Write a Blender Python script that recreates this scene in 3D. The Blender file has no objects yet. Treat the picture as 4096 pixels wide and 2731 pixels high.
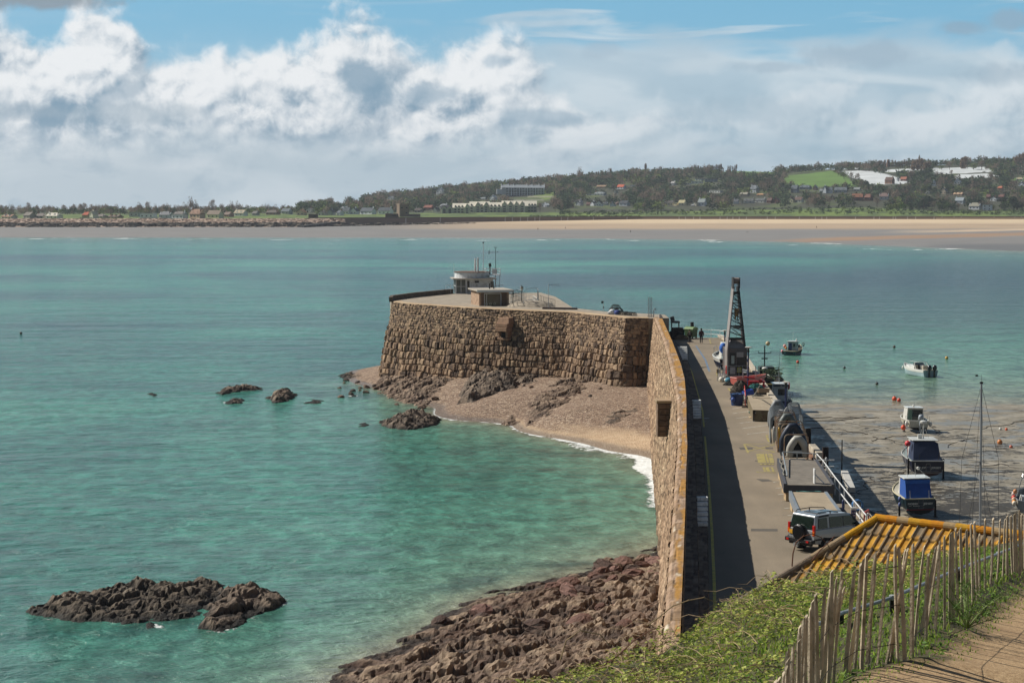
import bpy, math, random
import numpy as np
from mathutils import Vector, Matrix
R = math.radians
scene = bpy.context.scene
COL = scene.collection

# ------------------------------------------------------------------ camera, light, sky
CH, F, HY = 25.5, 1991.0, 202.0            # eye height, focal length in 1024-wide pixels, horizon row
PITCH = math.atan((341.4-HY)/F)
cam = bpy.data.cameras.new('camera'); camo = bpy.data.objects.new('camera', cam); COL.objects.link(camo)
camo.location = (0, 0, CH); camo.rotation_euler = (R(90)-PITCH, 0, 0)
cam.sensor_width = 36; cam.lens = F/1024*36; cam.clip_start = 0.5; cam.clip_end = 30000
scene.camera = camo
SUN_EL = 42.0; SX, SY = -0.92, 0.39        # horizontal direction towards the sun
sl = bpy.data.lights.new('sun', 'SUN'); sl.energy = 5.0; sl.angle = R(0.53); sl.color = (1.0, 0.94, 0.85)
so = bpy.data.objects.new('sun', sl); COL.objects.link(so)
sd = Vector((SX*math.cos(R(SUN_EL)), SY*math.cos(R(SUN_EL)), math.sin(R(SUN_EL))))
so.rotation_euler = sd.to_track_quat('Z', 'Y').to_euler()
scene.view_settings.view_transform = 'Standard'; scene.view_settings.look = 'None'
scene.view_settings.exposure = 0.14; scene.view_settings.gamma = 1

def lin(c):
    if isinstance(c, str):
        c = tuple(int(c[i:i+2], 16)/255 for i in (0, 2, 4))
    return tuple((x/12.92 if x <= .04045 else ((x+.055)/1.055)**2.4) for x in c[:3]) + (1.0,)

class NT:
    """small helper for wiring shader nodes"""
    def __init__(s, nt): s.nt = nt
    def n(s, typ, **kw):
        nd = s.nt.nodes.new(typ)
        for k, v in kw.items(): setattr(nd, k, v)
        return nd
    def put(s, sock, v):
        if isinstance(v, bpy.types.NodeSocket): s.nt.links.new(v, sock)
        elif v is not None: sock.default_value = v
    def math(s, op, a, b=None, c=None, clamp=False):
        nd = s.n('ShaderNodeMath', operation=op, use_clamp=clamp)
        s.put(nd.inputs[0], a)
        if b is not None: s.put(nd.inputs[1], b)
        if c is not None: s.put(nd.inputs[2], c)
        return nd.outputs[0]
    def mix(s, f, a, b, mode='MIX'):
        nd = s.n('ShaderNodeMix', data_type='RGBA', blend_type=mode)
        s.put(nd.inputs[0], f); s.put(nd.inputs[6], a); s.put(nd.inputs[7], b)
        return nd.outputs[2]
    def noise(s, vec, scale, detail=4, rough=.55, dist=0, dim='3D'):
        nd = s.n('ShaderNodeTexNoise', noise_dimensions=dim)
        s.put(nd.inputs['Vector'], vec); nd.inputs['Scale'].default_value = scale
        nd.inputs['Detail'].default_value = detail; nd.inputs['Roughness'].default_value = rough
        nd.inputs['Distortion'].default_value = dist
        return nd.outputs[0]
    def vor(s, vec, scale, feature='F1', out='Distance', rnd=1):
        nd = s.n('ShaderNodeTexVoronoi', feature=feature)
        s.put(nd.inputs['Vector'], vec); nd.inputs['Scale'].default_value = scale
        nd.inputs['Randomness'].default_value = rnd
        return nd.outputs[out]
    def smooth(s, v, a, b, lo=0, hi=1):
        nd = s.n('ShaderNodeMapRange', interpolation_type='SMOOTHSTEP')
        s.put(nd.inputs[0], v); s.put(nd.inputs[1], a); s.put(nd.inputs[2], b); s.put(nd.inputs[3], lo); s.put(nd.inputs[4], hi)
        return nd.outputs[0]
    def ramp(s, v, pts):
        nd = s.n('ShaderNodeValToRGB'); s.put(nd.inputs[0], v)
        e = nd.color_ramp.elements
        while len(e) < len(pts): e.new(.5)
        for k, (p, c) in enumerate(pts): e[k].position = p; e[k].color = c
        return nd.outputs[0]
    def mapping(s, vec, scale=(1, 1, 1), loc=(0, 0, 0), rot=(0, 0, 0)):
        nd = s.n('ShaderNodeMapping'); s.put(nd.inputs[0], vec)
        nd.inputs['Scale'].default_value = scale; nd.inputs['Location'].default_value = loc; nd.inputs['Rotation'].default_value = rot
        return nd.outputs[0]
    def comb(s, x, y, z):
        nd = s.n('ShaderNodeCombineXYZ')
        for i, v in enumerate((x, y, z)): s.put(nd.inputs[i], v)
        return nd.outputs[0]
    def bump(s, h, strength=.5, dist=.1, normal=None):
        nd = s.n('ShaderNodeBump'); s.put(nd.inputs['Height'], h)
        nd.inputs['Strength'].default_value = strength; nd.inputs['Distance'].default_value = dist
        if normal is not None: s.put(nd.inputs['Normal'], normal)
        return nd.outputs[0]

def build_world():
    w = bpy.data.worlds.new('World'); scene.world = w; w.use_nodes = True
    t = NT(w.node_tree); w.node_tree.nodes.clear()
    out = t.n('ShaderNodeOutputWorld'); bg = t.n('ShaderNodeBackground')
    sky = t.n('ShaderNodeTexSky', sky_type='NISHITA'); sky.sun_disc = False
    sky.sun_elevation = R(SUN_EL); sky.sun_rotation = math.atan2(SX, SY)
    sky.air_density = 1.0; sky.dust_density = .6; sky.ozone_density = 1.5
    g = t.n('ShaderNodeTexCoord').outputs['Generated']
    sp = t.n('ShaderNodeSeparateXYZ'); t.put(sp.inputs[0], g)
    ay = t.math('MAXIMUM', t.math('ABSOLUTE', sp.outputs[1]), .12)
    u = t.math('DIVIDE', sp.outputs[0], ay); v = t.math('DIVIDE', sp.outputs[2], ay)
    # u,v are tangents of bearing and height; 1 unit = 1991 picture pixels
    px = t.math('MULTIPLY_ADD', u, 1.991, .512); py = t.math('MULTIPLY', v, 1.991)   # thousands of px; py above horizon
    # node group: the cloud bank's thickness at a point
    grp = bpy.data.node_groups.new('cloud_bank', 'ShaderNodeTree')
    grp.interface.new_socket('V', in_out='INPUT', socket_type='NodeSocketVector')
    grp.interface.new_socket('D', in_out='OUTPUT', socket_type='NodeSocketFloat')
    q = NT(grp); gi = q.n('NodeGroupInput'); go = q.n('NodeGroupOutput')
    s2 = q.n('ShaderNodeSeparateXYZ'); q.put(s2.inputs[0], gi.outputs[0])
    x, y = s2.outputs[0], s2.outputs[1]
    tops = [(-.3, .19), (0, .172), (.05, .166), (.085, .185), (.12, .182), (.155, .158), (.2, .152), (.27, .152), (.31, .168), (.35, .181), (.385, .172), (.41, .150),
            (.46, .160), (.51, .158), (.55, .12), (.62, .09), (.70, .085), (.80, .105), (.9, .10), (1.0, .135), (1.3, .15)]
    fc = q.n('ShaderNodeFloatCurve'); q.put(fc.inputs['Value'], q.math('DIVIDE', q.math('ADD', x, .3), 1.6))
    c = fc.mapping.curves[0]
    while len(c.points) < len(tops): c.points.new(.5, .5)
    for p, (a, b) in zip(c.points, tops): p.location = ((a+.3)/1.6, b*4); p.handle_type = 'AUTO'
    fc.mapping.update()
    top = q.math('MULTIPLY', fc.outputs[0], .25)
    big = q.noise(q.mapping(gi.outputs[0], (1, 1.25, 1), (3.1, 1.7, .3)), 14, 2, .5, .4)
    bil = q.vor(q.mapping(gi.outputs[0], (1, 1.2, 1), (1, 2, 0)), 38, 'SMOOTH_F1')
    fine = q.noise(gi.outputs[0], 42, 7, .62, .35)
    d = q.math('MULTIPLY', q.math('SUBTRACT', top, y), 20)
    d = q.math('MINIMUM', d, 1.0)
    d = q.math('ADD', d, q.math('MULTIPLY', q.math('SUBTRACT', big, .5), 1.7))
    d = q.math('ADD', d, q.math('MULTIPLY', q.math('SUBTRACT', .42, bil), .55))
    d = q.math('ADD', d, q.math('MULTIPLY', q.math('SUBTRACT', fine, .5), .95))
    d = q.math('ADD', d, .10)
    q.put(go.inputs[0], d)
    def field(dx, dy):
        nd = t.n('ShaderNodeGroup'); nd.node_tree = grp
        t.put(nd.inputs[0], t.comb(t.math('ADD', px, dx), t.math('ADD', py, dy), 0)); return nd.outputs[0]
    f0 = field(0, 0); f1 = field(-.004, .006); f2 = field(-.013, .018)
    cov = t.smooth(f0, -.20, .40)
    cov = t.math('MULTIPLY', cov, t.smooth(px, .74, .46, .42, 1))
    lit = t.smooth(t.math('MULTIPLY_ADD', t.math('SUBTRACT', f0, f2), .55, t.math('SUBTRACT', f0, f1)), -.42, .52)
    # sky behind: blue aloft, milky towards the horizon and to the right
    milky = t.noise(t.mapping(t.comb(px, py, 0), (1, 3.4, 1)), 6, 4, .5, .6)
    hz = t.smooth(py, .19, .02)
    streak = t.noise(t.mapping(t.comb(px, py, 0), (1, 9, 1), (0, 0, 0), (0, 0, -.04)), 5, 5, .5, .8)
    blue = t.mix(1, sky.outputs[0], (.105, .105, .105, 1), 'MULTIPLY')
    blue = t.mix(.82, blue, lin('6fb2d6'))
    veil = t.math('MAXIMUM', t.smooth(streak, .50, .68, 0, .85), t.math('MULTIPLY', t.smooth(px, .40, .6), t.smooth(t.math('MULTIPLY_ADD', milky, .09, py), .215, .185)))
    veil = t.math('MULTIPLY', veil, t.smooth(px, .33, .5, .15, .95))
    blue = t.mix(veil, blue, t.mix(t.smooth(milky, .35, .65), lin('b3c8d6'), lin('cfdce4')))
    low = t.mix(t.smooth(px, 0, 1.0), lin('bccbd4'), lin('9dbaca'))
    low = t.mix(t.smooth(milky, .42, .64, 0, .55), low, lin('d6e0e6'))
    low = t.mix(t.smooth(t.noise(t.mapping(t.comb(px, py, 0), (1, 2.2, 1), (2, 5, 0)), 15, 5, .6, .5), .50, .66, 0, .40), low, lin('8fabbd'))
    base = t.mix(hz, blue, low)
    # cloud colour
    shade = t.mix(t.smooth(t.noise(t.comb(px, py, 0), 16, 4, .55, .3), .44, .60), lin('7d9bb1'), lin('b6c4cf'))
    ccol = t.mix(lit, shade, lin('edf0f2'))
    foot = t.smooth(t.math('MULTIPLY_ADD', milky, .05, py), .112, .05)     # the bank dissolves into rain haze below
    ccol = t.mix(foot, ccol, low)
    col = t.mix(cov, base, ccol)
    # a grey-blue shower cloud and its ragged right-hand neighbours
    def patch(cx, cy, rx, ry, colr, amt):
        nonlocal col
        dx = t.math('DIVIDE', t.math('SUBTRACT', px, cx), rx); dy = t.math('DIVIDE', t.math('SUBTRACT', py, cy), ry)
        r = t.math('SQRT', t.math('ADD', t.math('MULTIPLY', dx, dx), t.math('MULTIPLY', dy, dy)))
        r = t.math('ADD', r, t.math('MULTIPLY', t.math('SUBTRACT', t.noise(t.comb(px, py, 0), 30, 5, .6, .3), .5), 1.5))
        col = t.mix(t.smooth(r, 1.0, .35, 0, amt), col, lin(colr))
    for a in ((.045, .200, .11, .014, '8e9aa5', .9), (.37, .118, .050, .032, '7f9eb4', .85), (.425, .106, .045, .016, '8aa6ba', .7), (.545, .083, .07, .012, '8eaabd', .6),
              (.03, .09, .06, .012, '98acbb', .6), (.14, .088, .1, .014, 'a0b3c0', .55), (.50, .140, .03, .010, '96b2c6', .5), (.60, .150, .03, .012, 'a2b9ca', .5),
              (.86, .145, .07, .018, '98b0c2', .55), (.96, .172, .03, .010, '8fa9bd', .7), (1.0, .180, .03, .014, '93abbe', .7), (.77, .133, .05, .008, '9cb4c5', .6),
              (1.0, .125, .06, .016, '93adbf', .55), (.75, .09, .1, .02, '9db6c6', .5), (.86, .100, .06, .018, 'c3d3dd', .45), (.69, .135, .04, .014, 'cbd8e0', .5),
              (1.0, .150, .025, .014, 'cfdbe2', .5), (.70, .065, .03, .008, 'c8d6df', .45), (.92, .1, .03, .012, 'cdd9e0', .4)):
        patch(*a)
    # below the horizon: dull grey-green so the ground is not lit from beneath
    col = t.mix(t.smooth(py, -.01, -.06), col, lin('435255'))
    # high overhead and behind the viewer the sky is clear and deep blue
    high = t.mix(1, sky.outputs[0], (.043, .043, .043, 1), 'MULTIPLY')
    col = t.mix(t.math('MULTIPLY', t.smooth(sp.outputs[2], .12, .30), 1.0), col, high)
    back = t.mix(t.smooth(sp.outputs[2], -.02, .0), lin('39484a'), high)
    col = t.mix(t.smooth(sp.outputs[1], .45, .1), col, back)
    t.put(bg.inputs[0], col); bg.inputs[1].default_value = 0.93
    t.put(out.inputs[0], bg.outputs[0])
build_world()

# ------------------------------------------------------------------ geometry helpers
cp, sp_ = math.cos(PITCH), math.sin(PITCH)
def ray(px, py):
    v = -(py-341.4)/F; return ((px-512)/F, cp+v*sp_, -sp_+v*cp)
def at(px, py, z=0.0):                     # the point of the level plane z seen at that pixel
    a, b, c = ray(px, py); t = (z-CH)/c; return (a*t, b*t, z)
def atY(px, py, Y):                        # the point at forward distance Y seen at that pixel
    a, b, c = ray(px, py); t = Y/b; return (a*t, Y, CH+c*t)

def tag(o, label=None, cat=None, group=None, kind=None):
    if label: o['label'] = label
    if cat: o['category'] = cat
    if group: o['group'] = group
    if kind: o['kind'] = kind
    return o
def empty(name, loc=(0, 0, 0), rz=0, label=None, cat=None, group=None):
    o = bpy.data.objects.new(name, None); COL.objects.link(o); o.location = loc; o.rotation_euler = (0, 0, rz)
    o.empty_display_size = .2
    return tag(o, label, cat, group)
def copy_tree(o, parent=None):
    c = o.copy(); COL.objects.link(c); c.parent = parent
    for ch in list(o.children): copy_tree(ch, c)
    return c

class MB:
    """collects shapes, then links them as one mesh object"""
    def __init__(s): s.v = []; s.f = []; s.c = []; s.col = None; s.uv = None
    def color(s, c): s.col = lin(c) if isinstance(c, str) else c; return s
    def add(s, vs, fs):
        b = len(s.v); s.v += [tuple(p) for p in vs]; s.f += [tuple(i+b for i in f) for f in fs]
        if s.col is not None: s.c += [s.col]*len(vs)
        return s
    def box(s, c, d, rz=0, rx=0, ry=0, top=(1, 1)):
        x, y, z = (k/2 for k in d); vs = []
        for zz, t in ((-z, (1, 1)), (z, top)):
            for a, b in ((-x, -y), (x, -y), (x, y), (-x, y)): vs.append(Vector((a*t[0], b*t[1], zz)))
        m = Matrix.Rotation(rz, 3, 'Z') @ Matrix.Rotation(ry, 3, 'Y') @ Matrix.Rotation(rx, 3, 'X'); c = Vector(c)
        return s.add([m @ p + c for p in vs], [(3, 2, 1, 0), (4, 5, 6, 7), (0, 1, 5, 4), (1, 2, 6, 5), (2, 3, 7, 6), (3, 0, 4, 7)])
    def rod(s, p0, p1, r0, r1=None, n=8, cap=True):
        r1 = r0 if r1 is None else r1
        p0, p1 = Vector(p0), Vector(p1); d = p1-p0
        if d.length < 1e-6: return s
        qn = d.to_track_quat('Z', 'Y'); vs = []
        for p, r in ((p0, r0), (p1, r1)):
            for k in range(n):
                a = 2*math.pi*(k+.5)/n; vs.append(qn @ Vector((r*math.cos(a), r*math.sin(a), 0)) + p)
        fs = [(k, (k+1) % n, n+(k+1) % n, n+k) for k in range(n)]
        if cap: fs += [tuple(range(n-1, -1, -1)), tuple(range(n, 2*n))]
        return s.add(vs, fs)
    def tube(s, pts, r, n=6):
        rr = r if isinstance(r, (list, tuple)) else [r]*len(pts)
        pts = [Vector(p) for p in pts]; vs = []; m = len(pts); up = Vector((0, 0, 1))
        prev = None
        for k, p in enumerate(pts):
            d = (pts[min(k+1, m-1)]-pts[max(k-1, 0)]).normalized()
            if prev is None:
                a = d.cross(up); a = a if a.length > .05 else d.cross(Vector((1, 0, 0)))
            else: a = prev - d*prev.dot(d)
            a.normalize(); b = d.cross(a); prev = a
            for j in range(n):
                t = 2*math.pi*j/n; vs.append(p + a*(math.cos(t)*rr[k]) + b*(math.sin(t)*rr[k]))
        fs = [(k*n+j, k*n+(j+1) % n, (k+1)*n+(j+1) % n, (k+1)*n+j) for k in range(m-1) for j in range(n)]
        fs += [tuple(range(n-1, -1, -1)), tuple(range((m-1)*n, m*n))]
        return s.add(vs, fs)
    def loft(s, rings, closed=True, caps=True):
        n = len(rings[0]); vs = [p for r_ in rings for p in r_]; fs = []
        for k in range(len(rings)-1):
            for j in range(n if closed else n-1):
                fs.append((k*n+j, k*n+(j+1) % n, (k+1)*n+(j+1) % n, (k+1)*n+j))
        if caps and closed: fs += [tuple(range(n-1, -1, -1)), tuple(range((len(rings)-1)*n, len(rings)*n))]
        return s.add(vs, fs)
    def lathe(s, c, prof, n=14, axis=(0, 0, 1)):
        qn = Vector(axis).to_track_quat('Z', 'Y'); c = Vector(c)
        return s.loft([[qn @ Vector((r_*math.cos(2*math.pi*k/n), r_*math.sin(2*math.pi*k/n), h)) + c for k in range(n)] for r_, h in prof])
    def ball(s, c, r, sz=1, n=10, m=7):
        return s.lathe(c, [(max(.001, r*math.sin(math.pi*k/m)), -r*sz*math.cos(math.pi*k/m)) for k in range(m+1)], n)
    def prism(s, poly, z0, z1):
        n = len(poly)
        return s.add([(x, y, z0) for x, y in poly]+[(x, y, z1) for x, y in poly],
                     [tuple(range(n-1, -1, -1)), tuple(range(n, 2*n))]+[(k, (k+1) % n, n+(k+1) % n, n+k) for k in range(n)])
    def slab(s, outline, ax, t):              # polygon in 3-D pushed by vector t
        n = len(outline); t = Vector(t)
        return s.add([Vector(p) for p in outline]+[Vector(p)+t for p in outline],
                     [tuple(range(n-1, -1, -1)), tuple(range(n, 2*n))]+[(k, (k+1) % n, n+(k+1) % n, n+k) for k in range(n)])
    def quad(s, a, b, c, d): return s.add([a, b, c, d], [(0, 1, 2, 3)])
    def build(s, name, m, parent=None, smooth=False, bevel=0):
        me = bpy.data.meshes.new(name); me.from_pydata(s.v, [], s.f); me.materials.append(m)
        if s.c and len(s.c) == len(s.v):
            a = me.color_attributes.new('Col', 'FLOAT_COLOR', 'POINT'); a.data.foreach_set('color', np.array(s.c, 'f').ravel())
        if smooth: me.polygons.foreach_set('use_smooth', [True]*len(me.polygons))
        me.update()
        o = bpy.data.objects.new(name, me); COL.objects.link(o); o.parent = parent
        if bevel:
            b = o.modifiers.new('bevel', 'BEVEL'); b.width = bevel; b.segments = 2; b.limit_method = 'ANGLE'; b.angle_limit = R(40)
        return o

def np_mesh(name, V, Q, m, parent=None, colors=None, attrs=None, smooth=True):
    """mesh from numpy arrays of vertices and quads (or triangles)"""
    me = bpy.data.meshes.new(name); k = Q.shape[1]
    me.vertices.add(len(V)); me.vertices.foreach_set('co', np.asarray(V, 'f').ravel())
    me.loops.add(Q.size); me.loops.foreach_set('vertex_index', Q.astype('i').ravel())
    me.polygons.add(len(Q)); me.polygons.foreach_set('loop_start', np.arange(0, Q.size, k, dtype='i'))
    me.polygons.foreach_set('loop_total', np.full(len(Q), k, 'i'))
    me.polygons.foreach_set('use_smooth', np.full(len(Q), smooth))
    if colors is not None:
        a = me.color_attributes.new('Col', 'FLOAT_COLOR', 'POINT')
        c = np.ones((len(V), 4), 'f'); c[:, :3] = colors[:, :3]; a.data.foreach_set('color', c.ravel())
    for an, av in (attrs or {}).items():
        a = me.attributes.new(an, 'FLOAT', 'POINT'); a.data.foreach_set('value', np.asarray(av, 'f').ravel())
    me.materials.append(m); me.update(calc_edges=True); me.validate()
    o = bpy.data.objects.new(name, me); COL.objects.link(o); o.parent = parent
    return o
def grid_quads(nu, nv, flip=False):
    i = np.arange(nu*nv).reshape(nu, nv)
    q = np.stack([i[:-1, :-1], i[1:, :-1], i[1:, 1:], i[:-1, 1:]], -1).reshape(-1, 4)
    return q[:, ::-1] if flip else q

# numpy noise
def _h(ix, iy, seed):
    h = (ix.astype(np.int64)*374761393 + iy.astype(np.int64)*668265263 + seed*1442695041) & 0x7fffffff
    h = ((h ^ (h >> 13))*1274126177) & 0x7fffffff
    h = (h ^ (h >> 16)) & 0x7fffffff
    return (h % 100003)/100003.0
def vnoise(x, y, seed=0):
    ix = np.floor(x); iy = np.floor(y); fx = x-ix; fy = y-iy
    ux = fx*fx*fx*(fx*(fx*6-15)+10); uy = fy*fy*fy*(fy*(fy*6-15)+10)
    def g(dx, dy):
        a = _h(ix+dx, iy+dy, seed)*2*np.pi; return np.cos(a)*(fx-dx)+np.sin(a)*(fy-dy)
    return 1.4*((g(0, 0)*(1-ux)+g(1, 0)*ux)*(1-uy)+(g(0, 1)*(1-ux)+g(1, 1)*ux)*uy)
def fbm(x, y, oc=4, seed=0, gain=.5):
    s = 0; a = 1; t = 0
    for k in range(oc): s = s+a*vnoise(x*2**k+17*k, y*2**k-9*k, seed+k); t += a; a *= gain
    return s/t
def ridged(x, y, oc=4, seed=0, gain=.55):
    s = 0; a = 1; t = 0
    for k in range(oc): s = s+a*(1-2*np.abs(vnoise(x*2**k+5*k, y*2**k+3*k, seed+k))); t += a; a *= gain
    return s/t
def cells(x, y, seed=0):
    """voronoi: nearest cell's random value, distance to nearest and to second nearest"""
    ix = np.floor(x); iy = np.floor(y); d1 = np.full(x.shape, 9.); d2 = np.full(x.shape, 9.); idv = np.zeros(x.shape); id2 = np.zeros(x.shape)
    for dx in (-1, 0, 1):
        for dy in (-1, 0, 1):
            cx = ix+dx; cy = iy+dy
            d = np.hypot(cx+_h(cx, cy, seed)-x, cy+_h(cx, cy, seed+1)-y); m = d < d1
            d2 = np.where(m, d1, np.minimum(d2, d)); d1 = np.where(m, d, d1); idv = np.where(m, _h(cx, cy, seed+2), idv); id2 = np.where(m, _h(cx, cy, seed+3), id2)
    return idv, d1, d2, id2
def sstep(x, a, b): t = np.clip((x-a)/(b-a), 0, 1); return t*t*(3-2*t)
def lc(*cs): return np.array([lin(c)[:3] for c in cs])

# ------------------------------------------------------------------ materials
def new_mat(name):
    m = bpy.data.materials.new(name); m.use_nodes = True; t = NT(m.node_tree)
    return m, t, m.node_tree.nodes['Principled BSDF']
_M = {}
def mat(name, col, rough=.6, var=.18, scale=3.0, metal=0, bump=0, bscale=20, dirt=None, dscale=1.5, damt=.5, spec=.5, coat=0):
    """plain surface with mottling, optional dirt of its own colour and fine relief"""
    if name in _M: return _M[name]
    m, t, b = new_mat(name); oc = t.n('ShaderNodeTexCoord').outputs['Object']
    c = lin(col); n = t.noise(oc, scale, 5, .6)
    k = tuple(x*(1-var) for x in c[:3])+(1,); h = tuple(min(1, x*(1+var)) for x in c[:3])+(1,)
    cc = t.ramp(n, [(.3, k), (.7, h)])
    if dirt:
        dn = t.noise(oc, dscale, 6, .65, .5); cc = t.mix(t.smooth(dn, .48, .66, 0, damt), cc, lin(dirt))
    t.put(b.inputs['Base Color'], cc); b.inputs['Roughness'].default_value = rough; b.inputs['Metallic'].default_value = metal
    b.inputs['Specular IOR Level'].default_value = spec; b.inputs['Coat Weight'].default_value = coat
    if bump: t.put(b.inputs['Normal'], t.bump(t.noise(oc, bscale, 4, .6), bump, .02))
    _M[name] = m; return m
def attr_mat(name, rough=.85, var=.25, scale=6, bump=.5, bscale=12, bdist=.05, spec=.3, extra=None):
    """colour from the mesh's own paint/stone colours, mottled"""
    if name in _M: return _M[name]
    m, t, b = new_mat(name); oc = t.n('ShaderNodeTexCoord').outputs['Object']
    a = t.n('ShaderNodeAttribute', attribute_name='Col').outputs['Color']
    n = t.noise(oc, scale, 6, .65)
    cc = t.mix(1, a, t.ramp(n, [(.3, (1-var,)*3+(1,)), (.7, (1+var,)*3+(1,))]), 'MULTIPLY')
    if extra: cc = extra(t, oc, cc)
    t.put(b.inputs['Base Color'], cc); b.inputs['Roughness'].default_value = rough; b.inputs['Specular IOR Level'].default_value = spec
    if bump: t.put(b.inputs['Normal'], t.bump(t.noise(oc, bscale, 5, .65), bump, bdist))
    _M[name] = m; return m
def glass_mat(name='window_glass', col='1b2a30', rough=.08):
    if name in _M: return _M[name]
    m, t, b = new_mat(name); b.inputs['Base Color'].default_value = lin(col); b.inputs['Roughness'].default_value = rough
    b.inputs['Specular IOR Level'].default_value = .8; _M[name] = m; return m
# ------------------------------------------------------------------ sea bed, beaches, mud (structure)
def tps(ctrl):
    """smooth height field through control points given as (picture x, picture y, height)"""
    pts = np.array([at(a, b, c) for a, b, c in ctrl]); n = len(pts); X = pts[:, :2]/40
    r = np.linalg.norm(X[:, None]-X[None], axis=2); K = np.where(r > 0, r*r*np.log(r+1e-9), 0)+np.eye(n)*.002
    A = np.zeros((n+3, n+3)); A[:n, :n] = K; A[:n, n] = 1; A[:n, n+1:] = X; A[n, :n] = 1; A[n+1:, :n] = X.T
    w = np.linalg.solve(A, np.concatenate([pts[:, 2], [0, 0, 0]]))
    def f(x, y):
        x = np.asarray(x, float)/40; y = np.asarray(y, float)/40; z = w[n]+w[n+1]*x+w[n+2]*y
        for k in range(n):
            rr = (x-X[k, 0])**2+(y-X[k, 1])**2; z = z+w[k]*.5*rr*np.log(rr+1e-12)
        return z
    return f
cove_raw = tps([(386, 391, 0), (400, 397, 0), (435, 408, 0), (461, 420.5, 0), (514, 426, 0), (566, 440, 0), (610, 451, 0), (644, 456, 0), (652, 470, -.15),
    (391, 374, 1.3), (464, 376, 2.3), (553, 379, 3.0), (600, 382, 3.3), (640, 386, 3.2), (647, 402, 2.6), (648, 420, 1.7), (648, 438, .8),
    (500, 400, 1.7), (560, 410, 1.9), (600, 425, 1.2), (520, 415, .7), (440, 392, 1.1), (430, 385, 1.3),
    (340, 400, -1.4), (300, 450, -2.6), (430, 440, -1.3), (500, 455, -1.5), (570, 470, -1.3), (640, 500, -1.1), (500, 530, -2.5), (300, 550, -3.5), (200, 400, -4), (100, 500, -5), (380, 340, -3), (250, 330, -5),
    (0, 400, -5), (0, 600, -5), (200, 650, -3), (400, 560, -2), (600, 530, -1.3),
    (330, 684, 0), (400, 645, 0), (440, 625, 0), (475, 602, 0), (520, 590, 0), (560, 581, 0), (620, 562, 0), (650, 553, 0),
    (655, 600, 1.4), (655, 640, 2.6), (600, 620, 1.5), (560, 682, 2.8), (500, 660, 1.6), (450, 678, .8), (655, 700, 4.0), (600, 760, 5.5), (500, 760, 3.5), (400, 760, 2), (300, 760, 0)])
def cove_h(x, y):
    return cove_raw(x, y)
def mud_h(x, y):
    return (250-y)*.012 + .05*fbm(x/7, y/7, 3, 5) + np.clip((110-y)*.03, 0, 2)*.6

m, t, b = new_mat('cove_ground'); oc = t.n('ShaderNodeTexCoord').outputs['Object']
at_ = lambda n: t.n('ShaderNodeAttribute', attribute_name=n).outputs['Fac']
peb = t.vor(oc, 4.6, 'F1', 'Color'); pe2 = t.vor(oc, 11, 'F1', 'Color')
sep = t.n('ShaderNodeSeparateColor'); t.put(sep.inputs[0], peb); se2 = t.n('ShaderNodeSeparateColor'); t.put(se2.inputs[0], pe2)
shing = t.ramp(t.math('MULTIPLY_ADD', sep.outputs[0], .5, t.math('MULTIPLY', se2.outputs[1], .5)), [(.2, lin('54453a')), (.45, lin('846c58')), (.65, lin('a1886f')), (.85, lin('c9b8a4'))])
shing = t.mix(t.smooth(t.noise(oc, .5, 4), .4, .65, 0, .35), shing, lin('745b4b'))
sand = t.ramp(t.noise(oc, 1.2, 5), [(.3, lin('b5997a')), (.7, lin('cdb595'))])
gc = t.mix(at_('sand'), shing, sand)
gc = t.mix(at_('rock'), gc, t.ramp(t.noise(oc, 1.5, 6), [(.3, lin('3f322c')), (.7, lin('6d5a50'))]))
gc = t.mix(t.math('MULTIPLY', at_('wet'), .55), gc, lin('4d4238'))
t.put(b.inputs['Base Color'], gc); t.put(b.inputs['Roughness'], t.smooth(at_('wet'), 0, 1, .9, .35))
t.put(b.inputs['Normal'], t.bump(t.math('SUBTRACT', t.math('ADD', t.vor(oc, 4.6), t.vor(oc, 11)), 0), .8, .12))
M_COVE = m
def cove_mesh():
    X = np.arange(-46, 22, .36); Y = np.concatenate([np.arange(66, 160, .5), np.arange(160, 300, .6)])
    x, y = np.meshgrid(X, Y, indexing='ij'); z = cove_h(x, y)
    z += .10*fbm(x/3, y/3, 4, 3)*np.clip(z+.5, 0, 1); z -= .8*sstep(y, 158, 148)
    # a storm ridge of shingle below the wall
    sand = sstep(x, 2, 12)*sstep(z+.25*fbm(x/4, y/4, 3, 8), 1.25, .75)*sstep(y, 190, 200) + sstep(x, -4, 4)*sstep(z+.12*fbm(x/3, y/3, 3, 8), .55, .35)*sstep(y, 180, 195)
    wet = sstep(z+.08*fbm(x/2, y/2, 3, 9), .42, .16); rock = sstep(y, 150, 135)
    np_mesh('beach', np.stack([x, y, z], -1).reshape(-1, 3), grid_quads(len(X), len(Y)), M_COVE,
            attrs=dict(sand=np.clip(sand, 0, 1).ravel(), wet=wet.ravel(), rock=rock.ravel()))['kind'] = 'structure'
cove_mesh()

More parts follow.
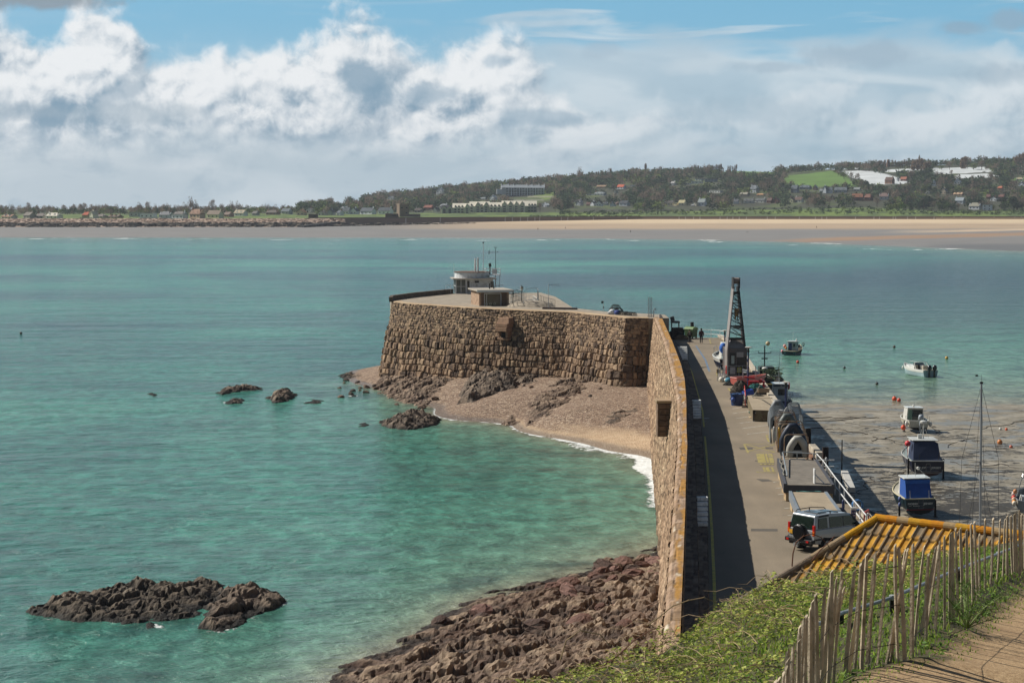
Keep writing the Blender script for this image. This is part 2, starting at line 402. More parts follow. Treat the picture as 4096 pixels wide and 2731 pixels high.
m, t, b = new_mat('mud_ground'); oc = t.n('ShaderNodeTexCoord').outputs['Object']
at_ = lambda n: t.n('ShaderNodeAttribute', attribute_name=n).outputs['Fac']
base = t.ramp(t.noise(oc, .35, 6, .62), [(.32, lin('706858')), (.5, lin('898272')), (.68, lin('a29b8c'))])
n1 = t.noise(t.mapping(oc, (1.0, 1.3, 1)), .75, 7, .68, .6); n2 = t.noise(oc, .13, 3)
wf = t.math('ADD', t.math('ADD', n1, t.math('MULTIPLY', t.math('SUBTRACT', n2, .5), .35)), t.math('MULTIPLY', at_('weed'), .14))
wf = t.math('ADD', wf, t.math('MULTIPLY', t.math('SUBTRACT', t.noise(oc, 2.2, 5, .75), .5), .30))
weed = t.smooth(wf, .566, .594)
wc = t.ramp(t.noise(oc, 4, 4), [(.35, lin('241f17')), (.65, lin('4a4232'))])
pud = t.smooth(t.noise(t.mapping(oc, (1, .8, 1), (9, 3, 0)), .22, 5, .6, .4), .50, .60)
base = t.mix(pud, base, lin('7d7a71'))
t.put(b.inputs['Base Color'], t.mix(weed, base, wc))
rr = t.mix(pud, (.62,)*3+(1,), (.38,)*3+(1,)); t.put(b.inputs['Roughness'], t.mix(weed, rr, (.55,)*3+(1,)))
b.inputs['Specular IOR Level'].default_value = .5
hh = t.math('ADD', t.math('MULTIPLY', weed, .8), t.math('MULTIPLY', t.math('MULTIPLY', t.noise(oc, 3, 5), t.math('SUBTRACT', 1, pud)), .35))
t.put(b.inputs['Normal'], t.bump(hh, .8, .16))
M_MUD = m
def mud_mesh():
    X = np.concatenate([np.arange(16, 70, .5), np.arange(70, 130, 2)]); Y = np.arange(40, 300, .7)
    x, y = np.meshgrid(X, Y, indexing='ij'); z = mud_h(x, y)
    weed = np.zeros_like(x)
    for (px, py, rx, ry, a) in ((975, 505, 9, 13, 1.0), (1005, 520, 7, 10, 1.0), (1024, 490, 10, 8, .9), (915, 515, 5, 6, .6), (900, 535, 6, 6, .5), (940, 480, 7, 6, .5), (990, 470, 8, 5, .35), (1010, 560, 8, 8, .8), (870, 470, 5, 7, .15), (960, 540, 8, 8, .5), (1000, 450, 12, 5, .25)):
        c = at(px, py, 1.2); weed = np.maximum(weed, a*np.exp(-((x-c[0])/rx)**2-((y-c[1])/ry)**2))
    weed += .15*sstep(y, 200, 150) - .25*sstep(y, 205, 245)
    z += .10*np.clip(weed+.6*fbm(x/2.5, y/2.5, 4, 4), 0, 1)
    np_mesh('mudflat', np.stack([x, y, z], -1).reshape(-1, 3), grid_quads(len(X), len(Y)), M_MUD, attrs=dict(weed=weed.ravel()))['kind'] = 'structure'
mud_mesh()

# ------------------------------------------------------------------ far shore
def prof(pts): a = np.array(pts, float); return lambda p: np.interp(p, a[:, 0], a[:, 1])
shoreY = prof([(-60, 237), (400, 237.3), (600, 238.3), (700, 239.6), (800, 242), (900, 246), (1024, 251), (1100, 254)])
wallY = prof([(-60, 1690), (300, 1690), (640, 1846), (1100, 1846)])
zbk = prof([(-60, 6.0), (300, 6.0), (640, 9.6), (1100, 9.6)])
y2p = prof([(-60, 214.5), (250, 213.5), (400, 213), (500, 212.6), (560, 212.2), (640, 212), (720, 210.5), (800, 208.6), (850, 207.6), (900, 209), (940, 211), (1100, 211)])
skyp = prof([(-60, 209.5), (300, 209), (330, 206), (360, 201), (400, 197), (450, 191), (512, 186), (560, 181.5), (620, 176.5), (690, 173.5), (740, 171.5), (780, 172.5), (815, 170.5), (850, 168.5), (880, 167.0), (920, 166), (960, 165), (1000, 163.5), (1100, 163)])
ZP = 11.4
def far_h(px, Y):
    ys = shoreY(px); Ys = CH*F/(ys-HY); Yw = wallY(px)
    beach = np.interp(Y, [0, 1], [0, 1])*0 + (Y-Ys)/(Yw-Ys)*zbk(px)
    beach = np.where(Y < Ys, (Y-Ys)*.01, beach)
    y2 = y2p(px); y3 = skyp(px)
    zl2 = CH-(y2-HY)*2150/F; zl3 = CH-(y3-HY)*3100/F
    s1 = np.clip((Y-Yw)/(2150-Yw), 0, 1); s2 = np.clip((Y-2150)/950, 0, 1)
    land = ZP+(zl2-ZP)*sstep(s1, .1, 1)
    land = np.where(Y > 2150, zl2+(zl3-zl2)*(s2**1.25*.6+sstep(s2, 0, 1)*.4), land)
    land = np.where(Y > 3100, zl3-(Y-3100)*.03, land)
    return np.where(Y < Yw-2, beach, np.where(Y < Yw, beach+(land-beach)*0, land))
def far_pt(px, py):
    """the land point seen at that picture position (marching away from the camera)"""
    Y = np.arange(1700, 3300, 4.); z = far_h(np.full(Y.shape, float(px)), Y); y = HY+(CH-z)*F/Y
    k = np.argmax(y <= py) if (y <= py).any() else len(Y)-1
    return ((px-512)*Y[k]/F, Y[k], z[k])
M_FAR = attr_mat('far_land', .95, .18, .03, 0)
M_FARSAND = attr_mat('far_sand', .75, .06, .02, 0, spec=.35)
def inpoly(x, y, poly):
    r = np.zeros(x.shape, bool); n = len(poly)
    for i in range(n):
        x1, y1 = poly[i]; x2, y2 = poly[(i+1) % n]
        c = ((y1 > y) != (y2 > y)) & (x < (x2-x1)*(y-y1)/(y2-y1+1e-9)+x1); r ^= c
    return r
def far_meshes():
    P_ = np.arange(-60, 1092, 2.5)
    t_ = np.linspace(0, 1, 90)
    p, tt = np.meshgrid(P_, t_, indexing='ij')
    Ys = CH*F/(shoreY(p)-HY); Yw = wallY(p); Y = (Ys-90)+(Yw-.5-Ys+90)*tt
    z = far_h(p, Y); z = np.where(Y >= Yw-2, zbk(p), z); yi = HY+(CH-z)*F/Y
    c = np.zeros(p.shape+(3,)); wet, dry, damp, bar, mid = lc('7f7d7a', 'cdb898', '9c8670', '9a8069', 'af9a80')
    n = fbm(p/55, yi/1.1, 4, 2); n2 = fbm(p/120, yi/2.2, 3, 6)
    k = sstep(yi+n*1.5, 230.5, 227.5)[..., None]*sstep(p, 350, 520)[..., None]
    c[:] = wet*(1+.10*n[..., None]); c = c*(1-k)+(mid*(1+.12*n[..., None]))*k
    k = (sstep(yi+n*1.2, 224.5, 222)*sstep(p, 420, 620))[..., None]; c = c*(1-k)+dry*k
    k = (sstep(np.abs(yi+n*.6-225.2), .5, .15)*sstep(n2, -.1, .2)*sstep(p, 450, 600))[..., None]*.6; c = c*(1-k)+damp*k
    # sand bar running down to the right
    ln = np.interp(p, [740, 850, 1024, 1100], [243, 238.5, 234, 233]); k = (sstep(np.abs(yi-ln+n), 2.6, .8)*sstep(p, 745, 830))[..., None]; c = c*(1-k)+bar*k
    ln = np.interp(p, [700, 1024, 1100], [236, 229.5, 228]); k = (sstep(np.abs(yi-ln+n*1.2), 1.6, .5)*sstep(p, 860, 980))[..., None]; c = c*(1-k)+lc('c4ae93')[0]*k
    dk = (sstep(yi, 242, 246)*sstep(p, 900, 960))[..., None]*.6; c = c*(1-dk)+lc('5a5f63')[0]*dk
    V = np.stack([(p-512)*Y/F, Y, z], -1).reshape(-1, 3)
    np_mesh('beach', V, grid_quads(len(P_), len(t_)), M_FARSAND, colors=c.reshape(-1, 3))['kind'] = 'structure'
    # land
    Yr = np.concatenate([np.linspace(0, 1, 50), np.linspace(1.01, 2, 110), np.array([2.2, 2.6, 3.5, 6])])
    p, tt = np.meshgrid(P_, Yr, indexing='ij'); Yw = wallY(p)
    Y = np.where(tt <= 1, Yw+(2150-Yw)*tt, 2150+(tt-1)*950); z = far_h(p, Y+.01); yi = HY+(CH-z)*F/Y
    z = z + np.where(Y > 2000, 1.2*fbm(p/20, Y/60, 3, 3), 0)
    green, green2, brown, dark, white, bright = lc('526238', '6a7d3c', '5d5240', '3f4232', 'c6cccd', '5c7a36')
    n = fbm(p/14, Y/35, 4, 1); n2 = fbm(p/40, Y/120, 3, 7)
    c = green*(1+.25*n[..., None]) + 0*green; k = sstep(n+n2, -.1, .2)[..., None]; c = c*(1-k)+green2*k
    k = (sstep(Y, 2080, 2180)*(1-.35*sstep(n2, 0, .3)))[..., None]; c = c*(1-k)+(dark*(1+.3*n[..., None]))*k
    for poly, col in (([(783, 184.5), (783, 176), (808, 173.5), (832, 171), (845, 175), (852, 184), (862, 187), (800, 186.5)], bright),
                      ([(785, 175.5), (800, 172), (832, 170.2), (830, 171.2), (800, 173.2)], green),
                      ([(836, 171.5), (858, 170.6), (876, 171.8), (893, 176.5), (908, 183), (900, 184.6), (868, 184.4), (850, 177)], white),
                      ([(824, 169.4), (860, 168.2), (862, 169.6), (838, 170.2)], white),
                      ([(720, 174.5), (722, 170.5), (775, 169), (776, 173.5), (745, 177)], bright), ([(612, 181), (614, 175), (668, 174), (670, 179)], bright),
                      ([(884, 172.5), (884, 170.2), (926, 168.0), (926, 171.8)], white), ([(931, 174.5), (931, 168.5), (984, 167.2), (982, 172.5), (955, 174)], white),
                      ([(950, 178), (958, 174.8), (985, 174.0), (1000, 176.5), (975, 179)], white), ([(985, 172.5), (985, 168.8), (1024, 166.5), (1040, 171)], white),
                      ([(1008, 181), (1016, 177.5), (1050, 176), (1050, 182)], bright), ([(533, 195.5), (540, 192), (560, 191), (556, 197), (545, 200)], green2),
                      ([(490, 205), (520, 201), (535, 203), (520, 206)], green2)):
        mm = inpoly(p, yi, poly); c[mm] = col*(1+.08*n[mm][:, None])
    np_mesh('hills', np.stack([(p-512)*Y/F, Y, z], -1).reshape(-1, 3), grid_quads(len(P_), len(Yr)), M_FAR, colors=c.reshape(-1, 3))['kind'] = 'structure'
far_meshes()

# ------------------------------------------------------------------ rocks
M_ROCK = attr_mat('rock', .72, .4, 3.0, 1.0, 6, .16, spec=.3)
ROCKS = []      # outlines in the world, for foam
def rock_patch(outline, h, name='rock_outcrop', label=None, cat='rock', group=None, z0=0., res=.22, seed=1, tone=0, kind=None, base=None, strike=.5, ruff=1.0, edge=.7):
    pts = [at(a, b, z0)[:2] for a, b in outline]; xs = [q[0] for q in pts]; ys = [q[1] for q in pts]
    if z0 < .3: ROCKS.append(pts)
    X = np.arange(min(xs)-1.5, max(xs)+1.5, res); Y = np.arange(min(ys)-2.5, max(ys)+2.5, res*1.5)
    x, y = np.meshgrid(X, Y, indexing='ij')
    wx = x+.9*fbm(x/1.6, y/1.6, 3, seed+5); wy = y+1.4*fbm(x/1.6, y/2, 3, seed+9)
    ins = inpoly(wx, wy, pts); d = np.full(x.shape, 1e9)
    for i in range(len(pts)):
        (x1, y1), (x2, y2) = pts[i], pts[(i+1) % len(pts)]; L = (x2-x1)**2+(y2-y1)**2+1e-9
        u = np.clip(((wx-x1)*(x2-x1)+(wy-y1)*(y2-y1))/L, 0, 1); d = np.minimum(d, np.hypot(wx-x1-u*(x2-x1), (wy-y1-u*(y2-y1))*.8))
    d = np.where(ins, d, -d)
    g = base(x, y) if base else np.zeros(x.shape)
    a = x*math.cos(strike)+y*math.sin(strike); b_ = -x*math.sin(strike)+y*math.cos(strike)
    cid, d1, d2, c2 = cells(a/2.4+.3*fbm(x, y, 2, 3), b_/1.3, seed); cid2, e1, e2, _ = cells(a/.8, b_/.5, seed+4)
    crack = np.clip((d2-d1)/.22, 0, 1); crack2 = np.clip((e2-e1)/.3, 0, 1)
    rel = (cid-.45)*1.25+(c2-.5)*.9*(d2-d1) + ruff*(.50*(cid2-.5)+.35*ridged(a/1.8, b_/.8, 6, seed+2, .62)) - .45*(1-crack)-.28*(1-crack2)
    prof_ = 1-np.exp(-np.clip(d, 0, 99)/edge)
    z = g + h*prof_*(.50+.45*fbm(x/4, y/4, 2, seed+7)) + rel*min(h, 1.0)*.60*prof_+.10*ridged(x/.5, y/.5, 3, seed+31)*prof_ + np.where(d < 0, d*1.2, 0)-.05
    keep = (d > -.7)
    q = grid_quads(len(X), len(Y)); kq = keep.ravel()[q].all(1); q = q[kq]
    used = np.unique(q); rm = np.full(x.size, -1); rm[used] = np.arange(len(used)); q = rm[q]
    pal = lc('2e2720', '51453a', '766656', '8e7d6a') if not tone else (lc('382d25', '635042', '84705d', '9d8873') if tone == 1 else lc('2b2620', '493f34', '685c4c', '7f7261'))
    f = np.clip(.5+.55*(cid2-.5)+.35*(cid-.5)+.35*fbm(x/1.5, y/1.5, 4, seed+3)+.12*(z-g-h*.5), 0, .999)*3
    i0 = f.astype(int); c = pal[i0]+(pal[np.minimum(i0+1, 3)]-pal[i0])*(f-i0)[..., None]
    c *= (.55+.45*crack)[..., None]
    low = sstep(z-g+.15*fbm(x, y, 2, 4), .38, .12)[..., None]*(z0 < .3)
    c = c*(1-low)+lc('1f1c16')[0]*low
    V = np.stack([x, y, z], -1).reshape(-1, 3)[used]
    o = np_mesh(name, V, q, M_ROCK, colors=c.reshape(-1, 3)[used], smooth=False)
    tag(o, label, cat, group, kind); return o
k_ = .4354
def O(*pts): return [(a*k_, b*k_) for a, b in pts]
rock_patch(O((58, 1402), (100, 1385), (180, 1372), (240, 1352), (330, 1340), (400, 1352), (470, 1338), (520, 1345), (500, 1378), (455, 1400), (470, 1408), (440, 1420), (340, 1428), (240, 1430), (140, 1424), (80, 1416)), 1.0,
           label='large dark barnacled rock island in the open water at lower left', seed=11, res=.16, tone=2)
rock_patch(O((462, 1445), (470, 1408), (480, 1380), (520, 1352), (590, 1345), (648, 1365), (652, 1385), (600, 1408), (560, 1432), (515, 1450)), 1.0,
           label='brown slanting rock slab joined to the right end of the large rock island', seed=15, res=.16, strike=.9)
rock_patch(O((330, 1438), (360, 1430), (375, 1440), (350, 1448)), .45, label='small brown rock at the foot of the gap in the rock island', seed=12, res=.14)
rock_patch(O((873, 972), (900, 965), (935, 950), (975, 952), (1012, 965), (1000, 978), (940, 988), (885, 982)), 1.5, label='pointed dark rock standing in shallow water beside the cove beach', seed=21, res=.18)
rock_patch(O((612, 915), (640, 900), (665, 897), (684, 910), (660, 922), (625, 926)), 1.2, label='jagged rock with two humps well off the pier head corner', seed=22, res=.18)
rock_patch(O((495, 903), (525, 892), (570, 890), (612, 890), (600, 896), (555, 899), (510, 907)), .8, label='long low reef breaking the surface left of the pier head', seed=23, res=.18)
rock_patch(O((513, 924), (530, 917), (562, 918), (555, 926), (525, 930)), .6, label='small flat rock in front of the long low reef', seed=24, res=.18)
rock_patch(O((336, 906), (348, 900), (360, 905), (352, 911)), .5, label='lone small rock, outermost of the reefs left of the pier', seed=25, res=.18)
rock_patch(O((803, 910), (812, 903), (818, 909), (810, 914)), .5, label='single small rock between the reefs and the beach corner', seed=26, res=.16)
rock_patch(O((817, 980), (835, 968), (850, 972), (840, 982)), .4, label='low wave-washed rock left of the pointed dark rock', seed=27, res=.16)
rock_patch(O((775, 862), (800, 857), (830, 862), (860, 870), (850, 878), (815, 872), (785, 869)), .7, label='line of low rocks at the outer foot of the pier head', seed=28, res=.18)
rock_patch(O((700, 925), (720, 915), (745, 920), (730, 930)), .3, label='awash rock right of the two-humped jagged rock', seed=29, res=.18)
gb = lambda dz: (lambda x, y: cove_h(x, y)-dz)
rock_patch(O((845, 885), (860, 868), (890, 858), (950, 862), (1030, 864), (1045, 890), (1000, 905), (985, 925), (930, 915), (880, 905)), .8, z0=.9, base=gb(.15), label='broad ledge of brown rock around the outer foot of the pier head wall', seed=31, res=.2, tone=1)
rock_patch(O((1050, 903), (1060, 885), (1095, 865), (1130, 857), (1160, 862), (1200, 880), (1190, 895), (1130, 902), (1080, 908)), 1.6, z0=2, base=gb(.1), label='tall ribbed rock mound leaning against the pier head wall', seed=32, res=.2)
rock_patch(O((1180, 880), (1210, 868), (1250, 872), (1230, 884), (1195, 888)), .9, z0=2.4, base=gb(.1), label='dark low rock at the wall foot right of the tall mound', seed=33, res=.2)
rock_patch(O((1198, 952), (1205, 925), (1260, 905), (1320, 890), (1356, 896), (1345, 918), (1300, 935), (1260, 948)), .7, z0=1.7, base=gb(.15), label='layered brown rock outcrop in the middle of the shingle beach', seed=34, res=.18, tone=1)
rock_patch(O((1145, 958), (1160, 945), (1185, 948), (1195, 958), (1165, 963)), .7, z0=.9, base=gb(.1), label='small rock cluster below the layered beach outcrop', seed=35, res=.16, tone=1)
rock_patch(O((1358, 985), (1400, 976), (1460, 972), (1487, 978), (1450, 984), (1400, 990)), .35, z0=.6, base=gb(.08), label='thin flat strip of rock across the sand near the pier wall', seed=36, res=.16)
rock_patch(O((1418, 1034), (1440, 1024), (1486, 1026), (1490, 1034), (1450, 1038)), .5, z0=.1, label='dark rock at the water edge beside the pier wall', seed=37, res=.16)
# the rocky foreshore below the cliff (structure) and its boulders
def foreshore():
    X = np.arange(-26, 13, .17); Y = np.arange(66, 158, .26); x, y = np.meshgrid(X, Y, indexing='ij')
    g = cove_h(x, y); st = .55; a = x*math.cos(st)+y*math.sin(st); b_ = -x*math.sin(st)+y*math.cos(st)
    w = .8*fbm(x/2, y/2.4, 3, 77)
    cid, d1, d2, c2 = cells(a/3.1+w, b_/1.7, 41); id2, e1, e2, _ = cells(a/1.15+w, b_/.8, 43); id3, f1, f2, _ = cells(x/.55, y/.7, 47)
    rel = (cid-.35)*1.2+(c2-.5)*1.1*(d2-d1)+.62*(id2-.5)+.22*(id3-.5)+.45*ridged(a/2.2, b_/.9, 6, 49, .62)-.4*(1-np.clip((d2-d1)/.2, 0, 1))-.28*(1-np.clip((e2-e1)/.25, 0, 1))
    z = g-.02+(rel*.50+.16*ridged(x/.7, y/.6, 4, 91))*np.clip(.45+g*.9, .12, 1)
    pal = lc('30261f', '58463a', '7b6655', '9b866f')
    f = np.clip(.5+.6*(id2-.5)+.4*(cid-.5)+.4*fbm(x/2, y/2, 4, 53)+.12*rel, 0, .999)*3; i0 = f.astype(int); c = pal[i0]+(pal[np.minimum(i0+1, 3)]-pal[i0])*(f-i0)[..., None]
    c *= (.5+.5*np.clip((e2-e1)/.25, 0, 1))[..., None]
    low = sstep(z, .4, .1)[..., None]; c = c*(1-low)+lc('2b2119')[0]*low
    wd = (sstep(fbm(x/5, y/5, 3, 61), .12, .3)*sstep(z, 1.6, .8))[..., None]*.6; c = c*(1-wd)+lc('4a3020')[0]*wd
    keep = (g > -.75); q = grid_quads(len(X), len(Y)); q = q[keep.ravel()[q].all(1)]; used = np.unique(q); rm = np.full(x.size, -1); rm[used] = np.arange(len(used))
    np_mesh('rocky_foreshore', np.stack([x, y, z], -1).reshape(-1, 3)[used], rm[q], M_ROCK, colors=c.reshape(-1, 3)[used], smooth=False)['kind'] = 'structure'
foreshore()
def boulder(name, c, r, seed, tone, label, group, flat=.7):
    rs = np.random.RandomState(seed); o = MB(); n, mm = 9, 6
    nx, ny, nz = rs.randn(7), rs.randn(7), rs.randn(7); L = np.sqrt(nx**2+ny**2+nz**2); cut = .62+.3*rs.rand(7)
    rings = []
    for k in range(mm+1):
        th = math.pi*k/mm; row = []
        for j in range(n):
            ph = 2*math.pi*j/n+.3*k; v = Vector((math.sin(th)*math.cos(ph), math.sin(th)*math.sin(ph), -math.cos(th))); s = 1.0
            for i in range(7):
                dd = (v.x*nx[i]+v.y*ny[i]+v.z*nz[i])/L[i]
                if dd > cut[i]: s = min(s, cut[i]/dd)
            row.append((v.x*s*r, v.y*s*r*1.2, v.z*s*r*flat))
        rings.append(row)
    o.color(tone); o.loft(rings); ob = o.build(name, M_ROCK); ob.location = c; ob.rotation_euler = (rs.rand()*.6, rs.rand()*.6, rs.rand()*6)
    return tag(ob, label, 'rock', group)
rs = np.random.RandomState(5)
for k in range(46):
    if k < 22: px, py = rs.uniform(600, 656), rs.uniform(556, 585)
    elif k < 34: px, py = rs.uniform(545, 610), rs.uniform(578, 600)
    else: px, py = rs.uniform(430, 640), rs.uniform(605, 660)
    p = at(px, py, .6); z = float(cove_h(p[0], p[1]))
    if z < -.5: continue
    boulder('boulder', (p[0], p[1], z+.15), rs.uniform(.35, .95), 100+k, ('6d4f43', '84655a', '503d34', '76604f')[k % 4], 'loose angular brown boulder on the rocky foreshore beside the pier wall', 'loose boulders on the foreshore')

for k in range(34):
    if k < 16: px, py, r, lab, gr = rs.uniform(338, 384), rs.uniform(371, 392), rs.uniform(.25, .6), 'small dark rock in the shallows off the corner of the pier head', 'small rocks off the pier head'
    elif k < 26: px, py, r, lab, gr = rs.uniform(505, 600), rs.uniform(392, 418), rs.uniform(.18, .42), 'small stone strewn on the shingle around the layered outcrop', 'small stones on the shingle'
    else: px, py, r, lab, gr = rs.uniform(390, 440), rs.uniform(384, 402), rs.uniform(.3, .6), 'angular rock on the shore ledge under the pier head', 'angular rocks under the pier head'
    p = at(px, py, .8); z = float(cove_h(p[0], p[1])); boulder('rock' if k < 16 else 'stone' if k < 26 else 'boulder', (p[0], p[1], max(z, -.1)+r*.2), r, 300+k, ('463a30', '6d5a4b', '80695a')[k % 3], lab, gr)
# ------------------------------------------------------------------ water
m, t, b = new_mat('sea'); oc = t.n('ShaderNodeTexCoord').outputs['Object']
at_ = lambda n: t.n('ShaderNodeAttribute', attribute_name=n).outputs['Fac']
big = t.noise(t.mapping(oc, (.0020, .0085, 1), (0, 0, 0), (0, 0, .06)), 1.0, 4, .6, .5)
mid = t.noise(t.mapping(oc, (.016, .010, 1)), 1.0, 5, .6, .5)
fin = t.noise(t.mapping(oc, (.10, .16, 1)), 1, 5, .6, .3)
mixv = t.math('ADD', t.math('MULTIPLY', big, .55), t.math('ADD', t.math('MULTIPLY', mid, .3), t.math('MULTIPLY', fin, .15)))
deep = t.ramp(mixv, [(.40, lin('11444d')), (.47, lin('1b5f58')), (.53, lin('297868')), (.62, lin('419077'))])
deep = t.mix(at_('dark'), deep, lin('1c3a46'))  # dark bands: cloud shadow and depth put into the water colour
rip = t.math('MULTIPLY_ADD', t.noise(t.mapping(oc, (.55, .30, 1), rot=(0, 0, .12)), 1, 7, .74, .4), 1.25, -.125)  # ripples' light crests and dark troughs, put into the colour below
sh = t.mix(at_('shallow'), deep, t.mix(at_('sandy'), lin('62907c'), lin('8c8771')))
weedy = t.math('MULTIPLY', t.smooth(t.noise(t.mapping(oc, (.07, .07, 1), (4, 8, 0)), 1, 5, .6, .6), .52, .64), t.smooth(at_('shallow'), .15, .5))
sh = t.mix(t.math('MULTIPLY', weedy, .6), sh, lin('35534d'))
sh = t.mix(1, sh, t.ramp(rip, [(.32, (.62,)*3+(1,)), (.5, (.98,)*3+(1,)), (.66, (1.5,)*3+(1,))]), 'MULTIPLY')
fn = t.noise(t.mapping(oc, (1, 1, 1)), .9, 7, .72, 1.2); fn2 = t.vor(oc, 1.4, 'DISTANCE_TO_EDGE')
foam = t.smooth(t.math('ADD', at_('foam'), t.math('MULTIPLY', t.math('SUBTRACT', fn, .5), 1.3)), .52, .66)
foam = t.math('MULTIPLY', foam, t.smooth(at_('foam'), .12, .4))
caps = t.math('MULTIPLY', t.smooth(t.noise(t.mapping(oc, (.035, .02, 1), (7, 1, 0)), 1, 7, .7, .4), .60, .64), at_('surf'))
foam = t.math('MAXIMUM', foam, caps)
t.put(b.inputs['Base Color'], t.mix(foam, sh, lin('e8ecea')))
t.put(b.inputs['Roughness'], t.mix(foam, (.16,)*3+(1,), (.7,)*3+(1,)))
b.inputs['IOR'].default_value = 1.33; b.inputs['Specular IOR Level'].default_value = .30
w1 = t.noise(t.mapping(oc, (.55, 1.0, 1), rot=(0, 0, .25)), .55, 6, .60, .5); w2 = t.noise(t.mapping(oc, (.8, 1.3, 1), rot=(0, 0, -.3)), 2.6, 4, .6)
w3 = t.noise(t.mapping(oc, (.05, .11, 1), rot=(0, 0, .15)), 1, 3, .5)
hgt = t.math('ADD', t.math('MULTIPLY', w1, 1.0), t.math('ADD', t.math('MULTIPLY', w2, .22), t.math('MULTIPLY', w3, 2.2)))
t.put(b.inputs['Normal'], t.bump(t.math('ADD', hgt, t.math('MULTIPLY', foam, .2)), 1.0, .8))
M_SEA = m
def water_mesh():
    Y = 42*np.exp(np.linspace(0, math.log(1800/42), 620)); U = np.linspace(-1, 1, 420)
    u, y = np.meshgrid(U, Y, indexing='ij'); x = u*(.31*y+22)
    wx_in = np.interp(y, WALL_Y, WALL_XO)
    left = (x < wx_in-.3)
    near = (y < 300)
    hl = np.full(x.shape, -6.); m1 = near & (x > -70) & (x < 24); hl[m1] = cove_h(x[m1], y[m1])
    fade = sstep(x, -70, -30)*sstep(y, 300, 275); hl = -6+(hl+6)*fade
    hr = (250-y)*.012; isr = (x > 17)
    h = np.where(isr, np.maximum(hr, -6), hl)
    h = np.where(isr & (y > 250), -((y-250)*.016), h)
    px = 512+x*F/y; Ys = CH*F/(shoreY(px)-HY); dfar = (Ys-y)
    h = np.where(y > 600, np.maximum(h, -dfar*.012), h)
    d = np.clip(-h, 0, 20)
    shallow = np.where(y < 600, np.exp(-d/2.5), np.exp(-d/1.9))+.12*np.exp(-d/6)
    sandy = np.where(isr, np.exp(-d/.45), np.exp(-d/.5)); sandy = np.where(y > 600, np.exp(-d/.9), sandy)
    surf = np.where((y > 600), np.exp(-((d-.75)/.55)**2)+.9*np.exp(-(d/.3)**2), 0)
    foam = np.where(~isr & (y < 300), np.exp(-(d/(.13+.24*sstep(x, -2, 6)))**2)*(.78+.5*fbm(x/3, y/4, 3, 14)), 0)*sstep(x, -16, -8)
    foam = foam*np.where(y < 160, .35, 1) + np.where(~isr & (np.abs(x-(wx_in-1.2)) < 2.2) & (y > 165) & (y < 205), .75*(1-np.abs(x-(wx_in-1.2))/2.2), 0)
    foam += np.where(~isr & (y < 300) & (y > 170), .55*np.exp(-((d-.42)/.10)**2)*sstep(fbm(x/5, y/8, 3, 4), .0, .3), 0)
    for pts in ROCKS:
        cx = np.mean([q[0] for q in pts]); cy = np.mean([q[1] for q in pts]); r = max(max(abs(q[0]-cx) for q in pts), max(abs(q[1]-cy) for q in pts))+4
        mm = (np.abs(x-cx) < r) & (np.abs(y-cy) < r)
        if not mm.any(): continue
        xx, yy = x[mm], y[mm]; dd = np.full(xx.shape, 9.)
        for i in range(len(pts)):
            (x1, y1), (x2, y2) = pts[i], pts[(i+1) % len(pts)]; L = (x2-x1)**2+(y2-y1)**2+1e-9
            q = np.clip(((xx-x1)*(x2-x1)+(yy-y1)*(y2-y1))/L, 0, 1); dd = np.minimum(dd, np.hypot(xx-x1-q*(x2-x1), yy-y1-q*(y2-y1)))
        foam[mm] = np.maximum(foam[mm], .66*np.exp(-dd/.9)*(.75+.6*fbm(xx/4, yy/5, 2, 3))); shallow[mm] = np.maximum(shallow[mm], .40*np.exp(-dd/2.5))
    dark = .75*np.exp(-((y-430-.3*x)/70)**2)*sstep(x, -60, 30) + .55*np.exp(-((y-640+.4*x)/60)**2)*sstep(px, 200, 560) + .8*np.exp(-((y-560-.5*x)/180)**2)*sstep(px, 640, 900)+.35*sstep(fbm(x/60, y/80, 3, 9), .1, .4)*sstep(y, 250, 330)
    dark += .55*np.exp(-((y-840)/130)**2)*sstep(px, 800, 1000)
    z = .05*fbm(x/6, y/3, 3, 5)*(y < 400)
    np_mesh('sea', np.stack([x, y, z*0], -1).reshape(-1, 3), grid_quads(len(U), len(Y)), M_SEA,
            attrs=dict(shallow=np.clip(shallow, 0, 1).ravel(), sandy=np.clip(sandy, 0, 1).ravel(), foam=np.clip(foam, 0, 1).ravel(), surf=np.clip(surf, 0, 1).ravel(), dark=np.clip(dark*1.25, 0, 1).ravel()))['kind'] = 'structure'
# ------------------------------------------------------------------ the stone pier
ZT, ZD = 11.5, 8.5
o_px = [(655, 318.5), (663.4, 339), (668.8, 359), (673.2, 379), (677.5, 400), (678.2, 444.6), (675.4, 478), (673.6, 511), (670, 556), (664.9, 623), (659, 700)]
i_px = [(661.9, 318.5), (672.3, 342.2), (680.5, 364), (684.2, 378.8), (685.9, 400), (686, 444), (685.4, 478), (684.2, 511), (682.9, 556), (679.6, 623), (676, 700)]
op = sorted([at(a, b, ZT) for a, b in o_px], key=lambda q: q[1]); ip = sorted([at(a, b, ZT) for a, b in i_px], key=lambda q: q[1])
WALL_Y = np.array([q[1] for q in op]); WALL_XO = np.array([q[0] for q in op]); WI_Y = np.array([q[1] for q in ip]); WALL_XI = np.array([q[0] for q in ip])
def wo(y): return np.interp(y, WALL_Y, WALL_XO)
def wi(y): return np.maximum(np.interp(y, WI_Y, WALL_XI), wo(y)+.5)
M_STONE = attr_mat('pier_stone', .9, .22, 5, .55, 9, .05, spec=.2)
